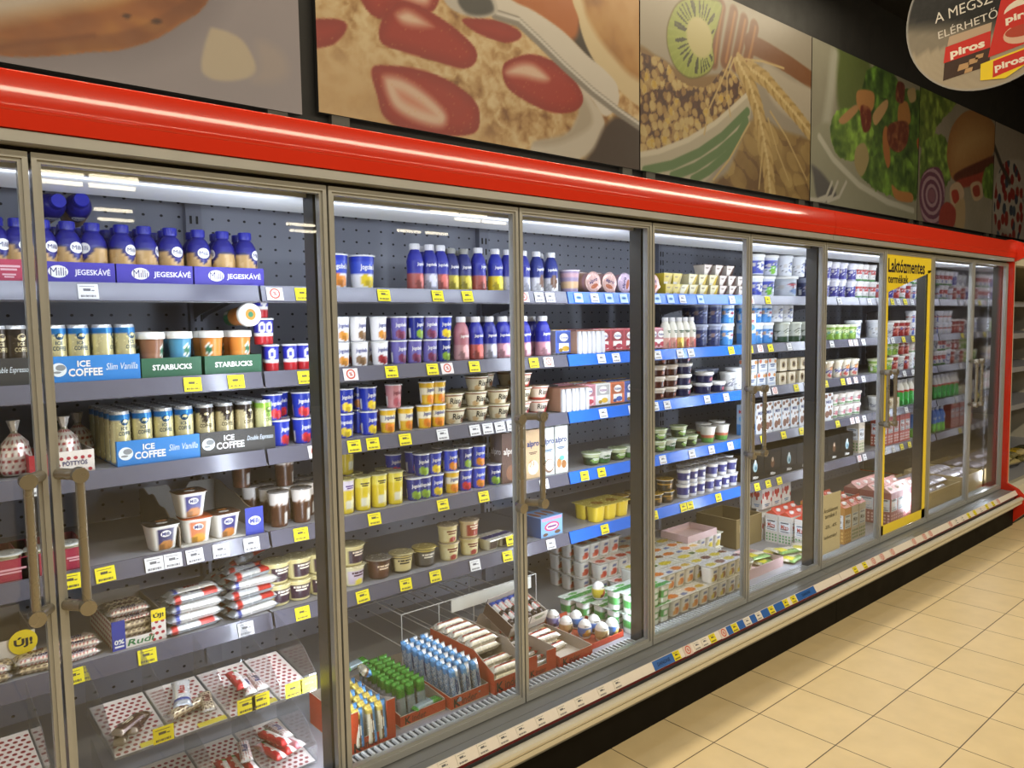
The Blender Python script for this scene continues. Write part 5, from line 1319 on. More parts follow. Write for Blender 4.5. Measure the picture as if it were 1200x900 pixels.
row(['jb_peach', 'jb_peach', 'jpk'], 2, [1.000, 1.082, 1.167], back=1); row(['jb_peach', 'jb_peach'], 2, [1.003, 1.085], back=1, tier=1)
row(['riso', 'riso', 'riso', 'riso_r', 'riso_r'], 2, [1.465, 1.579, 1.694, 1.810, 1.913], rot=0.2)
row(['riso', 'riso', 'riso', 'riso', 'riso_r'], 2, [1.458, 1.576, 1.691, 1.816, 1.914], tier=1, rot=0.2)
row(['riso', 'riso_r'], 2, [1.582, 1.818], tier=2, rot=0.2)
row(['riso', 'riso', 'riso'], 2, [1.583, 1.704, 1.836], back=1); row(['riso', 'riso', 'riso'], 2, [1.583, 1.704, 1.836], back=1, tier=1); row(['riso', 'riso'], 2, [1.704, 1.836], back=1, tier=2)
row(['tall_y2', 'tall_y', 'tall_y', 'tall_y'], 3, [0.979, 1.046, 1.112, 1.180], rot=0.3)
row(['tall_y2', 'tall_y'], 3, [1.053, 1.178], back=1); row(['tall_y2'], 3, [1.022], back=1, tier=1)
row(['jb_dark', 'jb_dark', 'jb_apple', 'jy', 'jb_red', 'jb_peach', 'jb_dark'], 3, [1.264, 1.306, 1.361, 1.437, 1.500, 1.568, 1.652], rot=0.3)
row(['jb_dark', 'jb_apple', 'jb_peach', 'jb_dark', 'jb_peach'], 3, [1.301, 1.355, 1.432, 1.502, 1.570], tier=1, rot=0.3)
row(['jb_red', 'jb_red', 'jb_dark', 'jb_dark', 'jb_peach'], 3, [1.222, 1.286, 1.377, 1.479, 1.574], back=1); row(['jb_red', 'jb_red', 'jb_dark', 'jb_dark'], 3, [1.222, 1.309, 1.438, 1.543], back=1, tier=1)
row(['alp_choc', 'alp_oat', 'alp_coco', 'alp_alm'], 3, [1.712, 1.840, 1.929, 2.005], rot=0.0)
row(['alp_choc', 'alp_oat', 'alp_coco'], 3, [1.814, 1.902, 1.994], back=1, rot=0.0)
row(['ds_ivory', 'ds_choc', 'ds_blk', 'ds_drk', 'ds_trif', 'ds_trif'], 4, [1.002, 1.110, 1.208, 1.311, 1.423, 1.524], rot=0.25)
row(['ds_cream'], 4, [1.002], tier=1, rot=0.25, dz=0.073); row(['ds_trif', 'ds_red'], 4, [1.419, 1.524], tier=1, rot=0.3)
def flat_pack(label, x, lvl):
    m = MB(); w, d, h = 0.150, 0.10, 0.050
    for i in range(2):
        m.lathe([(0.026, 0), (0.028, 0.003), (0.036, h-0.006)], paint(hx('d8d0b4'), ('r', -0.7, 0.7, 0.1, 0.8, hx('4a3a34'))), 24, rows=8, sq=5, center=(-w/4+i*w/2, 0, 0))
    l = MB(); l.box(-w/2, w/2, -d/2, d/2, h-0.006, h-0.003, hx('dcd8cc')); l.grid(lambda u, v: (-w/2+w*u, -d/2+d*v, h-0.0025), lambda u, v: hx('2a2f86') if 0.30 < v < 0.62 else hx('e4e0d4'), 12, 12)
    R = empty('dessert_twin_pack', (x, YS+0.062, ZS[lvl]+0.0004), 0.1, label, 'multipack')
    m.build('pot', M_PRINT, R); l.build('lid_film', M_FOIL, R)
flat_pack('low twin pack of desserts with white and blue lid', 1.660, 4)
def sweets_box(x, lvl):
    m = MB(); w, d, h = 0.135, 0.13, 0.085
    m.box(-w/2, w/2, -d/2, d/2, 0, h, cols=dict(front=hx('7aaad8'), left=hx('4a6aa8'), right=hx('4a6aa8'), top=hx('6a94c8'), back=hx('4a6aa8'), bottom=hx('4a6aa8')))
    f = flat(-d/2, 0.0006)
    put_ell(m, 0, h*0.5, w*0.34, h*0.24, hx('c8346a'), f, 20); put_ell(m, 0, h*0.5, w*0.27, h*0.16, hx('efc8da'), flat(-d/2, 0.001), 20); put_rect(m, -w*0.2, w*0.2, h*0.46, h*0.55, hx('5a2a6a'), flat(-d/2, 0.0014))
    put_rect(m, -w*0.46, w*0.46, h*0.82, h*0.97, hx('c88aa8'), f); put_ell(m, -w*0.3, h*0.14, w*0.12, h*0.08, hx('6a4a34'), f, 12); put_ell(m, w*0.26, h*0.16, w*0.14, h*0.09, hx('6a4a34'), f, 12)
    for i in range(3): put_ell(m, -w*0.3+i*w*0.3, 0, w*0.11, d*0.3, hx('7a4a3a'), lambda a, b: (a, b, h+0.0006), 16)
    o = m.build('dessert_box', M_CARD); o.location = (x, YS+0.075, ZS[lvl]+0.0004); o.rotation_euler = (0, 0, 0.06)
    prop(o, 'light blue dessert box with pink oval, fifth shelf', 'box')
sweets_box(1.932, 4)

# ---- fourth and fifth doors: module C (blue rails)
for x, k_, sh, rl in zip([2.214, 2.321, 2.426, 2.524, 2.631], ('ly_pink', 'ly_pink', 'ly_vio', 'ly_vio', 'ly_pink'), (0, 0, 0, 0, 0), (0.35, -0.25, 1.3, 1.0, 0.4)):
    make(K[k_], (x, YS+0.116, ZS[0]+0.0485), rot=(Matrix.Rotation(PI/2, 4, 'X') @ Matrix.Rotation(rl, 4, 'Z')).to_euler(), key=dict(shelf=0))
row('ly_vio', 0, [2.111], rot=0.3); row('ly_pink', 0, [2.263, 2.361], back=1)
row(['tr_yel', 'tr_yel', 'tr_van', 'tr_van', 'tr_van', 'tr_van', 'tr_choc', 'tr_choc', 'tr_choc'], 0, [2.763, 2.824, 2.880, 2.958, 3.046, 3.136, 3.221, 3.308, 3.398], rot=0.0)
row(['tr_yel', 'tr_yel', 'tr_van', 'tr_van', 'tr_van', 'tr_choc', 'tr_choc', 'tr_choc'], 0, [2.750, 2.824, 2.951, 3.038, 3.128, 3.220, 3.300, 3.389], tier=1, rot=0.0)
row(['tr_choc', 'tr_choc', 'tr_choc'], 0, [3.082, 3.181, 3.283], tier=2, rot=0.0)
row(['tr_yel', 'tr_yel', 'tr_van', 'tr_van', 'tr_choc', 'tr_choc', 'tr_choc'], 0, [2.881, 2.966, 3.054, 3.144, 3.237, 3.332, 3.431], back=1, rot=0); row(['tr_yel', 'tr_yel', 'tr_van', 'tr_van', 'tr_choc', 'tr_choc', 'tr_choc'], 0, [2.881, 2.966, 3.054, 3.144, 3.237, 3.332, 3.431], back=1, tier=1, rot=0)
# net of cheese strings by the joint
row(['act_blue'], 1, [2.045], rot=0.0)
XE = [2.113, 2.148, 2.200, 2.237]
row('act_end', 1, XE, rot=0.0)
row(['act_red', 'act_red', 'act_red', 'act_blue'], 1, [2.302, 2.395, 2.486, 2.580], rot=0.0)
row(['act_red', 'act_red', 'act_pink', 'act_blue', 'act_red'], 1, [2.174, 2.263, 2.361, 2.457, 2.562], back=1, rot=0.0)
row('act_end', 2, [2.010, 2.047, 2.094, 2.132], rot=0.0)
row(['act_pink', 'act_yel', 'act_org', 'act_blue'], 2, [2.198, 2.294, 2.394, 2.491], rot=0.0)
row(['act_pink', 'act_yel', 'act_org', 'act_blue', 'act_blue'], 2, [2.160, 2.249, 2.347, 2.449, 2.555], back=1, rot=0.0)
row(['dan_dark', 'dan_green', 'dan_dark', 'dan_green', 'dan_dark'], 3, [2.240, 2.315, 2.422, 2.515, 2.598], rot=0.3)
make(K['yel4'], (2.333, YS+0.085, ZS[4]+0.0004), 0.0, key=dict(shelf=4))
row(['gold', 'gold'], 4, [2.541, 2.638], yoff=0.09)
row(['gold', 'gold'], 4, [2.695, 2.784], rot=0.2); row(['gold'], 4, [2.777], tier=1, rot=0.2)
# fifth door: bottles, dark tubs, chocolate and navy jars
row(['act_pink', 'act_pink'], 1, [2.657, 2.716], rot=0.0)
row(['d_white', 'd_white', 'd_whitey', 'd_white', 'd_white'], 1, [2.757, 2.811, 2.867, 2.916, 2.967], rot=0.3); row(['d_whitey', 'd_white', 'd_white'], 1, [2.848, 2.912, 2.969], back=1)
row(['bk_navy', 'bk_navy', 'bk_sky'], 1, [3.092, 3.215, 3.335], rot=0.3, yoff=0.02); row(['bk_navy', 'bk_navy', 'bk_sky'], 1, [3.099, 3.223, 3.344], tier=1, rot=0.3, dz=0.118, yoff=0.02); row(['bk_navy'], 1, [3.201], back=1, yoff=0.02); row(['bk_navy'], 1, [3.201], back=1, tier=1, yoff=0.02)
row('choc_jar', 2, [2.709, 2.804], rot=0.3); row('choc_jar', 2, [2.709, 2.811], tier=1); row('choc_jar', 2, [2.716, 2.811], tier=2); row('choc_jar', 2, [2.729, 2.818], tier=3)
row('navy_jar', 2, [2.924, 3.102, 3.226], rot=0.3); row('navy_jar', 2, [2.924, 3.117], tier=1); row('navy_jar', 2, [2.931], tier=2); row('navy_jar', 2, [2.924], tier=3)
row(['choc_jar', 'choc_jar', 'navy_jar', 'bk_navy', 'bk_navy'], 2, [2.878, 2.979, 3.098, 3.221, 3.334], back=1)
row(['cp_greycl', 'cp_white'], 2, [3.323, 3.414]); row(['choc_jar', 'choc_jar'], 2, [2.878, 2.979], back=1, tier=1)
row(['dan_dark', 'dan_green', 'dan_dark', 'dan_dark', 'dan_tall', 'dan_tall'], 3, [2.723, 2.805, 2.897, 2.984, 3.143, 3.270], rot=0.3); row(['dan_dark', 'dan_dark'], 3, [2.730, 2.890], tier=1)
row(['dan_green', 'dan_green', 'dan_dark', 'dan_tall', 'dan_tall'], 3, [2.893, 2.994, 3.099, 3.240, 3.370], back=1, rot=0.3)
row('nb_tub', 4, [2.920, 2.986, 3.054, 3.138, 3.209, 3.282, 3.357], rot=0.3); row('nb_tub', 4, [2.927, 2.993, 3.061, 3.169, 3.257, 3.347], tier=1, rot=0.3); row('nb_tub', 4, [3.031, 3.107, 3.193, 3.281, 3.363, 3.448], back=1); row('nb_tub', 4, [3.031, 3.107, 3.193, 3.281, 3.363, 3.448], back=1, tier=1)

# ---- sixth and seventh doors: module D
row(['bk_blue', 'bk_green', 'bk_sil', 'bk_navy'], 0, [3.593, 3.718, 3.964, 4.176], rot=0.15)
row(['bk_blue', 'bk_green', 'cp_white', 'cp_white', 'bk_navy'], 0, [3.608, 3.752, 3.912, 4.060, 4.203], tier=1, rot=0.2, dz=0.120)
row(['bk_grn', 'bk_blue', 'bk_navy'], 0, [3.807, 3.969, 4.168], back=1)
row(['cp_violet']*4, 0, [4.370, 4.493, 4.584, 4.726], rot=0.2); row(['cp_violet']*4, 0, [4.388, 4.499, 4.603, 4.733], tier=1, rot=0.2)
row(['bl_milk', 'bk_sky', 'bk_sky', 'bk_grn', 'bk_grn', 'bk_grn'], 1, [3.528, 3.633, 3.742, 3.922, 4.061, 4.206], rot=0.2, yoff=0.02)
row(['bk_sky', 'bk_sky', 'bk_sky', 'cp_white', 'cp_white'], 1, [3.517, 3.622, 3.730, 3.852, 3.968], tier=1, dz=0.1195, rot=0.3, yoff=0.02)
row(['cp_lim', 'cp_lim', 'cp_lim', 'cp_lim'], 1, [4.456, 4.547, 4.641, 4.749], tier=0, rot=0.3, dz=0.1)
row(['cp_white'], 1, [4.810, 4.910][:1], rot=0.2)
row(['wht_box', 'wht_box', 'wht_box', 'ivory_box', 'ivory_box', 'ivory_box', 'ivory_box'], 2, [3.517, 3.614, 3.723, 3.835, 3.942, 4.062, 4.176], rot=0.0); row(['wht_box', 'wht_box', 'wht_box', 'ivory_box', 'ivory_box', 'ivory_box'], 2, [3.524, 3.630, 3.730, 3.843, 3.960, 4.080], tier=1, rot=0.0, dz=0.079)
row(['cp_org']*5, 2, [4.344, 4.433, 4.559, 4.665, 4.787], rot=0.5); row(['bl_milk', 'cow_brown', 'cow_brown', 'cow_brown', 'cow_brown', 'cow_brown', 'cow_brown', 'cow_brown'], 3, [3.503, 3.591, 3.682, 3.775, 3.870, 3.969, 4.070, 4.174], rot=0.0)
row(['cow_brown']*6, 3, [3.696, 3.798, 3.893, 3.992, 4.093, 4.196], back=1, rot=0)
row(['cow_brown'], 3, [4.397], rot=0.2); row(['cp_pinkgr']*4, 3, [4.509, 4.615, 4.711, 4.822], rot=0.3); row(['cp_pinkgr']*4, 3, [4.506, 4.611, 4.719, 4.830], tier=1, rot=0.3)
def blackbox(x0, x1, n, where):
    w = (x1-x0)/n
    for i in range(n):
        m = MB(); ww, d, h = w-0.004, 0.22, 0.16
        m.box(-ww/2, ww/2, -d/2, d/2, 0, h, cols=dict(front=hx('100f0e'), left=hx('0e0d0c'), right=hx('0e0d0c'), top=hx('181615'), back=hx('0e0d0c'), bottom=hx('0e0d0c')))
        f = flat(-d/2, 0.0006)
        m.box(-ww/2-0.0015, ww/2+0.0015, -d/2-0.002, d/2, 0, 0.040, hx('0b0a0a'))
        put_text(m, 'Mizo', 0, 0.020, 0.018, hx('d8d6d2'), flat(-d/2-0.002, 0.0008), w=0.055, bold=0.04, shear=0.15)
        if i % 2 == 0:
            put_ell(m, 0, 0.080, 0.022, 0.030, hx('a8c4cc'), f, 18); put_ell(m, 0, 0.106, 0.010, 0.014, hx('e0e8ea'), flat(-d/2, 0.001), 14); put_ell(m, 0.004, 0.072, 0.012, 0.012, hx('5a8aa0'), flat(-d/2, 0.001), 14)
        else:
            put_ell(m, 0, 0.080, 0.020, 0.028, hx('6a4a34'), f, 18); put_ell(m, 0, 0.10, 0.011, 0.014, hx('b4a08a'), flat(-d/2, 0.001), 14)
        o = m.build('milk_dessert_box', M_DARKCARD); o.location = (x0+w*(i+0.5), YS+0.125, ZS[4]+0.0004)
        o['category'] = 'box'; PENDING.append((o, 'black card box with white lettering and %s picture' % ('pale' if i % 2 == 0 else 'brown'), dict(shelf=4), None))
blackbox(3.445, 4.179, 4, '')
blackbox(4.201, 4.727, 3, '')
row(['mk_dots'], 4, [4.851], rot=0.0)

# ---- last three doors: module E and the right end of module D
row(['cp_red', 'cp_red', 'cp_red'], 0, [4.824, 4.911, 5.027][:3], rot=0.3); row(['cp_red', 'cp_red', 'cp_red'], 0, [4.818, 4.905, 5.020], tier=1, rot=0.3)
EX = [5.119, 5.213, 5.310, 5.408, 5.509, 5.598, 5.688, 5.781, 5.875, 5.955, 6.036, 6.120]
row(['cp_crim', 'cp_crim', 'cp_violet', 'cp_crim', 'cp_red', 'cp_crim', 'cp_bluered', 'cp_red', 'cp_red', 'cp_bluered', 'cp_red', 'cp_greycl'], 0, EX, rot=0.5)
row(['cp_greycl', 'cp_greycl', 'cp_violet', 'cp_red', 'cp_red', 'cp_red', 'cp_red', 'cp_bluered', 'cp_red'], 0, EX[3:12], tier=1, rot=0.5)
row(['cp_white', 'cp_greycl', 'cp_greycl', 'cp_crim', 'cp_crim', 'cp_crim', 'cp_bluered', 'cp_bluered', 'cp_bluered', 'cp_bluered', 'cp_greycl', 'cp_greycl'], 1, EX, rot=0.4)
row(['cp_bluered', 'cp_bluered', 'cp_bluered', 'cp_bluered', 'cp_crim', 'cp_greycl'], 1, EX[6:12], tier=1, rot=0.4)
row(['cp_lim', 'cp_lim', 'cp_lim', 'cp_crim', 'cp_greycl', 'cp_crim', 'cp_white', 'cp_red', 'cp_red', 'cp_red', 'cp_greycl', 'cp_greycl'], 2, EX, rot=0.4)
row(['cp_lim', 'cp_lim', 'cp_crim', 'cp_crim', 'cp_pinkgr', 'cp_red', 'cp_red', 'cp_greycl'], 2, EX[2:10], tier=1, rot=0.4, dz=0.112)
row(['cp_greycl', 'ivory_box', 'ivory_box', 'ivory_box', 'd_green', 'd_green', 'd_green', 'd_green', 'd_green', 'd_green', 'cp_greycl', 'cp_greycl'], 3, EX, rot=0.3)
row(['mk_rose', 'mk_rose', 'mk_rose', 'mk_rose', 'mk_rose'], 4, EX[1:6], rot=0.0)
row(['d_bgr', 'd_bgr', 'd_bgr', 'd_bgr', 'mk_rose'], 4, EX[7:12], rot=0.4)

# ------------------------------------------------------------------ bottom deck
DZ = DECK+0.0004
# clear acrylic bins lined with dotted card, two tiers, second door; one pair behind the first door
def bins(xs, z, label, cards, y0=0.13, y1=0.40):
    R = empty('acrylic_bin_rack', (0, 0, 0), 0, label, 'bin rack', 'clear bin racks on the deck')
    x0, x1 = xs[0], xs[-1]
    lip, slope = 0.050, 0.030
    t = 0.0025
    m = MB()
    def quad(a, b, c, d): m.add([a, b, c, d], [(0, 1, 2, 3)], (1, 1, 1))
    m.box(x0, x1, y0-t, y0, z, z+lip)
    m.build('front_lip', M_ACRYL, R)
    for x in xs:
        d = MB(); d.prism([(y0, z), (y0, z+lip), (y0+0.075, z+0.105), (y1, z+0.155), (y1, z)], x-t/2, x+t/2)
        d.build('divider', M_ACRYL, R)
    b = MB(); b.prism([(y0, z-0.004), (y0, z), (y1, z+slope), (y1, z+slope-0.004)], x0, x1)
    b.build('base', M_ACRYL, R)
    for a, c in zip(xs, xs[1:]):
        cd = MB(); w = c-a-0.008
        f = lambda x, v: (a+0.004+x, y0+0.004+v*math.cos(0.11), z+0.0012+v*slope/(y1-y0))
        L = y1-y0-0.01
        put_rect(cd, 0, w, 0, L, hx('ddd2ca'), f)
        p = 0.0175
        for j in range(int(L/p)):
            for i in range(int(w/p)+1):
                x = p*(i+0.5+(0.5 if j % 2 else 0))
                if x < w-0.006: put_ell(cd, x, p*(j+0.5), 0.0058, 0.0056, hx('8f2a34'), lambda q, v, f=f: (f(q, v)[0], f(q, v)[1], f(q, v)[2]+0.0007), 10)
        if cards: put_rect(cd, w*0.45, w, 0.002, 0.022, hx('e6cf2a'), lambda q, v, f=f: (f(q, v)[0], f(q, v)[1], f(q, v)[2]+0.0011))
        cd.build('dotted_card', M_CARD, R)
    return R
T1 = [0.123, 0.265, 0.408, 0.550, 0.660]
bins(T1, 0.478, 'upper clear bin rack lined with red-dotted card, second door', True)
T2 = [0.123+0.005, 0.37, 0.51, 0.655]
bins(T2, 0.262, 'lower clear bin rack lined with red-dotted card, second door', False)
bins([-0.40, -0.22, -0.012], 0.470, 'upper clear bin rack at the photo edge, first door', False)
def bin_bar(k, x, y, z, rz, tier, lbl='in upper bin rack'):
    make(K[k], (x, y, z), rot=Euler((0.0, 0.0, rz)), key=dict(where=lbl, tier=tier))
zb = lambda y, z: z+0.0035+(y-0.13)*0.030/0.27
for i, (x, y) in enumerate(((T1[0]+0.035, 0.185), (T1[0]+0.075, 0.190), (T1[0]+0.050, 0.175))): bin_bar('bar_choc', x, y+0.01, zb(y, 0.484)+0.012*i, 1.2-0.25*i, 'first bin')
bin_bar('turo_b', T1[1]+0.055, 0.205, zb(0.25, 0.484), 0.35, 'second bin'); bin_bar('bar_white', T1[1]+0.066, 0.275, zb(0.30, 0.484), 1.3, 'second bin'); bin_bar('turo_b', T1[2]-0.035, 0.20, zb(0.26, 0.484), 1.35, 'second bin')
for i in range(2): bin_bar('turo', T1[3]-0.062+0.030*i, 0.215, zb(0.27, 0.484)+0.002*i, 1.45+0.05*i, 'third bin')
bin_bar('bar_red', T1[3]-0.085, 0.22, zb(0.27, 0.484)+0.022, 1.5, 'third bin')
for i in range(3): bin_bar('bar_red', T2[2]-0.095+0.030*i, 0.205, zb(0.26, 0.267), 1.45+0.06*i, 'second bin', 'in lower bin rack')
bin_bar('turo', T2[2]-0.010-0.02, 0.225, zb(0.27, 0.267)+0.022, 1.3, 'second bin', 'in lower bin rack')
for i in range(3): bin_bar(('bar_red', 'bar_red', 'bar_pink')[i], T2[2]+0.040+0.032*i, 0.215+0.01*i, zb(0.26, 0.267), 1.75+0.04*i, 'third bin', 'in lower bin rack')
bin_bar('bar_red', T2[2]+0.060, 0.235, zb(0.28, 0.267)+0.022, 1.85, 'third bin', 'in lower bin rack'); bin_bar('turo', T2[2]+0.085, 0.26, zb(0.31, 0.267)+0.022, 1.7, 'third bin', 'in lower bin rack')

# wire rack with a white label strip at the back of the deck
def wire_rack():
    R = empty('wire_rack', (0, 0, 0), 0, 'empty white wire rack with blank label strip on the deck', 'rack')
    x0, x1, y0, y1, zl, zh = 1.19, 1.87, 0.50, 0.97, 0.330, 0.452
    m = MB(); r = 0.0022
    for z in (zl, zh):
        m.tube([(x0, y0, z), (x1, y0, z), (x1, y1, z), (x0, y1, z), (x0, y0, z)], r, segs=6)
    n = 4
    for k in range(n+1):
        x = x0+(x1-x0)*k/n
        m.tube([(x, y0, zl), (x, y0, zh)], r, segs=6); m.tube([(x, y1, zl), (x, y1, zh)], r, segs=6)
        m.tube([(x, y0, zl), (x, y1, zl)], r, segs=6)
        if k in (0, n): m.tube([(x, y0, zh), (x, y1, zh)], r, segs=6)
    for k in range(1, 7): m.tube([(x0+(x1-x0)*k/7, y0, zl), (x0+(x1-x0)*k/7, y1, zl)], r*0.8, segs=6)
    for x in (x0, x1):
        for y in (y0, y1): m.tube([(x, y, DECK+0.0005), (x, y, zl)], r, segs=6)
    m.build('frame', M_WIRE, R)
    s = MB().box(1.415, 1.835, y0-0.008, y0-0.004, 0.402, 0.452, (0.90, 0.90, 0.88))
    s.build('label_strip', M_PRINT, R)
wire_rack()

KR = hx('b8401c')
def kinder_box(label, x0, x1, y0, y1, h, fh, post=0.022, ch=None, text=True, sh=None, backtab=False):
    w, d = x1-x0, y1-y0; t = 0.003
    ic = hx('a89a8c'); sh = sh or h
    m = MB()
    m.box(-w/2, w/2, -d/2, d/2, 0, 0.003, hx('c9bcae'))
    m.box(-w/2, w/2, -d/2, -d/2+t, 0.003, fh, cols=dict(front=KR, back=ic, top=ic, left=KR, right=KR, bottom=KR))
    m.box(-w/2, w/2, d/2-t, d/2, 0.003, h, cols=dict(front=ic, back=KR, top=ic, left=KR, right=KR, bottom=KR))
    for sx in (-1, 1):
        xa = -w/2 if sx < 0 else w/2-t
        pts = [(-d/2+t, 0.003), (d/2-t, 0.003), (d/2-t, h), (-d/2+d*0.30, h), (-d/2+t, sh)]
        a = [(xa, *p) for p in pts]; b = [(xa+t, *p) for p in pts]
        m.add(a, [tuple(range(5))[::-1]], KR if sx < 0 else ic); m.add(b, [tuple(range(5))], ic if sx < 0 else KR)
        for i in range(5):
            j = (i+1) % 5; m.add([a[i], a[j], b[j], b[i]], [(0, 1, 2, 3)], ic)
        if post:   # printed corner beside the cut-out
            xp = (-w/2, -w/2+post) if sx < 0 else (w/2-post, w/2)
            m.box(xp[0], xp[1], -d/2, -d/2+t, fh, sh, cols=dict(front=KR, back=ic, top=ic, left=KR, right=KR, bottom=KR))
    if backtab:
        put_poly(m, [(0.02+0.024*math.cos(a), h-0.002+0.035*math.sin(a)) for a in np.linspace(0, PI, 14)], ic, lambda x, z: (x, d/2-t-0.001, z))
    if text:
        hh = min(0.030, fh*0.62); f = flat(-d/2, 0.0009)
        xl = -w*0.34
        put_text(m, 'K', xl, fh*0.48, hh*1.10, hx('1c1512'), f, bold=0.03)
        put_text(m, 'inder', xl+hh*0.62+hh*1.30, fh*0.48, hh, hx('5e1c0c'), f, w=hh*2.4, bold=0.015)
    o = m.build('snack_box', M_CARD); o.location = ((x0+x1)/2, (y0+y1)/2, DZ)
    return prop(o, label, 'box', 'orange-red snack boxes on the deck')
def stand(k, x, y, lean=0.0, rz=0.0, where='', tier='', z=0.0035):
    """A wrapped snack standing on end."""
    q = K[k]
    L = q.r
    M = Matrix.Rotation(rz, 4, 'Z') @ Matrix.Rotation(lean, 4, 'X') @ Matrix.Rotation(-PI/2, 4, 'Y') @ Matrix.Rotation(PI/2, 4, 'X')
    o = make(q, (x, y, DZ+z+L*math.cos(lean)), rot=M.to_euler(), key=dict(where=where, tier=tier))
    return o
kinder_box('orange snack box with high corners, blue and brown snacks inside', 0.747, 0.905, 0.10, 0.36, 0.105, 0.042, 0.030, sh=0.128)
for j in range(6):
    for i in range(3): stand('k_slice', 0.785+i*0.040+rnd.uniform(-0.004, 0.004), 0.125+j*0.037, -0.14+rnd.uniform(-0.05, 0.05), rnd.uniform(-0.12, 0.12), 'in the first orange box', '%s row' % ORD[j])
kinder_box('low orange snack box of green-topped snacks', 0.945, 1.120, 0.135, 0.47, 0.05, 0.036, 0.0, sh=0.04)
for j in range(9):
    for i in range(3): stand('k_hippo', 0.972+i*0.0385+rnd.uniform(-0.003, 0.003), 0.185+j*0.0285, -0.10+rnd.uniform(-0.05, 0.05), rnd.uniform(-0.1, 0.1), 'in the green snack box', '%s row' % ORD[j])
for i in range(3): make(K['k_hippo'], (1.090+0.004*i, 0.24-0.038*i, DZ+0.004+0.0), rz=-1.3 if False else 1.50-0.04*i, key=dict(where='in the green snack box', tier='lying flat')) if i == 0 else make(K['k_hippo'], (1.060, 0.155, DZ+0.004+0.021*(i-1)), rz=0.05*i, key=dict(where='in the green snack box', tier='lying in front'))
make(K['k_slice'], (0.90, 0.285, DZ+0.140), rot=Euler((0.5, 0.25, 1.2)), key=dict(where='dropped between the first two boxes')); make(K['k_hippo'], (0.915, 0.36, DZ+0.136), rot=Euler((0.3, 0.1, 0.4)), key=dict(where='dropped between the first two boxes'))
kinder_box('orange snack box of blue and silver snacks', 1.128, 1.290, 0.115, 0.52, 0.05, 0.044, 0.0, sh=0.044)
for j in range(9):
    for i in range(3): stand('k_pingui', 1.166+i*0.042+rnd.uniform(-0.003, 0.003), 0.150+j*0.037, -0.22+rnd.uniform(-0.05, 0.05), rnd.uniform(-0.12, 0.12), 'in the blue snack box', '%s row' % ORD[j])
kinder_box('tall orange-red snack box with white and red snacks, left of post', 1.300, 1.455, 0.095, 0.475, 0.128, 0.055, 0.0, sh=0.075)
for j in range(7):
    y = 0.122+j*0.052
    n = 3 if j < 2 else 5
    for t in range(n):
        if t < n-2 and j > 0: continue
        make(K['k_bueno'], (1.378+rnd.uniform(-0.004, 0.004), y+0.008*t if j else y, DZ+0.004+t*0.0262), rot=Euler((-0.10 if t else 0, 0, rnd.uniform(-0.06, 0.06))), key=dict(where='in the tall orange box', tier='%s pile layer %s' % (ORD[j], ORD[t])))
kinder_box('orange-red snack box of small white bars, right of post', 1.463, 1.604, 0.105, 0.485, 0.085, 0.034, 0.046, sh=0.080, backtab=True)
for j in range(10):
    for i in range(4):
        if j > 8 and i > 1: continue
        make(K['k_ctry'], (1.485+i*0.0325, 0.130+j*0.034, DZ+0.022+0.003*j), rot=Euler((-0.5, 0, PI/2 if False else 0.0)) if False else Euler((-0.7, 0.0, rnd.uniform(-0.05, 0.05))), key=dict(where='in the small bar box', tier='%s row' % (ORD[j]))) if i in (0, 2) else None
kinder_box('nearly empty low orange-red snack box with pale inside', 1.612, 1.785, 0.092, 0.36, 0.048, 0.040, 0.0, sh=0.042)
for i in range(3): make(K['k_bueno'], (1.690, 0.305-0.045*i, DZ+0.0040+(0.0 if i < 3 else 0)), rz=0.04*i, key=dict(where='in the nearly empty box'))
for i in range(2): make(K['k_bueno'], (1.690, 0.300-0.045*i, DZ+0.0306), rz=0.05-0.1*i, key=dict(where='in the nearly empty box', tier='upper'))
# tipped-up small box of chocolate packs
def tipped_box():
    R = empty('chocolate_box', (1.660, 0.405, DZ+0.090), 0, 'small open box of brown and blue chocolate packs, tipped on the boxes', 'box')
    R.rotation_euler = Euler((0.42, 0.0, 0.10))
    w, d, h, t = 0.215, 0.150, 0.075, 0.003
    m = MB(); oc, ic = hx('5a463c'), hx('b8aca0'); fc = hx('bdb4ac')
    m.box(-w/2, w/2, -d/2, d/2, 0, t, ic)
    m.box(-w/2, w/2, -d/2, -d/2+t, t, h*0.55, cols=dict(front=fc, back=ic, top=ic, left=oc, right=oc, bottom=oc))
    m.box(-w/2, w/2, d/2-t, d/2, t, h, cols=dict(front=ic, back=oc, top=ic, left=oc, right=oc, bottom=oc))
    for xa, c0, c1 in ((-w/2, oc, ic), (w/2-t, ic, oc)): m.box(xa, xa+t, -d/2+t, d/2-t, t, h*0.75, cols=dict(left=c0, right=c1, top=ic, front=oc, back=oc, bottom=oc))
    m.build('tray', M_CARD, R)
    for i in range(2):
        fl = MB(); fl.box(-w*0.48+i*w*0.49, -w*0.48+i*w*0.49+w*0.46, -d/2-0.002, -d/2-0.0005, h*0.40, h*0.9, hx('ddd6ca'))
        put_text(fl, 'kinder' if i == 0 else '~', -w*0.25+i*w*0.49, h*0.66, 0.014, hx('3a4a9a') if i == 0 else hx('5a7a3a'), flat(-d/2-0.002, 0.0007), w=0.06)
        fl.build('front_flap', M_CARD, R)
tipped_box()
_R = Matrix.Translation((1.660, 0.405, DZ+0.090)) @ Euler((0.42, 0.0, 0.10)).to_matrix().to_4x4()
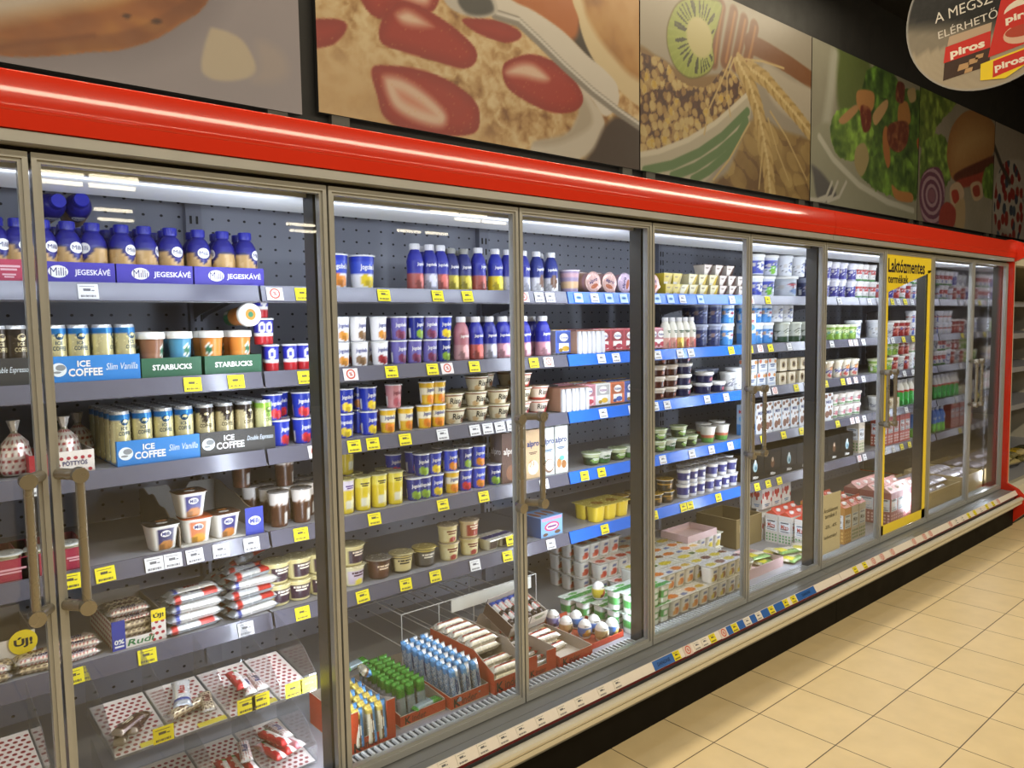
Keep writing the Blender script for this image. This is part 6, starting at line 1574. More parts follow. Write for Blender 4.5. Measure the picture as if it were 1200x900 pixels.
for i in range(6):
    for j in range(2):
        p = _R @ Vector((-0.086+i*0.0345, -0.020+0.050*j, 0.032+0.004*j))
        make(K['k_mini'], tuple(p), rot=(_R.to_3x3() @ Matrix.Rotation(PI/2, 3, 'Z')).to_euler(), key=dict(where='in the tipped chocolate box', tier='back row' if j else 'front row'))
# chocolate eggs on a low red tray
tray('egg_tray', 'low red card tray under the chocolate eggs', 0.20, 0.30, 0.028, hx('b43420'), (1.905, 0.275, DZ), inner=hx('a8482c'), fronth=0.022)
for k_, x, y in (('egg_cream', 1.850, 0.300), ('egg_blue', 1.880, 0.222), ('egg_cream', 1.908, 0.155), ('egg_blue', 1.944, 0.232), ('egg_blue', 1.972, 0.160), ('egg_blue', 1.925, 0.315), ('egg_vio', 1.860, 0.385)):
    make(K[k_], (x, y, DZ+0.0035), rnd.uniform(-0.4, 0.4), key=dict(where='on the egg tray'))
# four-pot packs
def packs(k, pts, where, rz=0.0):
    q = K[k]
    for x, y, n in pts:
        for t in range(n) if isinstance(n, int) else n:
            make(q, (x, y, DZ+t*(q.h+0.0008)), rz+rnd.uniform(-0.012, 0.012), key=dict(where=where, tier=('bottom layer', 'second layer', 'third layer', 'top layer')[t]))
packs('pk_green', ((2.160, 0.135, 2), (2.150, 0.210, 2), (2.150, 0.285, 1), (2.120, 0.362, 1), (2.100, 0.440, 1)), 'beside the chocolate eggs')
make(K['egg_yel'], (2.085, 0.335, DZ+0.0835), 0.3, key=dict(where='on the green yogurt packs'))
packs('pk_straw', ((2.360, 0.60, 3), (2.36, 0.68, 3), (2.40, 0.52, 2), (2.44, 0.44, 1)), 'behind the green packs'); packs('pk_peach', ((2.66, 0.60, 2), (2.66, 0.68, 2)), 'behind the green packs'); packs('pk_straw', ((2.36, 0.76, 3),), 'behind the green packs')
packs('pk_peach', ((2.440, 0.140, 1), (2.44, 0.218, 2)), 'fifth door, deck'); packs('pk_nut', ((2.725, 0.140, 2), (2.725, 0.218, 2)), 'fifth door, deck'); packs('pk_lemon', ((2.44, 0.296, 2), (2.725, 0.296, 2)), 'fifth door, deck'); packs('pk_nut', ((2.44, 0.374, 2),), 'fifth door, deck'); packs('pk_peach', ((2.72, 0.374, 2), (2.72, 0.452, 2)), 'fifth door, deck'); packs('pk_lemon', ((2.72, 0.530, 2),), 'fifth door, deck'); packs('pk_lemon', ((3.005, 0.452, 2), (3.005, 0.530, 2)), 'under the pale pink tray')
PKT = hx('c8a8aa')
tray('plastic_tray', 'pale pink tray on top of the yogurt packs', 0.25, 0.17, 0.035, PKT, (2.945, 0.49, DZ+0.1585), inner=hx('d8bcbc'), mat=M_PRINT)
tray('plastic_tray', 'pale pink tray with a round cream tub, sixth door', 0.33, 0.22, 0.050, PKT, (3.12, 0.26, DZ), inner=hx('d0b2b2'), mat=M_PRINT)
K['deli'] = cup_kind('salad_tub', 'round clear tub with yellow label', 'tub', 0.045, 0.055, 0.070, paint(hx('b8b090'), ('b', 0.15, 0.5, hx('d6cc62')), ('k', 0.4, 14, 0.5, 1, hx('8a8468'))), lid=hx('9a9680'), overcap=True, lidh=0.008)
make(K['deli'], (3.03, 0.235, DZ+0.0035), 0.2, key=dict(where='in the pale pink tray'))
K['flatp'] = Kind('cheese_pack', 'pack', 'flat yellow-labelled cheese pack', [('pack', mesh(pouch_pillow(MB(), 0.14, 0.10, 0.024, lambda u, v, s: hx('d8cc3a') if 0.1 < u < 0.45 and 0.2 < v < 0.8 else (hx('d9d2bc') if v > 0.3 else hx('6a8a4a'))), 'pack', M_FOIL))], 0.07, 0.024)
for i, (x, y, z, r) in enumerate(((3.24, 0.24, 0.0035, 0.2), (3.22, 0.27, 0.0285, -0.2), (3.40, 0.17, 0.0, 0.1), (3.43, 0.22, 0.0242, -0.3), (3.42, 0.30, 0.0, 0.2), (3.55, 0.16, 0.0, -0.1), (3.54, 0.20, 0.0245, 0.4))):
    make(K['flatp'], (x, y, DZ+z), r, key=dict(where='sixth door, deck'))
def cardbox(label, x0, x1, y0, y1, h, col, edge):
    m = MB(); w, d, t = x1-x0, y1-y0, 0.006
    m.box(-w/2, w/2, -d/2, d/2, 0, 0.004, col)
    for a in ((-w/2, w/2, -d/2, -d/2+t), (-w/2, w/2, d/2-t, d/2), (-w/2, -w/2+t, -d/2+t, d/2-t), (w/2-t, w/2, -d/2+t, d/2-t)):
        m.box(*a, 0.004, h, col, cols=dict(top=edge, right=edge))
    m.box(-w/2+0.03, -w/2+0.12, -d/2-0.0012, -d/2-0.0004, h*0.55, h*0.8, hx('b8a070'))
    o = m.build('cardboard_box', M_CARD); o.location = ((x0+x1)/2, (y0+y1)/2, DZ)
    return prop(o, label, 'box')
cardbox('brown cardboard box with pale edges behind the sixth door', 3.36, 3.62, 0.475, 0.74, 0.165, hx('75633c'), hx('cdb98c'))
def cartons(k, pts, where, rz=0.0):
    for x, y, n in pts:
        for t in range(n): make(K[k], (x, y, DZ+t*(K[k].h+0.0005)), rz+rnd.uniform(-0.02, 0.02), key=dict(where=where, tier=('', 'upper tier')[t]))
cartons('mk_red', [(3.665+i*0.082, 0.335+j*0.082, 1) for j in range(2) for i in range(3)], 'sixth door, deck'); cartons('mk_red', [(3.66, 0.235, 1), (3.745, 0.235, 1)], 'sixth door, deck, front')
cartons('heart', [(3.69+i*0.108, 0.52, 2) for i in range(3)]+[(3.69+i*0.108, 0.60, 2) for i in range(3)], 'behind the red-topped cartons')
cartons('mk_oran', [(3.915, 0.155, 1), (3.915, 0.245, 1), (3.915, 0.335, 1)], 'seventh door, deck'); cartons('mk_dots', [(4.005+i*0.089, 0.155+j*0.089, 1) for i in range(2) for j in range(3)], 'seventh door, deck')
cartons('mk_pink', [(4.50+i*0.099, 0.150+j*0.099, 1) for i in range(4) for j in range(3)], 'eighth door, deck', rz=0.0)
cardbox('long low beige card tray behind the ninth door', 4.95, 5.58, 0.10, 0.50, 0.11, hx('a8946a'), hx('cdbb90')); cardbox('beige card tray behind the last door', 5.62, 6.02, 0.10, 0.50, 0.13, hx('a8946a'), hx('cdbb90'))
K['wpk'] = Kind('butter_pack', 'pack', 'pale glossy film-wrapped pack', [('pack', mesh(pouch_pillow(MB(), 0.18, 0.12, 0.045, lambda u, v, s: hx('d8d2da') if (u*3+v*2) % 1 > 0.35 else hx('a8a4b4')), 'pack', M_FOIL))], 0.09, 0.045)
K['bpk'] = Kind('butter_pack', 'pack', 'blue and white film-wrapped pack', [('pack', mesh(pouch_pillow(MB(), 0.18, 0.12, 0.045, lambda u, v, s: hx('6a9ad8') if 0.2 < u < 0.8 and v > 0.35 else hx('dcdee4')), 'pack', M_FOIL))], 0.09, 0.045)
for i in range(3):
    for t in range(3):
        for j in range(2): make(K['bpk' if (i == 0 and t == 2) else 'wpk'], (5.065+i*0.195, 0.23+j*0.135, DZ+0.005+t*0.0458), rnd.uniform(-0.02, 0.02), key=dict(where='in the ninth-door tray', tier=('bottom', 'middle', 'top')[t]+(' front' if j == 0 else ' back')))
for i in range(2):
    for t in range(3):
        for j in range(2): make(K['wpk'], (5.726+i*0.188, 0.23+j*0.135, DZ+0.005+t*0.0458), rnd.uniform(-0.01, 0.01), key=dict(where='in the last-door tray', tier=('bottom', 'middle', 'top')[t]+(' front' if j == 0 else ' back')))

# ------------------------------------------------------------------ price tags
def tag_mesh(col, kind, k=1.0):
    m = MB(); w, h = 0.050, 0.041
    if kind == 'ring': w = 0.054
    m.box(-w/2, w/2, -0.0006, 0.0006, -h/2, h/2, col)
    f = flat(-0.0006, 0.0005)
    ink = hx('5a5238') if kind != 'white' else hx('6a6a70')
    if kind == 'ring':
        put_ring(m, 0, 0.001, 0.0125, 0.0172, hx('cf5a44'), f, 22); put_text(m, '%', 0, 0.001, 0.013, hx('c2543e'), f, bold=0.03)
    elif kind == 'blank': pass
    elif kind == 'brand':
        put_ell(m, 0, 0, 0.017, 0.008, hx('7aaad8'), f, 14); put_rect(m, -0.011, 0.011, -0.003, 0.003, hx('2a4a8a'), flat(-0.0006, 0.0009))
    else:
        put_rect(m, -0.012, 0.006, 0.001, 0.008, ink, f); put_rect(m, 0.008, 0.015, 0.001, 0.004, ink, f)
        for i in range(9): put_rect(m, -0.019+i*0.0042, -0.019+i*0.0042+(0.0024 if i % 3 else 0.0034), -0.016, -0.010, ink, f)
        put_rect(m, -0.020, 0.016, 0.013, 0.0145, ink, f)
    m.v = [(a*k, b, c*k) for a, b, c in m.v]
    return mesh(m, 'price_tag', M_PAPER)
K['tg_y'] = Kind('price_tag', 'price tag', 'yellow price tag', [('price_tag', tag_mesh(hx('f0e01e'), 'yellow'))], 0.025, 0.04)
K['tg_w'] = Kind('price_tag', 'price tag', 'white price tag', [('price_tag', tag_mesh(hx('e4e4e6'), 'white'))], 0.025, 0.04)
K['tg_r'] = Kind('discount_tag', 'price tag', 'white tag with orange-red percent ring', [('discount_tag', tag_mesh(hx('e2dcdc'), 'ring'))], 0.025, 0.04)
K['ts_y'] = Kind('price_tag', 'price tag', 'yellow price tag', [('price_tag', tag_mesh(hx('f0e01e'), 'yellow', 0.80))], 0.025, 0.04)
K['ts_w'] = Kind('price_tag', 'price tag', 'white price tag', [('price_tag', tag_mesh(hx('ece6de'), 'white', 0.80))], 0.025, 0.04)
K['ts_r'] = Kind('discount_tag', 'price tag', 'white tag with red percent ring', [('discount_tag', tag_mesh(hx('e2cfc8'), 'ring', 0.92))], 0.025, 0.04)
K['tg_b'] = Kind('price_tag', 'price tag', 'small pale blue brand tag', [('price_tag', tag_mesh(hx('c2d6ea'), 'brand'))], 0.025, 0.04)
RT = -math.atan2(0.013, 0.049)
def tags(lvl, spec, py):
    for c, x in spec:
        make(K['tg_'+c], (x, YS-0.0208+rnd.uniform(-0.0006, 0), ZS[lvl]-0.0225), rot=Euler((RT, rnd.uniform(-0.03, 0.03), 0)), key=dict(shelf=lvl, where=SHELF_NAME[lvl]+' rail, '+ORD[door_of(x, 0.44)]+' door'))
def zipx(s, xs): return list(zip(s, xs))
tags(0, zipx('wry', [0.194, 0.718, 0.812]), 0)
tags(0, zipx('yyyrww', [1.114, 1.342, 1.480, 1.765, 1.850, 1.913]), 0); tags(0, zipx('bwbbbbbwb', [2.080, 2.181, 2.276, 2.374, 2.463, 2.613, 2.717, 2.811, 2.959]), 0); tags(0, zipx('wrywwwr', [3.239, 3.418, 3.590, 4.427, 4.842, 4.982, 5.074]), 0); tags(0, zipx('ywyww', [5.196, 5.293, 5.407, 5.524, 5.644]), 0)
tags(1, zipx('yyy', [0.455, 0.584, 0.810]), 0); tags(1, zipx('ryyryyr', [0.975, 1.136, 1.311, 1.377, 1.506, 1.816, 1.898]), 0); tags(1, zipx('wwwwwyyryw', [2.223, 2.320, 2.619, 2.792, 2.882, 3.235, 3.415, 3.518, 3.624, 3.827]), 0); tags(1, zipx('wwrrwywyy', [4.052, 4.338, 4.589, 4.660, 4.769, 5.051, 5.214, 5.397, 5.559]), 0)
tags(2, zipx('wr', [0.043, 0.838]), 0); tags(2, zipx('yyywwwww', [0.980, 1.053, 1.185, 1.350, 1.503, 1.567, 1.628, 1.690]), 0); tags(2, zipx('wwwwwwwwryr', [2.232, 2.431, 2.599, 2.691, 3.022, 3.191, 3.541, 3.603, 3.675, 3.913, 4.033]), 0); tags(2, zipx('yyrrwyww', [4.270, 4.493, 4.575, 4.670, 4.781, 5.091, 5.428, 5.576]), 0)
tags(3, zipx('yywwwwwy', [0.111, 0.195, 0.323, 0.375, 0.437, 0.515, 0.610, 0.775]), 0); tags(3, zipx('yyyw', [1.050, 1.344, 1.540, 1.865]), 0); tags(3, zipx('yywwwwyyy', [2.109, 2.219, 2.658, 2.892, 3.062, 3.234, 3.556, 3.776, 3.982]), 0); tags(3, zipx('yrrwyww', [4.434, 4.633, 4.706, 4.805, 5.160, 5.474, 5.640]), 0)
tags(4, zipx('yywy', [0.103, 0.291, 0.580, 0.770]), 0); tags(4, zipx('yyywyw', [0.994, 1.171, 1.302, 1.491, 1.657, 1.900]), 0); tags(4, zipx('yyyyyyyyyyrw', [2.239, 2.592, 2.823, 2.879, 3.127, 3.387, 3.499, 3.616, 3.736, 4.053, 4.747, 4.822]), 0); tags(4, zipx('wwwyy', [5.021, 5.142, 5.268, 5.412, 5.545]), 0)
# front lips of the bins
for x, z, d in ((T1[0]+0.115, 0.502, 'on the first upper bin'), (T1[2]+0.045, 0.502, 'on the third upper bin'), (T1[2]+0.085, 0.502, 'on the third upper bin'), (T1[3]+0.040, 0.502, 'on the fourth upper bin'), (T1[3]+0.085, 0.502, 'on the fourth upper bin')):
    make(K['tg_y'], (x, 0.1262, z), rot=Euler((0, 0, 0)), key=dict(where=d))
make(K['tg_y'], (1.705, YS+0.012, ZS[4]+0.026), rot=Euler((-0.25, 0, 0)), key=dict(where='standing on the fifth shelf, third door'))
# tags in the price strip under the doors
ST = -math.atan2(0.0185, 0.0295)
def strip_tag(c, x, w=None):
    make(K['ts_'+c], (x, -0.1184, 0.2418), rot=Euler((ST, 0, 0)), key=dict(where='strip below the doors'))
def strip_seg(x0, x1, words=True):
    m = MB(); w = x1-x0
    m.box(-w/2, w/2, -0.0006, 0.0006, -0.0165, 0.0165, hx('2f66b8'))
    if words: put_text(m, 'DANONE', 0, 0, 0.014, hx('16305e'), flat(-0.0006, 0.0006), w=min(0.075, w*0.7), bold=0.02)
    o = m.build('brand_strip', M_PRINT); o.location = ((x0+x1)/2, -0.1180, 0.2415); o.rotation_euler = (ST, 0, 0)
    o['category'] = 'label strip'; PENDING.append((o, 'blue label insert in the price strip', dict(where='below the doors'), None))
for x in [0.873, 0.932, 0.997, 1.077, 1.158, 1.232, 1.317, 1.414, 1.499, 1.610, 1.691]: strip_tag('w', x)
strip_seg(1.893, 2.012)
for c, x in zipx('yrwwy', [2.033, 2.104, 2.165, 2.217, 2.270]): strip_tag(c, x)
for c, x in zipx('yy', [2.428, 2.717]): strip_tag(c, x)
strip_tag('r', 2.347)
strip_seg(2.372, 2.409, False); strip_seg(2.454, 2.499, False); strip_tag('w', 2.525); strip_seg(2.551, 2.591, False); strip_tag('w', 2.612); strip_seg(2.639, 2.694, False); strip_seg(2.744, 2.816, False); strip_tag('y', 2.838); strip_tag('y', 2.906); strip_seg(2.936, 3.103)
for c, x in zipx('yyrrrrrrrwwyywyyr', [3.519, 3.625, 3.725, 3.829, 3.958, 4.244, 4.391, 4.480, 4.789, 4.889, 4.991, 5.097, 5.205, 5.317, 5.432, 5.551, 5.655]): strip_tag(c, x)

# paper notice taped inside the seventh door
m = MB(); m.box(3.385, 3.600, 0.0045, 0.0055, 0.312, 0.622, hx('e8dcc0'))
f = flat(0.0045, 0.0006)
INK = hx('2a2620')
for s_, z_, h_, w_ in (('Árcsökkentett', 0.540, 0.026, 0.150), ('termékek !!', 0.508, 0.024, 0.125), ('-20% , -40%', 0.450, 0.022, 0.125), ('kedvezmény!', 0.395, 0.026, 0.135)):
    put_text(m, s_, 3.495, z_, h_, INK, f, w=w_, bold=0.02)
prop(m.build('paper_notice', M_PAPER), 'beige paper discount notice behind the seventh door glass', 'notice')

# ------------------------------------------------------------------ food pictures on the bulkhead: flat printed boards, painted numerically
def vnoise(x, y, s, seed=0):
    x, y = x*s, y*s
    xi, yi = np.floor(x).astype(int), np.floor(y).astype(int)
    fx, fy = x-xi, y-yi
    fx, fy = fx*fx*(3-2*fx), fy*fy*(3-2*fy)
    def h(a, b):
        n = np.sin(a*127.1+b*311.7+seed*74.7)*43758.5453
        return n-np.floor(n)
    return (h(xi, yi)*(1-fx)+h(xi+1, yi)*fx)*(1-fy)+(h(xi, yi+1)*(1-fx)+h(xi+1, yi+1)*fx)*fy
def fbm(x, y, s, seed=0, o=3):
    t = 0; a = 0.5
    for k in range(o): t = t+a*vnoise(x, y, s*2**k, seed+k); a *= 0.5
    return t/(1-0.5**o)
def cells(x, y, s, seed=0):
    """Distance to, and a random number of, the nearest scattered point."""
    px, py = x*s, y*s
    xi, yi = np.floor(px), np.floor(py)
    best = np.full(x.shape, 9.0); rid = np.zeros(x.shape)
    for dx in (-1, 0, 1):
        for dy in (-1, 0, 1):
            a, b = xi+dx, yi+dy
            h1 = np.sin(a*127.1+b*311.7+seed)*43758.5453; h1 -= np.floor(h1)
            h2 = np.sin(a*269.5+b*183.3+seed)*43758.5453; h2 -= np.floor(h2)
            d = np.hypot(a+h1-px, b+h2-py)
            m = d < best; best = np.where(m, d, best); rid = np.where(m, (h1*7.3+h2*3.1) % 1, rid)
    return best, rid
def smooth_closed(p, n=10):
    out = []; N = len(p)
    for i in range(N):
        a, b, c, d = (np.array(p[(i+k-1) % N]) for k in range(4))
        for t in np.arange(n)/n: out.append(0.5*((2*b)+(-a+c)*t+(2*a-5*b+4*c-d)*t*t+(-a+3*b-3*c+d)*t**3))
    return out
class Poster:
    def __init__(s, x0, x1, z0, z1, step=0.0066):
        s.x0, s.x1, s.z0, s.z1 = x0, x1, z0, z1
        s.nx, s.nz = int((x1-x0)/step), int((z1-z0)/step)
        s.X, s.Z = np.meshgrid(np.linspace(x0, x1, s.nx+1), np.linspace(z0, z1, s.nz+1))
        s.C = np.zeros(s.X.shape+(3,))
    def sd(s, pts):
        """Signed distance to an outline, positive inside."""
        P = np.array(pts); d = np.full(s.X.shape, 1e9); ins = np.zeros(s.X.shape, bool)
        for a, b in zip(P, np.roll(P, -1, 0)):
            e = b-a; L = e@e+1e-12
            t = np.clip(((s.X-a[0])*e[0]+(s.Z-a[1])*e[1])/L, 0, 1)
            d = np.minimum(d, np.hypot(s.X-a[0]-t*e[0], s.Z-a[1]-t*e[1]))
            c = (a[1] > s.Z) != (b[1] > s.Z)
            ins ^= c & (s.X < a[0]+(s.Z-a[1])*e[0]/(e[1] if abs(e[1]) > 1e-9 else 1e-9))
        return np.where(ins, d, -d)
    def mix(s, m, col):
        m = np.clip(m, 0, 1)[..., None]; s.C = s.C*(1-m)+np.array(col)*m if not (isinstance(col, np.ndarray) and col.ndim == 3) else s.C*(1-m)+col*m
    def fill(s, col): s.C[:] = np.array(col)
    def blob(s, pts, col, soft=0.008, smooth=True):
        d = s.sd(smooth_closed(pts) if smooth else pts)
        s.mix(d/soft+0.5, col); return d
    def line(s, pts, w, col, soft=0.004):
        d = np.full(s.X.shape, 1e9)
        for a, b in zip(np.array(pts), np.array(pts)[1:]):
            e = b-a; t = np.clip(((s.X-a[0])*e[0]+(s.Z-a[1])*e[1])/(e@e+1e-12), 0, 1)
            d = np.minimum(d, np.hypot(s.X-a[0]-t*e[0], s.Z-a[1]-t*e[1]))
        s.mix((w-d)/soft+0.5, col); return d
    def ramp(s, t, stops):
        t = np.clip(t, 0, 1); out = np.zeros(t.shape+(3,))
        xs = [q[0] for q in stops]
        for k in range(3): out[..., k] = np.interp(t, xs, [q[1][k] for q in stops])
        return out
    def build(s, label, y=0.600):
        R = empty('food_picture', ((s.x0+s.x1)/2, y+0.012, s.z0), 0, label, 'picture', 'food pictures above the refrigerators')
        R.location = (0, 0, 0)
        m = MB()
        V = np.stack([s.X.ravel(), np.full(s.X.size, y), s.Z.ravel()], 1)
        n = s.nx+1
        F = [(j*n+i, j*n+i+1, (j+1)*n+i+1, (j+1)*n+i) for j in range(s.nz) for i in range(s.nx)]
        m.v = [tuple(p) for p in V]; m.c = [tuple(c) for c in np.clip(s.C.reshape(-1, 3)*0.71, 0, 1)]; m.f = F; m.sm = [False]*len(F)
        m.build('print', M_POSTER, R)
        MB().box(s.x0, s.x1, y+0.0008, y+0.020, s.z0, s.z1).build('board', M_BLACK, R)
        for x in (s.x0+0.05, s.x1-0.12):
            MB().box(x, x+0.07, y+0.004, y+0.0285, s.z0-0.035, s.z0-0.0005).build('bracket', M_MULL, R)
        return R
N3 = lambda c, k: tuple(min(1, v*k) for v in c)
ZP0, ZP1 = 2.262, 3.262
# 1: slice of bread on a grey-lilac cloth
p = Poster(-0.78, 0.915, ZP0-0.02, ZP1)
p.fill(hx('a9a0a6'))
p.mix(0.5*fbm(p.X, p.Z, 2.0, 3), hx('8f8a94'))
br = [(-0.069,2.264),(0.015,2.257),(0.053,2.258),(0.118,2.268),(0.223,2.297),(0.259,2.310),(0.334,2.330),(0.397,2.358),(0.462,2.397),(0.531,2.454),(0.584,2.500),(0.622,2.561),(0.643,2.652),(0.596,2.756),(-0.050,2.583)]
p.blob([(x+0.03, z-0.02) for x, z in br], hx('8a828a'), 0.10)
d = p.blob(br, hx('9a5a24'), 0.010)
n = fbm(p.X, p.Z*1.6, 9, 1)
p.mix((d > 0)*1.0, p.ramp(n*0.75+np.clip(d/0.35, 0, 1)*0.25, [(0, hx('7e4114')), (0.45, hx('a8642a')), (0.7, hx('c08238')), (1, hx('d8a862'))]))
p.mix(np.clip((d-0.10)/0.03, 0, 1)*np.clip(1-(d-0.17)/0.05, 0, 1)*0.45, hx('cf9a52'))
p.blob([(-0.067,2.307),(0.058,2.351),(0.194,2.413),(0.357,2.493),(0.471,2.579),(0.278,2.657),(-0.052,2.555)], hx('d2c3b2'), 0.06)
p.mix(np.clip(np.minimum(d, 0.05-d)/0.01, 0, 1)*0.25, hx('5a2c0e'))
for c_ in ([(0.362,2.434),(0.374,2.443),(0.385,2.440),(0.376,2.429)], [(0.440,2.437),(0.457,2.449),(0.473,2.444),(0.457,2.433)]): p.blob(c_, hx('4a2408'), 0.008)
p.line([(0.054,2.280),(0.134,2.309),(0.225,2.340),(0.284,2.361)], 0.006, hx('8a4c1c'), 0.01)
p.blob([(0.612,2.447),(0.635,2.461),(0.697,2.453),(0.733,2.426),(0.759,2.369),(0.739,2.334),(0.663,2.306),(0.601,2.307),(0.583,2.343)], hx('c9bba4'), 0.012)
p.blob([(0.767,2.447),(0.820,2.449),(0.859,2.421),(0.867,2.367),(0.815,2.330),(0.747,2.322),(0.770,2.367)], hx('aea2a0'), 0.04)
p.build('grey picture of a bread slice on pale cloth, leftmost')
# 2: cereal bowl with strawberries and a spoon
p = Poster(0.978, 2.686, ZP0, ZP1)
cs, rid = cells(p.X, p.Z*1.15, 19, 2)
n = fbm(p.X, p.Z, 16, 5)
rg = 1-np.abs(2*fbm(p.X+0.05*fbm(p.X, p.Z, 14, 3), p.Z, 13, 5, 4)-1)
p.C = p.ramp(1.5*(0.32*n+0.18*rid+0.62*rg**2-0.10*np.clip((cs-0.40)/0.12, 0, 1)-0.22), [(0, hx('8a5c2e')), (0.3, hx('b48a52')), (0.6, hx('d0ae78')), (1, hx('e6cfa0'))])
blur = np.clip((2.66-p.Z-0.35*(p.X-0.98))/0.22, 0, 1)        # the front of the bowl is out of focus
p.mix(blur*0.85, p.ramp(fbm(p.X, p.Z, 7, 9), [(0, hx('b08450')), (0.5, hx('d0aa74')), (1, hx('e0c494'))]))
p.blob([(1.826,2.915),(1.935,2.852),(2.169,2.801),(2.332,2.713),(2.446,2.633),(2.546,2.639),(2.984,2.719),(2.982,3.414),(1.845,3.077)], hx('3a2c1e'), 0.02)
p.blob([(1.692,2.901),(2.280,3.060),(2.278,2.887),(2.222,2.776),(1.999,2.821),(1.825,2.847)], hx('b4621e'), 0.03)
bn = [(2.279,3.010),(2.269,2.873),(2.323,2.761),(2.427,2.668),(2.546,2.613),(2.713,2.561),(2.891,2.591),(2.891,3.197)]
d = p.blob(bn, hx('d8c49a'), 0.01)
p.blob([(2.326,3.047),(2.306,2.943),(2.371,2.847),(2.506,2.761),(2.650,2.698),(2.891,2.702),(2.891,3.197)], p.ramp(fbm(p.X, p.Z, 8, 4), [(0, hx('8a5622')), (0.5, hx('b4813e')), (1, hx('c79c5e'))]), 0.04)
rim = [(1.781,2.903),(1.872,2.859),(2.000,2.844),(2.169,2.801),(2.313,2.734),(2.446,2.685),(2.525,2.635),(2.535,2.558),(2.484,2.498),(2.425,2.482),(2.349,2.539),(2.202,2.619),(2.081,2.709),(1.949,2.751),(1.839,2.783),(1.749,2.817)]
p.blob(rim, hx('d9d2c6'), 0.010)
bowl = [(2.274,2.589),(2.415,2.486),(2.434,2.412),(2.385,2.327),(2.270,2.262),(2.125,2.194),(1.972,2.225),(1.990,2.299),(2.163,2.347),(2.254,2.436),(2.283,2.528)]
p.blob(bowl, hx('cfc6b6'), 0.015)
p.blob([(2.274,2.551),(2.348,2.476),(2.328,2.409),(2.162,2.323),(2.023,2.289),(1.990,2.299),(2.181,2.362),(2.254,2.448)], hx('b4a894'), 0.03)
p.blob([(2.365,2.325),(2.444,2.439),(2.545,2.494),(2.713,2.453),(2.712,2.206),(2.251,2.183)], hx('3e2c20'), 0.03)
def strawberry(pts, core, corec=hx('d88a70'), dark=False, spk=True):
    d = p.blob(pts, hx('a82c1c'), 0.010)
    p.mix(np.clip(1-d/0.05, 0, 1)*(d > 0)*0.45, hx('7c1c12'))
    if core:
        q = smooth_closed(core); dc = p.sd(q)
        p.mix(np.clip(dc/0.035, 0, 1), hx('e6c4ac'))
        p.mix(np.clip((dc-0.05)/0.05, 0, 1)*0.9, hx('c8583c'))
        p.mix(np.clip((dc-0.085)/0.03, 0, 1)*0.9, hx('d68c6e'))
    if spk:
        c2, r2 = cells(p.X, p.Z, 38, 8)
        p.mix((d > 0.012)*np.clip((0.13-c2)/0.06, 0, 1)*0.35*(r2 > 0.3), hx('d8a860'))
strawberry([(1.171,2.741),(1.168,2.662),(1.238,2.634),(1.325,2.701),(1.466,2.715),(1.482,2.823)], [(1.303,2.776),(1.326,2.716),(1.453,2.722),(1.469,2.820)])
strawberry([(0.905,2.560),(0.967,2.569),(1.065,2.590),(1.097,2.572),(1.050,2.508),(0.974,2.473),(0.900,2.448)], None)
strawberry([(1.275,2.678),(1.344,2.721),(1.453,2.711),(1.573,2.676),(1.671,2.622),(1.669,2.566),(1.604,2.531),(1.474,2.532),(1.320,2.537),(1.237,2.549),(1.232,2.608)], [(1.287,2.666),(1.350,2.707),(1.439,2.687),(1.484,2.656),(1.411,2.629),(1.323,2.624)])
strawberry([(1.609,2.717),(1.688,2.741),(1.808,2.758),(1.909,2.742),(1.913,2.714),(1.837,2.680),(1.731,2.679),(1.658,2.690)], None, spk=False)
strawberry([(1.194,2.450),(1.281,2.476),(1.407,2.487),(1.540,2.470),(1.652,2.425),(1.687,2.369),(1.648,2.285),(1.400,2.249),(1.250,2.279),(1.211,2.363)], [(1.225,2.434),(1.317,2.456),(1.444,2.415),(1.537,2.345),(1.507,2.276),(1.375,2.277),(1.264,2.322)])
strawberry([(1.819,2.585),(1.899,2.636),(1.996,2.665),(2.132,2.654),(2.247,2.596),(2.292,2.530),(2.236,2.470),(2.094,2.441),(1.927,2.467),(1.833,2.508)], [(1.819,2.574),(1.898,2.624),(1.996,2.638),(2.096,2.592),(2.061,2.550),(1.929,2.543),(1.834,2.537)])
p.line([(1.778,2.779),(1.901,2.780),(2.014,2.730),(2.167,2.655),(2.349,2.577),(2.525,2.517),(2.756,2.452)], 0.022, hx('8d867c'), 0.008)
p.line([(1.786,2.786),(1.910,2.788),(2.022,2.738),(2.176,2.663),(2.358,2.585),(2.535,2.525),(2.756,2.462)], 0.007, hx('d8d4cc'), 0.006)
p.blob([(1.508,2.799),(1.548,2.750),(1.631,2.738),(1.718,2.751),(1.793,2.794),(1.765,2.854),(1.692,2.879),(1.550,2.841)], hx('c2bcb2'), 0.008)
p.blob([(1.590,2.782),(1.631,2.749),(1.703,2.756),(1.771,2.791),(1.749,2.839),(1.677,2.853),(1.612,2.826)], hx('4a4844'), 0.015)
p.build('picture of a cereal bowl with strawberries and a spoon')
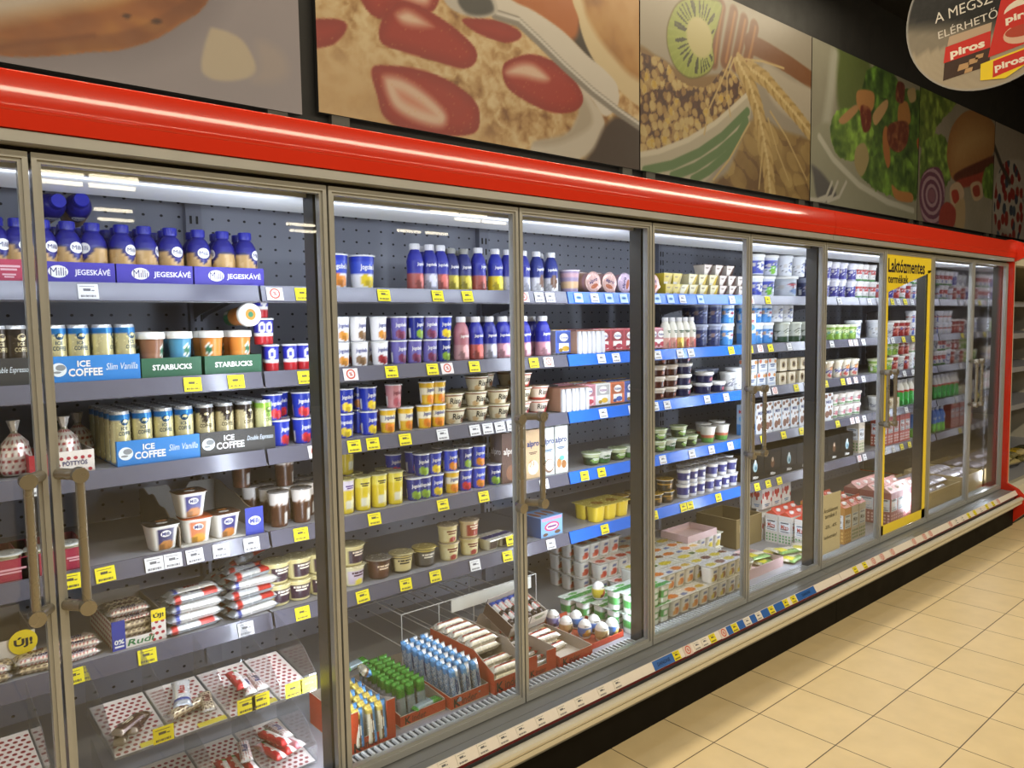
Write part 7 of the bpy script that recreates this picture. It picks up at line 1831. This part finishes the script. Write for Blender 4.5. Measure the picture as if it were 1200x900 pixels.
# 3: muesli, kiwi, honey dipper and wheat ears
p = Poster(2.694, 4.342, ZP0, ZP1)
p.fill(hx('a49a88')); p.mix(np.clip((p.X-2.7)/1.6, 0, 1)*0.4, hx('8c8274'))
p.blob([(2.629,2.808),(2.837,2.830),(3.080,2.789),(3.386,2.847),(3.608,2.828),(3.656,2.736),(3.389,2.570),(2.985,2.396),(2.661,2.321),(2.560,2.308)], hx('8a6a3c'), 0.02)
cs, rid = cells(p.X+0.02*fbm(p.X, p.Z, 16, 8), p.Z+0.02*fbm(p.X, p.Z, 16, 9), 22, 6)
ml = p.sd(smooth_closed([(2.563,2.784),(2.731,2.819),(2.891,2.819),(3.022,2.743),(3.240,2.761),(3.428,2.892),(3.608,2.803),(3.610,2.716),(3.389,2.570),(3.101,2.434),(2.837,2.348),(2.560,2.297)]))
p.mix((ml > 0)*1.0, p.ramp(rid*0.65+0.35*fbm(p.X, p.Z, 26, 2)-0.40*np.clip((cs-0.42)/0.15, 0, 1), [(0, hx('4a2c20')), (0.16, hx('5e3822')), (0.24, hx('94703e')), (0.5, hx('b89a5e')), (0.72, hx('ccb67c')), (0.8, hx('c8a23a')), (1, hx('d8cca4'))]))
p.line([(3.650,3.072),(3.841,3.063),(4.096,3.037),(4.459,2.983)], 0.055, hx('7a4a24'), 0.01)
for k in range(5):
    a = k*46
    p.line([(3.371,3.201),(3.330,3.050),(3.301,2.902)] if k == 0 else ([(3.490,3.200),(3.448,3.064),(3.406,2.923)] if k == 1 else ([(3.591,3.182),(3.548,3.050),(3.505,2.925)] if k == 2 else [(3.695,3.169),(3.662,3.062),(3.617,2.954)])), 0.040, hx('7c4a22'), 0.02)
    p.line([(3.382,3.204),(3.341,3.052),(3.311,2.904)] if k == 0 else ([(3.501,3.203),(3.459,3.067),(3.417,2.926)] if k == 1 else ([(3.602,3.185),(3.559,3.052),(3.516,2.927)] if k == 2 else [(3.707,3.172),(3.673,3.065),(3.629,2.956)])), 0.010, hx('a87038'), 0.012)
kw = smooth_closed([(2.937,3.050),(3.002,3.127),(3.136,3.189),(3.277,3.213),(3.371,3.213),(3.340,3.111),(3.289,2.994),(3.301,2.902),(3.239,2.831),(3.099,2.781),(2.984,2.804),(2.918,2.880),(2.905,2.965)])
d = p.sd(kw); p.mix((d+0.012)/0.008, hx('6a5a24')); p.mix(d/0.01+0.5, hx('8a9a34'))
cx_, cz_ = (3.177, 2.998); 
_r = np.hypot((p.X-cx_)/0.30, (p.Z-cz_)/0.27); _a = np.arctan2(p.Z-cz_, p.X-cx_)
p.mix((d > 0)*np.clip(1-_r*0.9, 0, 1)*0.7, hx('b8bc6a'))
p.mix((d > 0)*np.clip((0.42-_r)/0.08, 0, 1), hx('c2b880'))
p.mix((d > 0.01)*(np.abs(_r-0.55) < 0.17)*(np.sin(_a*27+3*np.sin(_a*5)) > 0.0+4.0*np.abs(_r-0.55))*0.9, hx('2a2a14'))
p.mix((d > 0)*(_r > 0.5)*(np.sin(_a*40) > 0.6)*0.25, hx('b4bc5a'))
bw = [(2.560,2.308),(2.801,2.363),(3.042,2.444),(3.283,2.560),(3.475,2.681),(3.655,2.799),(3.657,2.661),(3.544,2.519),(3.391,2.400),(3.244,2.274),(2.986,2.166),(2.559,2.126)]
p.blob(bw, hx('b8b09a'), 0.008, )
for pts in ([(2.730,2.263),(2.947,2.317),(3.181,2.410),(3.389,2.522),(3.633,2.695)], [(2.947,2.260),(3.141,2.328),(3.347,2.431),(3.544,2.556),(3.622,2.643)], [(3.122,2.261),(3.264,2.325),(3.434,2.430),(3.544,2.531)]):
    p.line(pts, 0.024, hx('5c7a48'), 0.008)
p.line([(2.593,2.312),(2.837,2.371),(3.081,2.461),(3.325,2.585),(3.519,2.713),(3.643,2.797)], 0.014, hx('d4ccb6'), 0.008)
fl = p.sd(smooth_closed([(3.611,2.604),(3.751,2.701),(4.001,2.662),(4.326,2.655),(4.500,2.623),(4.513,2.252),(3.265,2.216),(3.435,2.356)]))
cs2, rid2 = cells(p.X*0.8+p.Z*0.5, p.Z, 9, 12)
p.mix(np.clip(fl/0.03, 0, 1), p.ramp(rid2*0.6+0.4*fbm(p.X, p.Z, 9, 4)-0.25*(cs2 > 0.5), [(0, hx('6a4a22')), (0.4, hx('94763e')), (1, hx('c2a868'))]))
p.blob([(3.794,2.989),(4.098,2.958),(4.461,2.928),(4.467,2.732),(4.104,2.731),(3.871,2.811)], hx('b4aa98'), 0.03)
def ear(pts, w):
    P = [np.array(q) for q in pts]
    for i in range(26):
        t = i/25*(len(P)-1); k = min(int(t), len(P)-2); c = P[k]+(P[k+1]-P[k])*(t-k); e = (P[k+1]-P[k])/np.linalg.norm(P[k+1]-P[k]); nn = np.array((-e[1], e[0]))
        for sg in (-1, 1):
            q = c+nn*sg*w*0.55
            p.line([q-e*w*0.35-nn*sg*w*0.2, q+e*w*0.55+nn*sg*w*0.15], w*0.34, hx('c0a468') if (i+sg) % 3 else hx('a48648'), 0.008)
        p.line([c-e*w*0.3, c+e*w*0.4], w*0.22, hx('d6bf86'), 0.006)
ear([(3.652,2.936),(3.820,2.905),(3.997,2.833),(4.157,2.767),(4.382,2.663)], 0.050)
ear([(3.538,2.950),(3.654,2.849),(3.739,2.725),(3.802,2.581),(3.854,2.431),(3.883,2.263)], 0.060)
for pts in ([(3.471,2.961),(3.365,2.795),(3.261,2.646),(3.221,2.510)], [(3.493,2.953),(3.429,2.844),(3.430,2.747),(3.464,2.643)], [(3.606,2.976),(3.793,3.002),(4.018,3.008)], [(3.873,2.734),(4.054,2.616),(4.306,2.388)], [(3.849,2.691),(3.953,2.523),(4.087,2.364)], [(3.802,2.581),(3.781,2.423),(3.759,2.278)], [(3.657,2.636),(3.456,2.408),(3.306,2.281)]):
    p.line(pts, 0.006, hx('c8ae74'), 0.006)
p.build('picture of muesli with kiwi, honey dipper and wheat ears')
# 4: salad with a fork
p = Poster(4.352, 5.985, ZP0, ZP1)
p.fill(hx('8e8a78')); p.mix(np.clip(fbm(p.X, p.Z, 3, 2)*1.2-0.2, 0, 1), hx('a8a692'))
p.blob([(4.654,3.383),(5.101,3.335),(5.115,3.054),(4.752,2.862),(4.666,3.064)], hx('5c6a34'), 0.06); p.line([(4.641,3.220),(4.593,2.962),(4.527,2.702)], 0.05, hx('b4b4a4'), 0.06)
p.blob([(4.346,2.675),(4.638,2.772),(5.011,2.524),(5.466,2.374),(5.916,2.330),(5.924,2.202),(4.329,2.094),(4.319,2.410)], hx('9c9c86'), 0.03)
p.line([(4.455,2.673),(4.646,2.556),(5.015,2.429),(5.467,2.354),(5.916,2.330)], 0.022, hx('c6c6b6'), 0.015)
p.blob([(4.390,2.418),(4.370,2.486),(4.537,2.434),(4.694,2.323),(4.468,2.262)], hx('5c5a5a'), 0.03)
def leaf(pts, c1, c2, sd_):
    d = p.sd(smooth_closed(pts))+0.022*(fbm(p.X, p.Z, 22, sd_)-0.5)*2
    p.mix(d/0.01+0.5, p.ramp(fbm(p.X, p.Z, 15, sd_+3), [(0.15, c1), (0.5, c2), (0.85, N3(c2, 1.5))]))
leaf([(5.108,3.205),(5.416,3.284),(5.564,3.174),(6.016,3.234),(6.584,3.202),(6.367,2.968),(6.049,2.729),(5.963,2.420),(5.657,2.412),(5.100,2.457),(4.925,2.590),(4.642,2.664),(4.637,2.808),(4.950,2.950)], hx('2c4416'), hx('4e6e26'), 1)
leaf([(4.636,2.826),(4.910,2.925),(5.213,2.840),(5.134,2.654),(4.803,2.575),(4.623,2.661)], hx('3c5a1c'), hx('6a8a34'), 4)
leaf([(5.107,3.223),(5.463,3.274),(5.611,3.202),(5.427,3.089),(5.157,3.081)], hx('2e4a18'), hx('547a2a'), 7)
leaf([(5.093,2.611),(5.448,2.695),(5.895,2.668),(5.908,2.457),(5.512,2.399),(5.143,2.462)], hx('34521a'), hx('5c7e2e'), 11)
leaf([(6.123,3.232),(6.697,3.311),(6.475,3.073),(6.145,2.914),(6.027,3.067)], hx('46601e'), hx('6c8232'), 13)
for pts, c in (([(4.967,3.047),(5.201,3.079),(5.206,2.974),(5.100,2.918),(4.976,2.936)], hx('b8824a')), ([(4.714,2.820),(4.930,2.947),(4.973,2.916),(4.794,2.805)], hx('b88a5a')), ([(5.619,3.062),(5.765,3.107),(5.824,2.972),(5.627,2.922)], hx('b47c40')), ([(5.208,2.936),(5.405,3.066),(5.431,3.011),(5.256,2.865)], hx('c09a68')), ([(4.963,2.670),(5.088,2.716),(5.157,2.619),(5.055,2.491),(4.947,2.555)], hx('a89868')), ([(5.371,2.843),(5.439,2.873),(5.497,2.661),(5.454,2.595),(5.378,2.706)], hx('b4703a')), ([(5.531,2.482),(5.654,2.454),(5.882,2.455),(5.886,2.391),(5.609,2.387)], hx('bc8044')), ([(5.760,3.189),(5.885,3.232),(5.916,3.154),(5.815,3.116)], hx('b8a070'))):
    p.blob(pts, c, 0.012)
for pts, c in (([(5.013,2.951),(5.163,2.957),(5.169,2.833),(5.062,2.798)], hx('6a2412')), ([(5.461,2.897),(5.774,2.965),(5.782,2.821),(5.638,2.729),(5.468,2.758)], hx('6a2c16')), ([(5.586,3.218),(5.708,3.220),(5.691,3.095),(5.569,3.094)], hx('64281a')), ([(5.960,2.867),(6.144,2.935),(6.097,2.821),(5.992,2.786)], hx('b4582a'))):
    d = p.blob(pts, c, 0.012); p.mix((d > 0)*np.clip(fbm(p.X, p.Z, 30, 3)*2.2-1.0, 0, 1)*0.7, hx('c08a5a'))
for pts in ([(4.468,2.284),(4.560,2.310),(4.633,2.408)], [(4.523,2.280),(4.636,2.317),(4.710,2.416)], [(4.580,2.279),(4.733,2.323),(4.829,2.429)], [(4.359,2.274),(4.542,2.281)]): p.line(pts, 0.012, hx('c4c2b6'), 0.008)
# burger side of the same run
q = p
q_x = (5.882)
p2 = Poster(5.993, 7.640, ZP0, ZP1)
p.x1 = p.X.max()
p.build('picture of a green salad with croutons and a fork')
p = p2
p.fill(hx('8a8272')); p.mix(np.clip(fbm(p.X, p.Z, 3, 7)*1.2-0.2, 0, 1), hx('a0988a'))
leaf([(5.909,3.257),(6.699,3.289),(6.362,3.033),(6.151,2.828),(5.881,2.876)], hx('46601e'), hx('6a7e34'), 3)
leaf([(6.094,2.864),(6.484,2.962),(6.680,2.761),(6.514,2.561),(6.061,2.558)], hx('3e5a1e'), hx('688238'), 5)
d = p.blob([(6.549,2.881),(6.655,3.077),(6.956,3.240),(7.358,3.281),(7.656,3.204),(7.639,3.001),(7.397,2.871),(6.783,2.646),(6.591,2.728)], hx('9c6c3c'), 0.012); p.mix((d > 0)*np.clip(d/0.25, 0, 1)*0.8, hx('c09a66'))
p.blob([(6.747,2.700),(7.395,2.896),(7.754,2.978),(7.691,2.856),(7.069,2.700),(6.784,2.634)], hx('5a2a1c'), 0.02); p.blob([(6.783,2.646),(7.268,2.758),(7.691,2.856),(7.627,2.748),(6.882,2.597)], hx('94382a'), 0.02)
leaf([(7.404,2.798),(7.763,2.890),(7.792,2.612),(7.425,2.578)], hx('3e5a1e'), hx('5e7a30'), 9)
for pts, c in (([(6.634,2.573),(6.815,2.637),(6.950,2.557),(6.832,2.428),(6.675,2.438)], hx('c4a88c')), ([(6.667,2.541),(6.789,2.569),(6.839,2.499),(6.736,2.455)], hx('a8382a')), ([(7.088,2.642),(7.309,2.689),(7.390,2.574),(7.187,2.519)], hx('bca084')), ([(7.143,2.624),(7.277,2.657),(7.319,2.580),(7.190,2.556)], hx('94382a'))): p.blob(pts, c, 0.01)
p.blob([(6.738,2.420),(6.954,2.510),(6.974,2.273),(6.783,2.260)], hx('b49a74'), 0.02)
d = p.blob([(6.163,2.667),(6.386,2.704),(6.511,2.606),(6.513,2.424),(6.390,2.256),(6.135,2.260),(6.027,2.425),(6.049,2.579)], hx('6e4058'), 0.01)
oc = np.array([(6.265,2.474)][0]); rr = np.hypot((p.X-oc[0])/0.44, (p.Z-oc[1])/0.33)
p.mix((d > 0.01)*(np.sin(rr*34) > 0.1)*0.85, hx('b89aa6')); p.mix((d > 0.0)*(rr < 0.16)*1.0, hx('8a5a6a'))
p.blob([(6.440,2.373),(6.582,2.453),(6.771,2.400),(6.721,2.256),(6.450,2.238)], hx('9c3a30'), 0.012)
p.build('picture of a burger with red onion rings')
p = Poster(7.650, 9.30, ZP0, ZP1)
p.fill(hx('968c82')); d = p.blob([(7.768,2.840),(8.146,2.989),(8.663,2.942),(8.741,2.308),(7.898,2.335),(7.650,2.522)], hx('a8a098'), 0.03)
cs3, rid3 = cells(p.X, p.Z, 9, 3)
p.mix((np.hypot(p.X-8.1, p.Z-2.55) < 0.42)*(cs3 < 0.46)*1.0, p.ramp(rid3, [(0, hx('8a2420')), (0.6, hx('7a1c1c')), (0.65, hx('2a3448')), (1, hx('3a4a5a'))]))
p.line([(7.658,3.029),(7.839,2.899),(8.089,2.771)], 0.03, hx('3a3430'), 0.02)
p.build('picture of red berries, beyond the burger picture')

# ------------------------------------------------------------------ round hanging sign
def round_sign():
    R = empty('hanging_sign', (3.5, -0.656, 2.85), 0, 'round black hanging sign with red product packs at its foot', 'sign')
    r = 0.345
    m = MB(); N = 64
    rings, segs = 30, 80
    def colour(y, z):                      # y to the right, z up on the face, in radii
        if math.hypot(y, z) > 0.985: return hx('9a9a98')
        t = 0.5+0.5*math.sin(z*140)*0.10
        if z > -0.15-0.25*y: b = (0.05, 0.05, 0.05)
        else: b = tuple(v*(0.92+0.16*(t-0.5)*2) for v in (hx('b0a48e') if z < -0.36 else hx('8a8272')))
        k = min(1, max(0, (-(z+0.10+0.25*y))/0.22)); base = tuple(0.05*(1-k)+b[i]*k for i in range(3))
        return base
    vs, cs = [(0, 0, 0)], [colour(0, 0)]
    for i in range(1, rings+1):
        for k in range(segs):
            a = 2*PI*k/segs; y, z = i/rings*math.cos(a), i/rings*math.sin(a)
            vs.append((0, -y*r, z*r)); cs.append(colour(y, z))
    fs = [(0, 1+k, 1+(k+1) % segs) for k in range(segs)]+[(1+(i-1)*segs+k, 1+i*segs+k, 1+i*segs+(k+1) % segs, 1+(i-1)*segs+(k+1) % segs) for i in range(1, rings) for k in range(segs)]
    m.add(vs, fs, cs)
    m.lathe([(r, 0), (r, 0.006), (0.0001, 0.006)], hx('2a2a2a'), 60, cap0=False, cap1=False) if False else None
    f = lambda e: (lambda y, z: (-e, -y*r, z*r))
    put_text(m, 'A MEGSZOKOTT', -0.02, 0.10, 0.13, hx('d8d4cc'), f(0.001), w=1.25, rot=0.10)
    put_text(m, 'ELÉRHETŐ ÁRON!', 0.00, -0.10, 0.13, hx('d8d4cc'), f(0.001), w=1.20, rot=0.12)
    red = hx('c8281c')
    put_poly(m, [(-0.52, -0.78), (-0.50, -0.36), (0.02, -0.30), (0.02, -0.72)], hx('3a2418'), f(0.0008))
    put_poly(m, [(-0.52, -0.56), (-0.50, -0.36), (0.02, -0.30), (0.02, -0.50)], red, f(0.0012))
    put_poly(m, [(-0.48, -0.36), (-0.46, -0.24), (0.03, -0.20), (0.02, -0.30)], hx('b8a088'), f(0.0012))
    put_text(m, 'piros', -0.24, -0.46, 0.13, hx('efe6d8'), f(0.002), w=0.40, bold=0.04, rot=0.08)
    for y, z, s_ in ((-0.28, -0.66, 0.07), (-0.17, -0.62, 0.06), (-0.22, -0.72, 0.05), (-0.10, -0.58, 0.05)): put_poly(m, [(y-s_, z-s_*0.6), (y+s_*0.8, z-s_*0.4), (y+s_, z+s_*0.6), (y-s_*0.7, z+s_*0.5)], hx('b89468'), f(0.0016))
    put_poly(m, [(0.00, -0.62), (0.06, -0.30), (0.14, 0.14), (0.30, 0.16), (0.52, 0.10), (0.66, -0.30), (0.68, -0.50), (0.40, -0.56)], red, f(0.0016))
    put_ell(m, 0.36, -0.14, 0.20, 0.13, hx('e8ded0'), f(0.002), 24); put_ell(m, 0.36, -0.22, 0.24, 0.13, red, f(0.0023), 24)
    put_text(m, 'piros', 0.36, -0.22, 0.11, hx('efe6d8'), f(0.003), w=0.36, bold=0.04, rot=0.10)
    put_ell(m, 0.36, -0.42, 0.20, 0.12, hx('d8b49c'), f(0.002), 24); put_ell(m, 0.36, -0.39, 0.18, 0.07, hx('b0402a'), f(0.0024), 24)
    put_poly(m, [(-0.08, -0.88), (-0.08, -0.68), (0.42, -0.60), (0.50, -0.76), (0.2, -0.92)], hx('ecd026'), f(0.003))
    put_poly(m, [(0.06, -0.88), (0.06, -0.68), (0.42, -0.62), (0.42, -0.80)], red, f(0.0034))
    put_text(m, 'piros', 0.24, -0.76, 0.11, hx('efe6d8'), f(0.004), w=0.32, bold=0.04, rot=0.12)
    put_ell(m, 0.52, -0.66, 0.07, 0.06, hx('2a2418'), f(0.0042), 16)
    m.build('printed_disc', M_PAPER, R)
    b = MB()
    ring = [(0.0008, r*math.cos(2*PI*k/80), r*math.sin(2*PI*k/80)) for k in range(80)]; rb = [(0.008, y, z) for _, y, z in ring]
    b.add(rb, [tuple(range(80))], (0.1, 0.1, 0.1))
    for k in range(80):
        j = (k+1) % 80; b.add([ring[k], ring[j], rb[j], rb[k]], [(0, 1, 2, 3)], (0.1, 0.1, 0.1))
    b.build('backing', M_BLACK, R)
    for y in (-0.18, 0.18):
        w = MB(); w.tube([(0.004, y, math.sqrt(r*r-y*y)), (0.004, y, ZC-2.85)], 0.0015, segs=6); w.build('hanging_wire', M_WIRE, R)
round_sign()

# ------------------------------------------------------------------ the next cooler beyond the red end panel
def next_cooler():
    x0, x1 = 9*W+0.050, 9*W+2.9
    R = empty('display_refrigerator', (0, 0, 0), 0, 'cream-fronted open cooler beyond the red end panel', 'refrigerator')
    header(x0, x1, R, M_CREAM)
    MB().box(x0, x1, -0.05, 0.03, 1.88, 1.936).build('top_rail', M_CREAM, R)
    MB().box(x0, x1, 1.00, 1.10, 0.10, 2.06).build('back_panel', M_BLACK, R)
    MB().box(x0, x1, 0.06, 1.10, 2.010, 2.034).build('roof', M_CREAM, R)
    MB().box(x0, x1, 0.0, 1.0, 0.10, 0.25).build('deck', M_GREYM, R)
    MB().prism([(0.0, 0.10), (0.0, 0.27), (-0.06, 0.285), (-0.10, 0.270), (-0.115, 0.22), (-0.115, 0.20)], x0, x1).build('front_sill', M_CREAM, R)
    MB().prism([(0.0, 0.10), (-0.112, 0.199), (-0.150, 0.195), (-0.152, 0.17), (-0.112, 0.150), (0, 0.09)], x0, x1).build('bumper', M_CREAM, R)
    MB().box(x0, x1, -0.09, 1.10, 0.0, 0.10).build('kick_plate', M_BLACK, R)
    MB().box(x1-0.03, x1, -0.05, 1.1, 0.1, 2.06).build('end_panel', M_CREAM, R)
    for z in (0.72, 1.06, 1.36, 1.64):
        MB().box(x0, x1-0.03, 0.36, 0.98, z-0.02, z).build('shelf_board', M_GREYM, R)
        MB().box(x0, x1-0.03, 0.345, 0.36, z-0.045, z).build('shelf_rail', M_GREYM, R)
    K['bagy'] = Kind('snack_bag', 'bag', 'glossy yellow snack bag in the far cooler', [('bag', mesh(pouch_pillow(MB(), 0.22, 0.16, 0.05, lambda u, v, s: hx('c8a828') if v > 0.35 else hx('d8c890')), 'bag', M_FOIL))], 0.11, 0.05)
    K['bagb'] = Kind('snack_bag', 'bag', 'dark green snack bag in the far cooler', [('bag', mesh(pouch_pillow(MB(), 0.22, 0.16, 0.05, lambda u, v, s: hx('4a4a2a') if v > 0.35 else hx('8a8456')), 'bag', M_FOIL))], 0.11, 0.05)
    for i in range(6):
        for t in range(2):
            make(K['bagy' if (i+t) % 2 else 'bagb'], (x0+0.15+i*0.235, 0.22, DECK+0.03+t*0.052), rnd.uniform(-0.2, 0.2), key=dict(where='on its deck', tier=('lower layer', 'upper layer')[t]))
    for li, z in enumerate((0.72, 1.06, 1.36, 1.64)):
        for i in range(6):
            make(K['bagb' if (i+li) % 3 else 'bagy'], (x0+0.15+i*0.235, 0.47, z+0.0005), rnd.uniform(-0.15, 0.15), key=dict(where='on its %s shelf' % ('lowest', 'second lowest', 'third lowest', 'highest')[li]))
next_cooler()
# flattened card and clip lying on the cabinet top near the end
prop(MB().box(5.55, 5.95, 0.30, 0.50, 2.0345, 2.064, (0.10, 0.12, 0.13)).build('dark_case', M_PRINT), 'dark flat case lying on the refrigerator roof', 'case')
prop(MB().box(5.97, 6.03, 0.30, 0.36, 2.0625, 2.114, hx('c2bca8')).build('white_block', M_CARD), 'small pale card block on the end panel', 'block')

# ------------------------------------------------------------------ ceiling tubes behind the camera, mirrored in the glass
M_TUBE = emit('lamp_tube', (1.0, 0.88, 0.66), 14)
def tube_lamp(x, y, z, n):
    R = empty('ceiling_lamp', (0, 0, 0), 0, 'ceiling tube lamp across the aisle, %s' % n, 'lamp', 'ceiling tubes across the shop')
    MB().tube([(x-0.22, y, z), (x+0.22, y, z)], 0.020, segs=10).build('tube', M_TUBE, R)
    MB().box(x-0.24, x+0.24, y-0.05, y+0.05, z+0.021, z+0.06).build('housing', M_WHITEM, R)
    MB().tube([(x, y, z+0.06), (x, y, ZC)], 0.004, segs=6).build('rod', M_GREYM, R)
_n = 0
for i, (x, y) in enumerate(((1.34, -6.55), (1.82, -6.50), (1.44, -7.05), (1.94, -7.05), (2.37, -8.77), (2.63, -9.70), (4.90, -8.80), (5.28, -9.50), (5.90, -6.60), (6.40, -6.60), (6.6, -7.0), (7.1, -7.0), (6.66, -8.60), (7.2, -8.60))):
    tube_lamp(x, y, 3.0, '%s from left' % ORD[i])
write_labels()
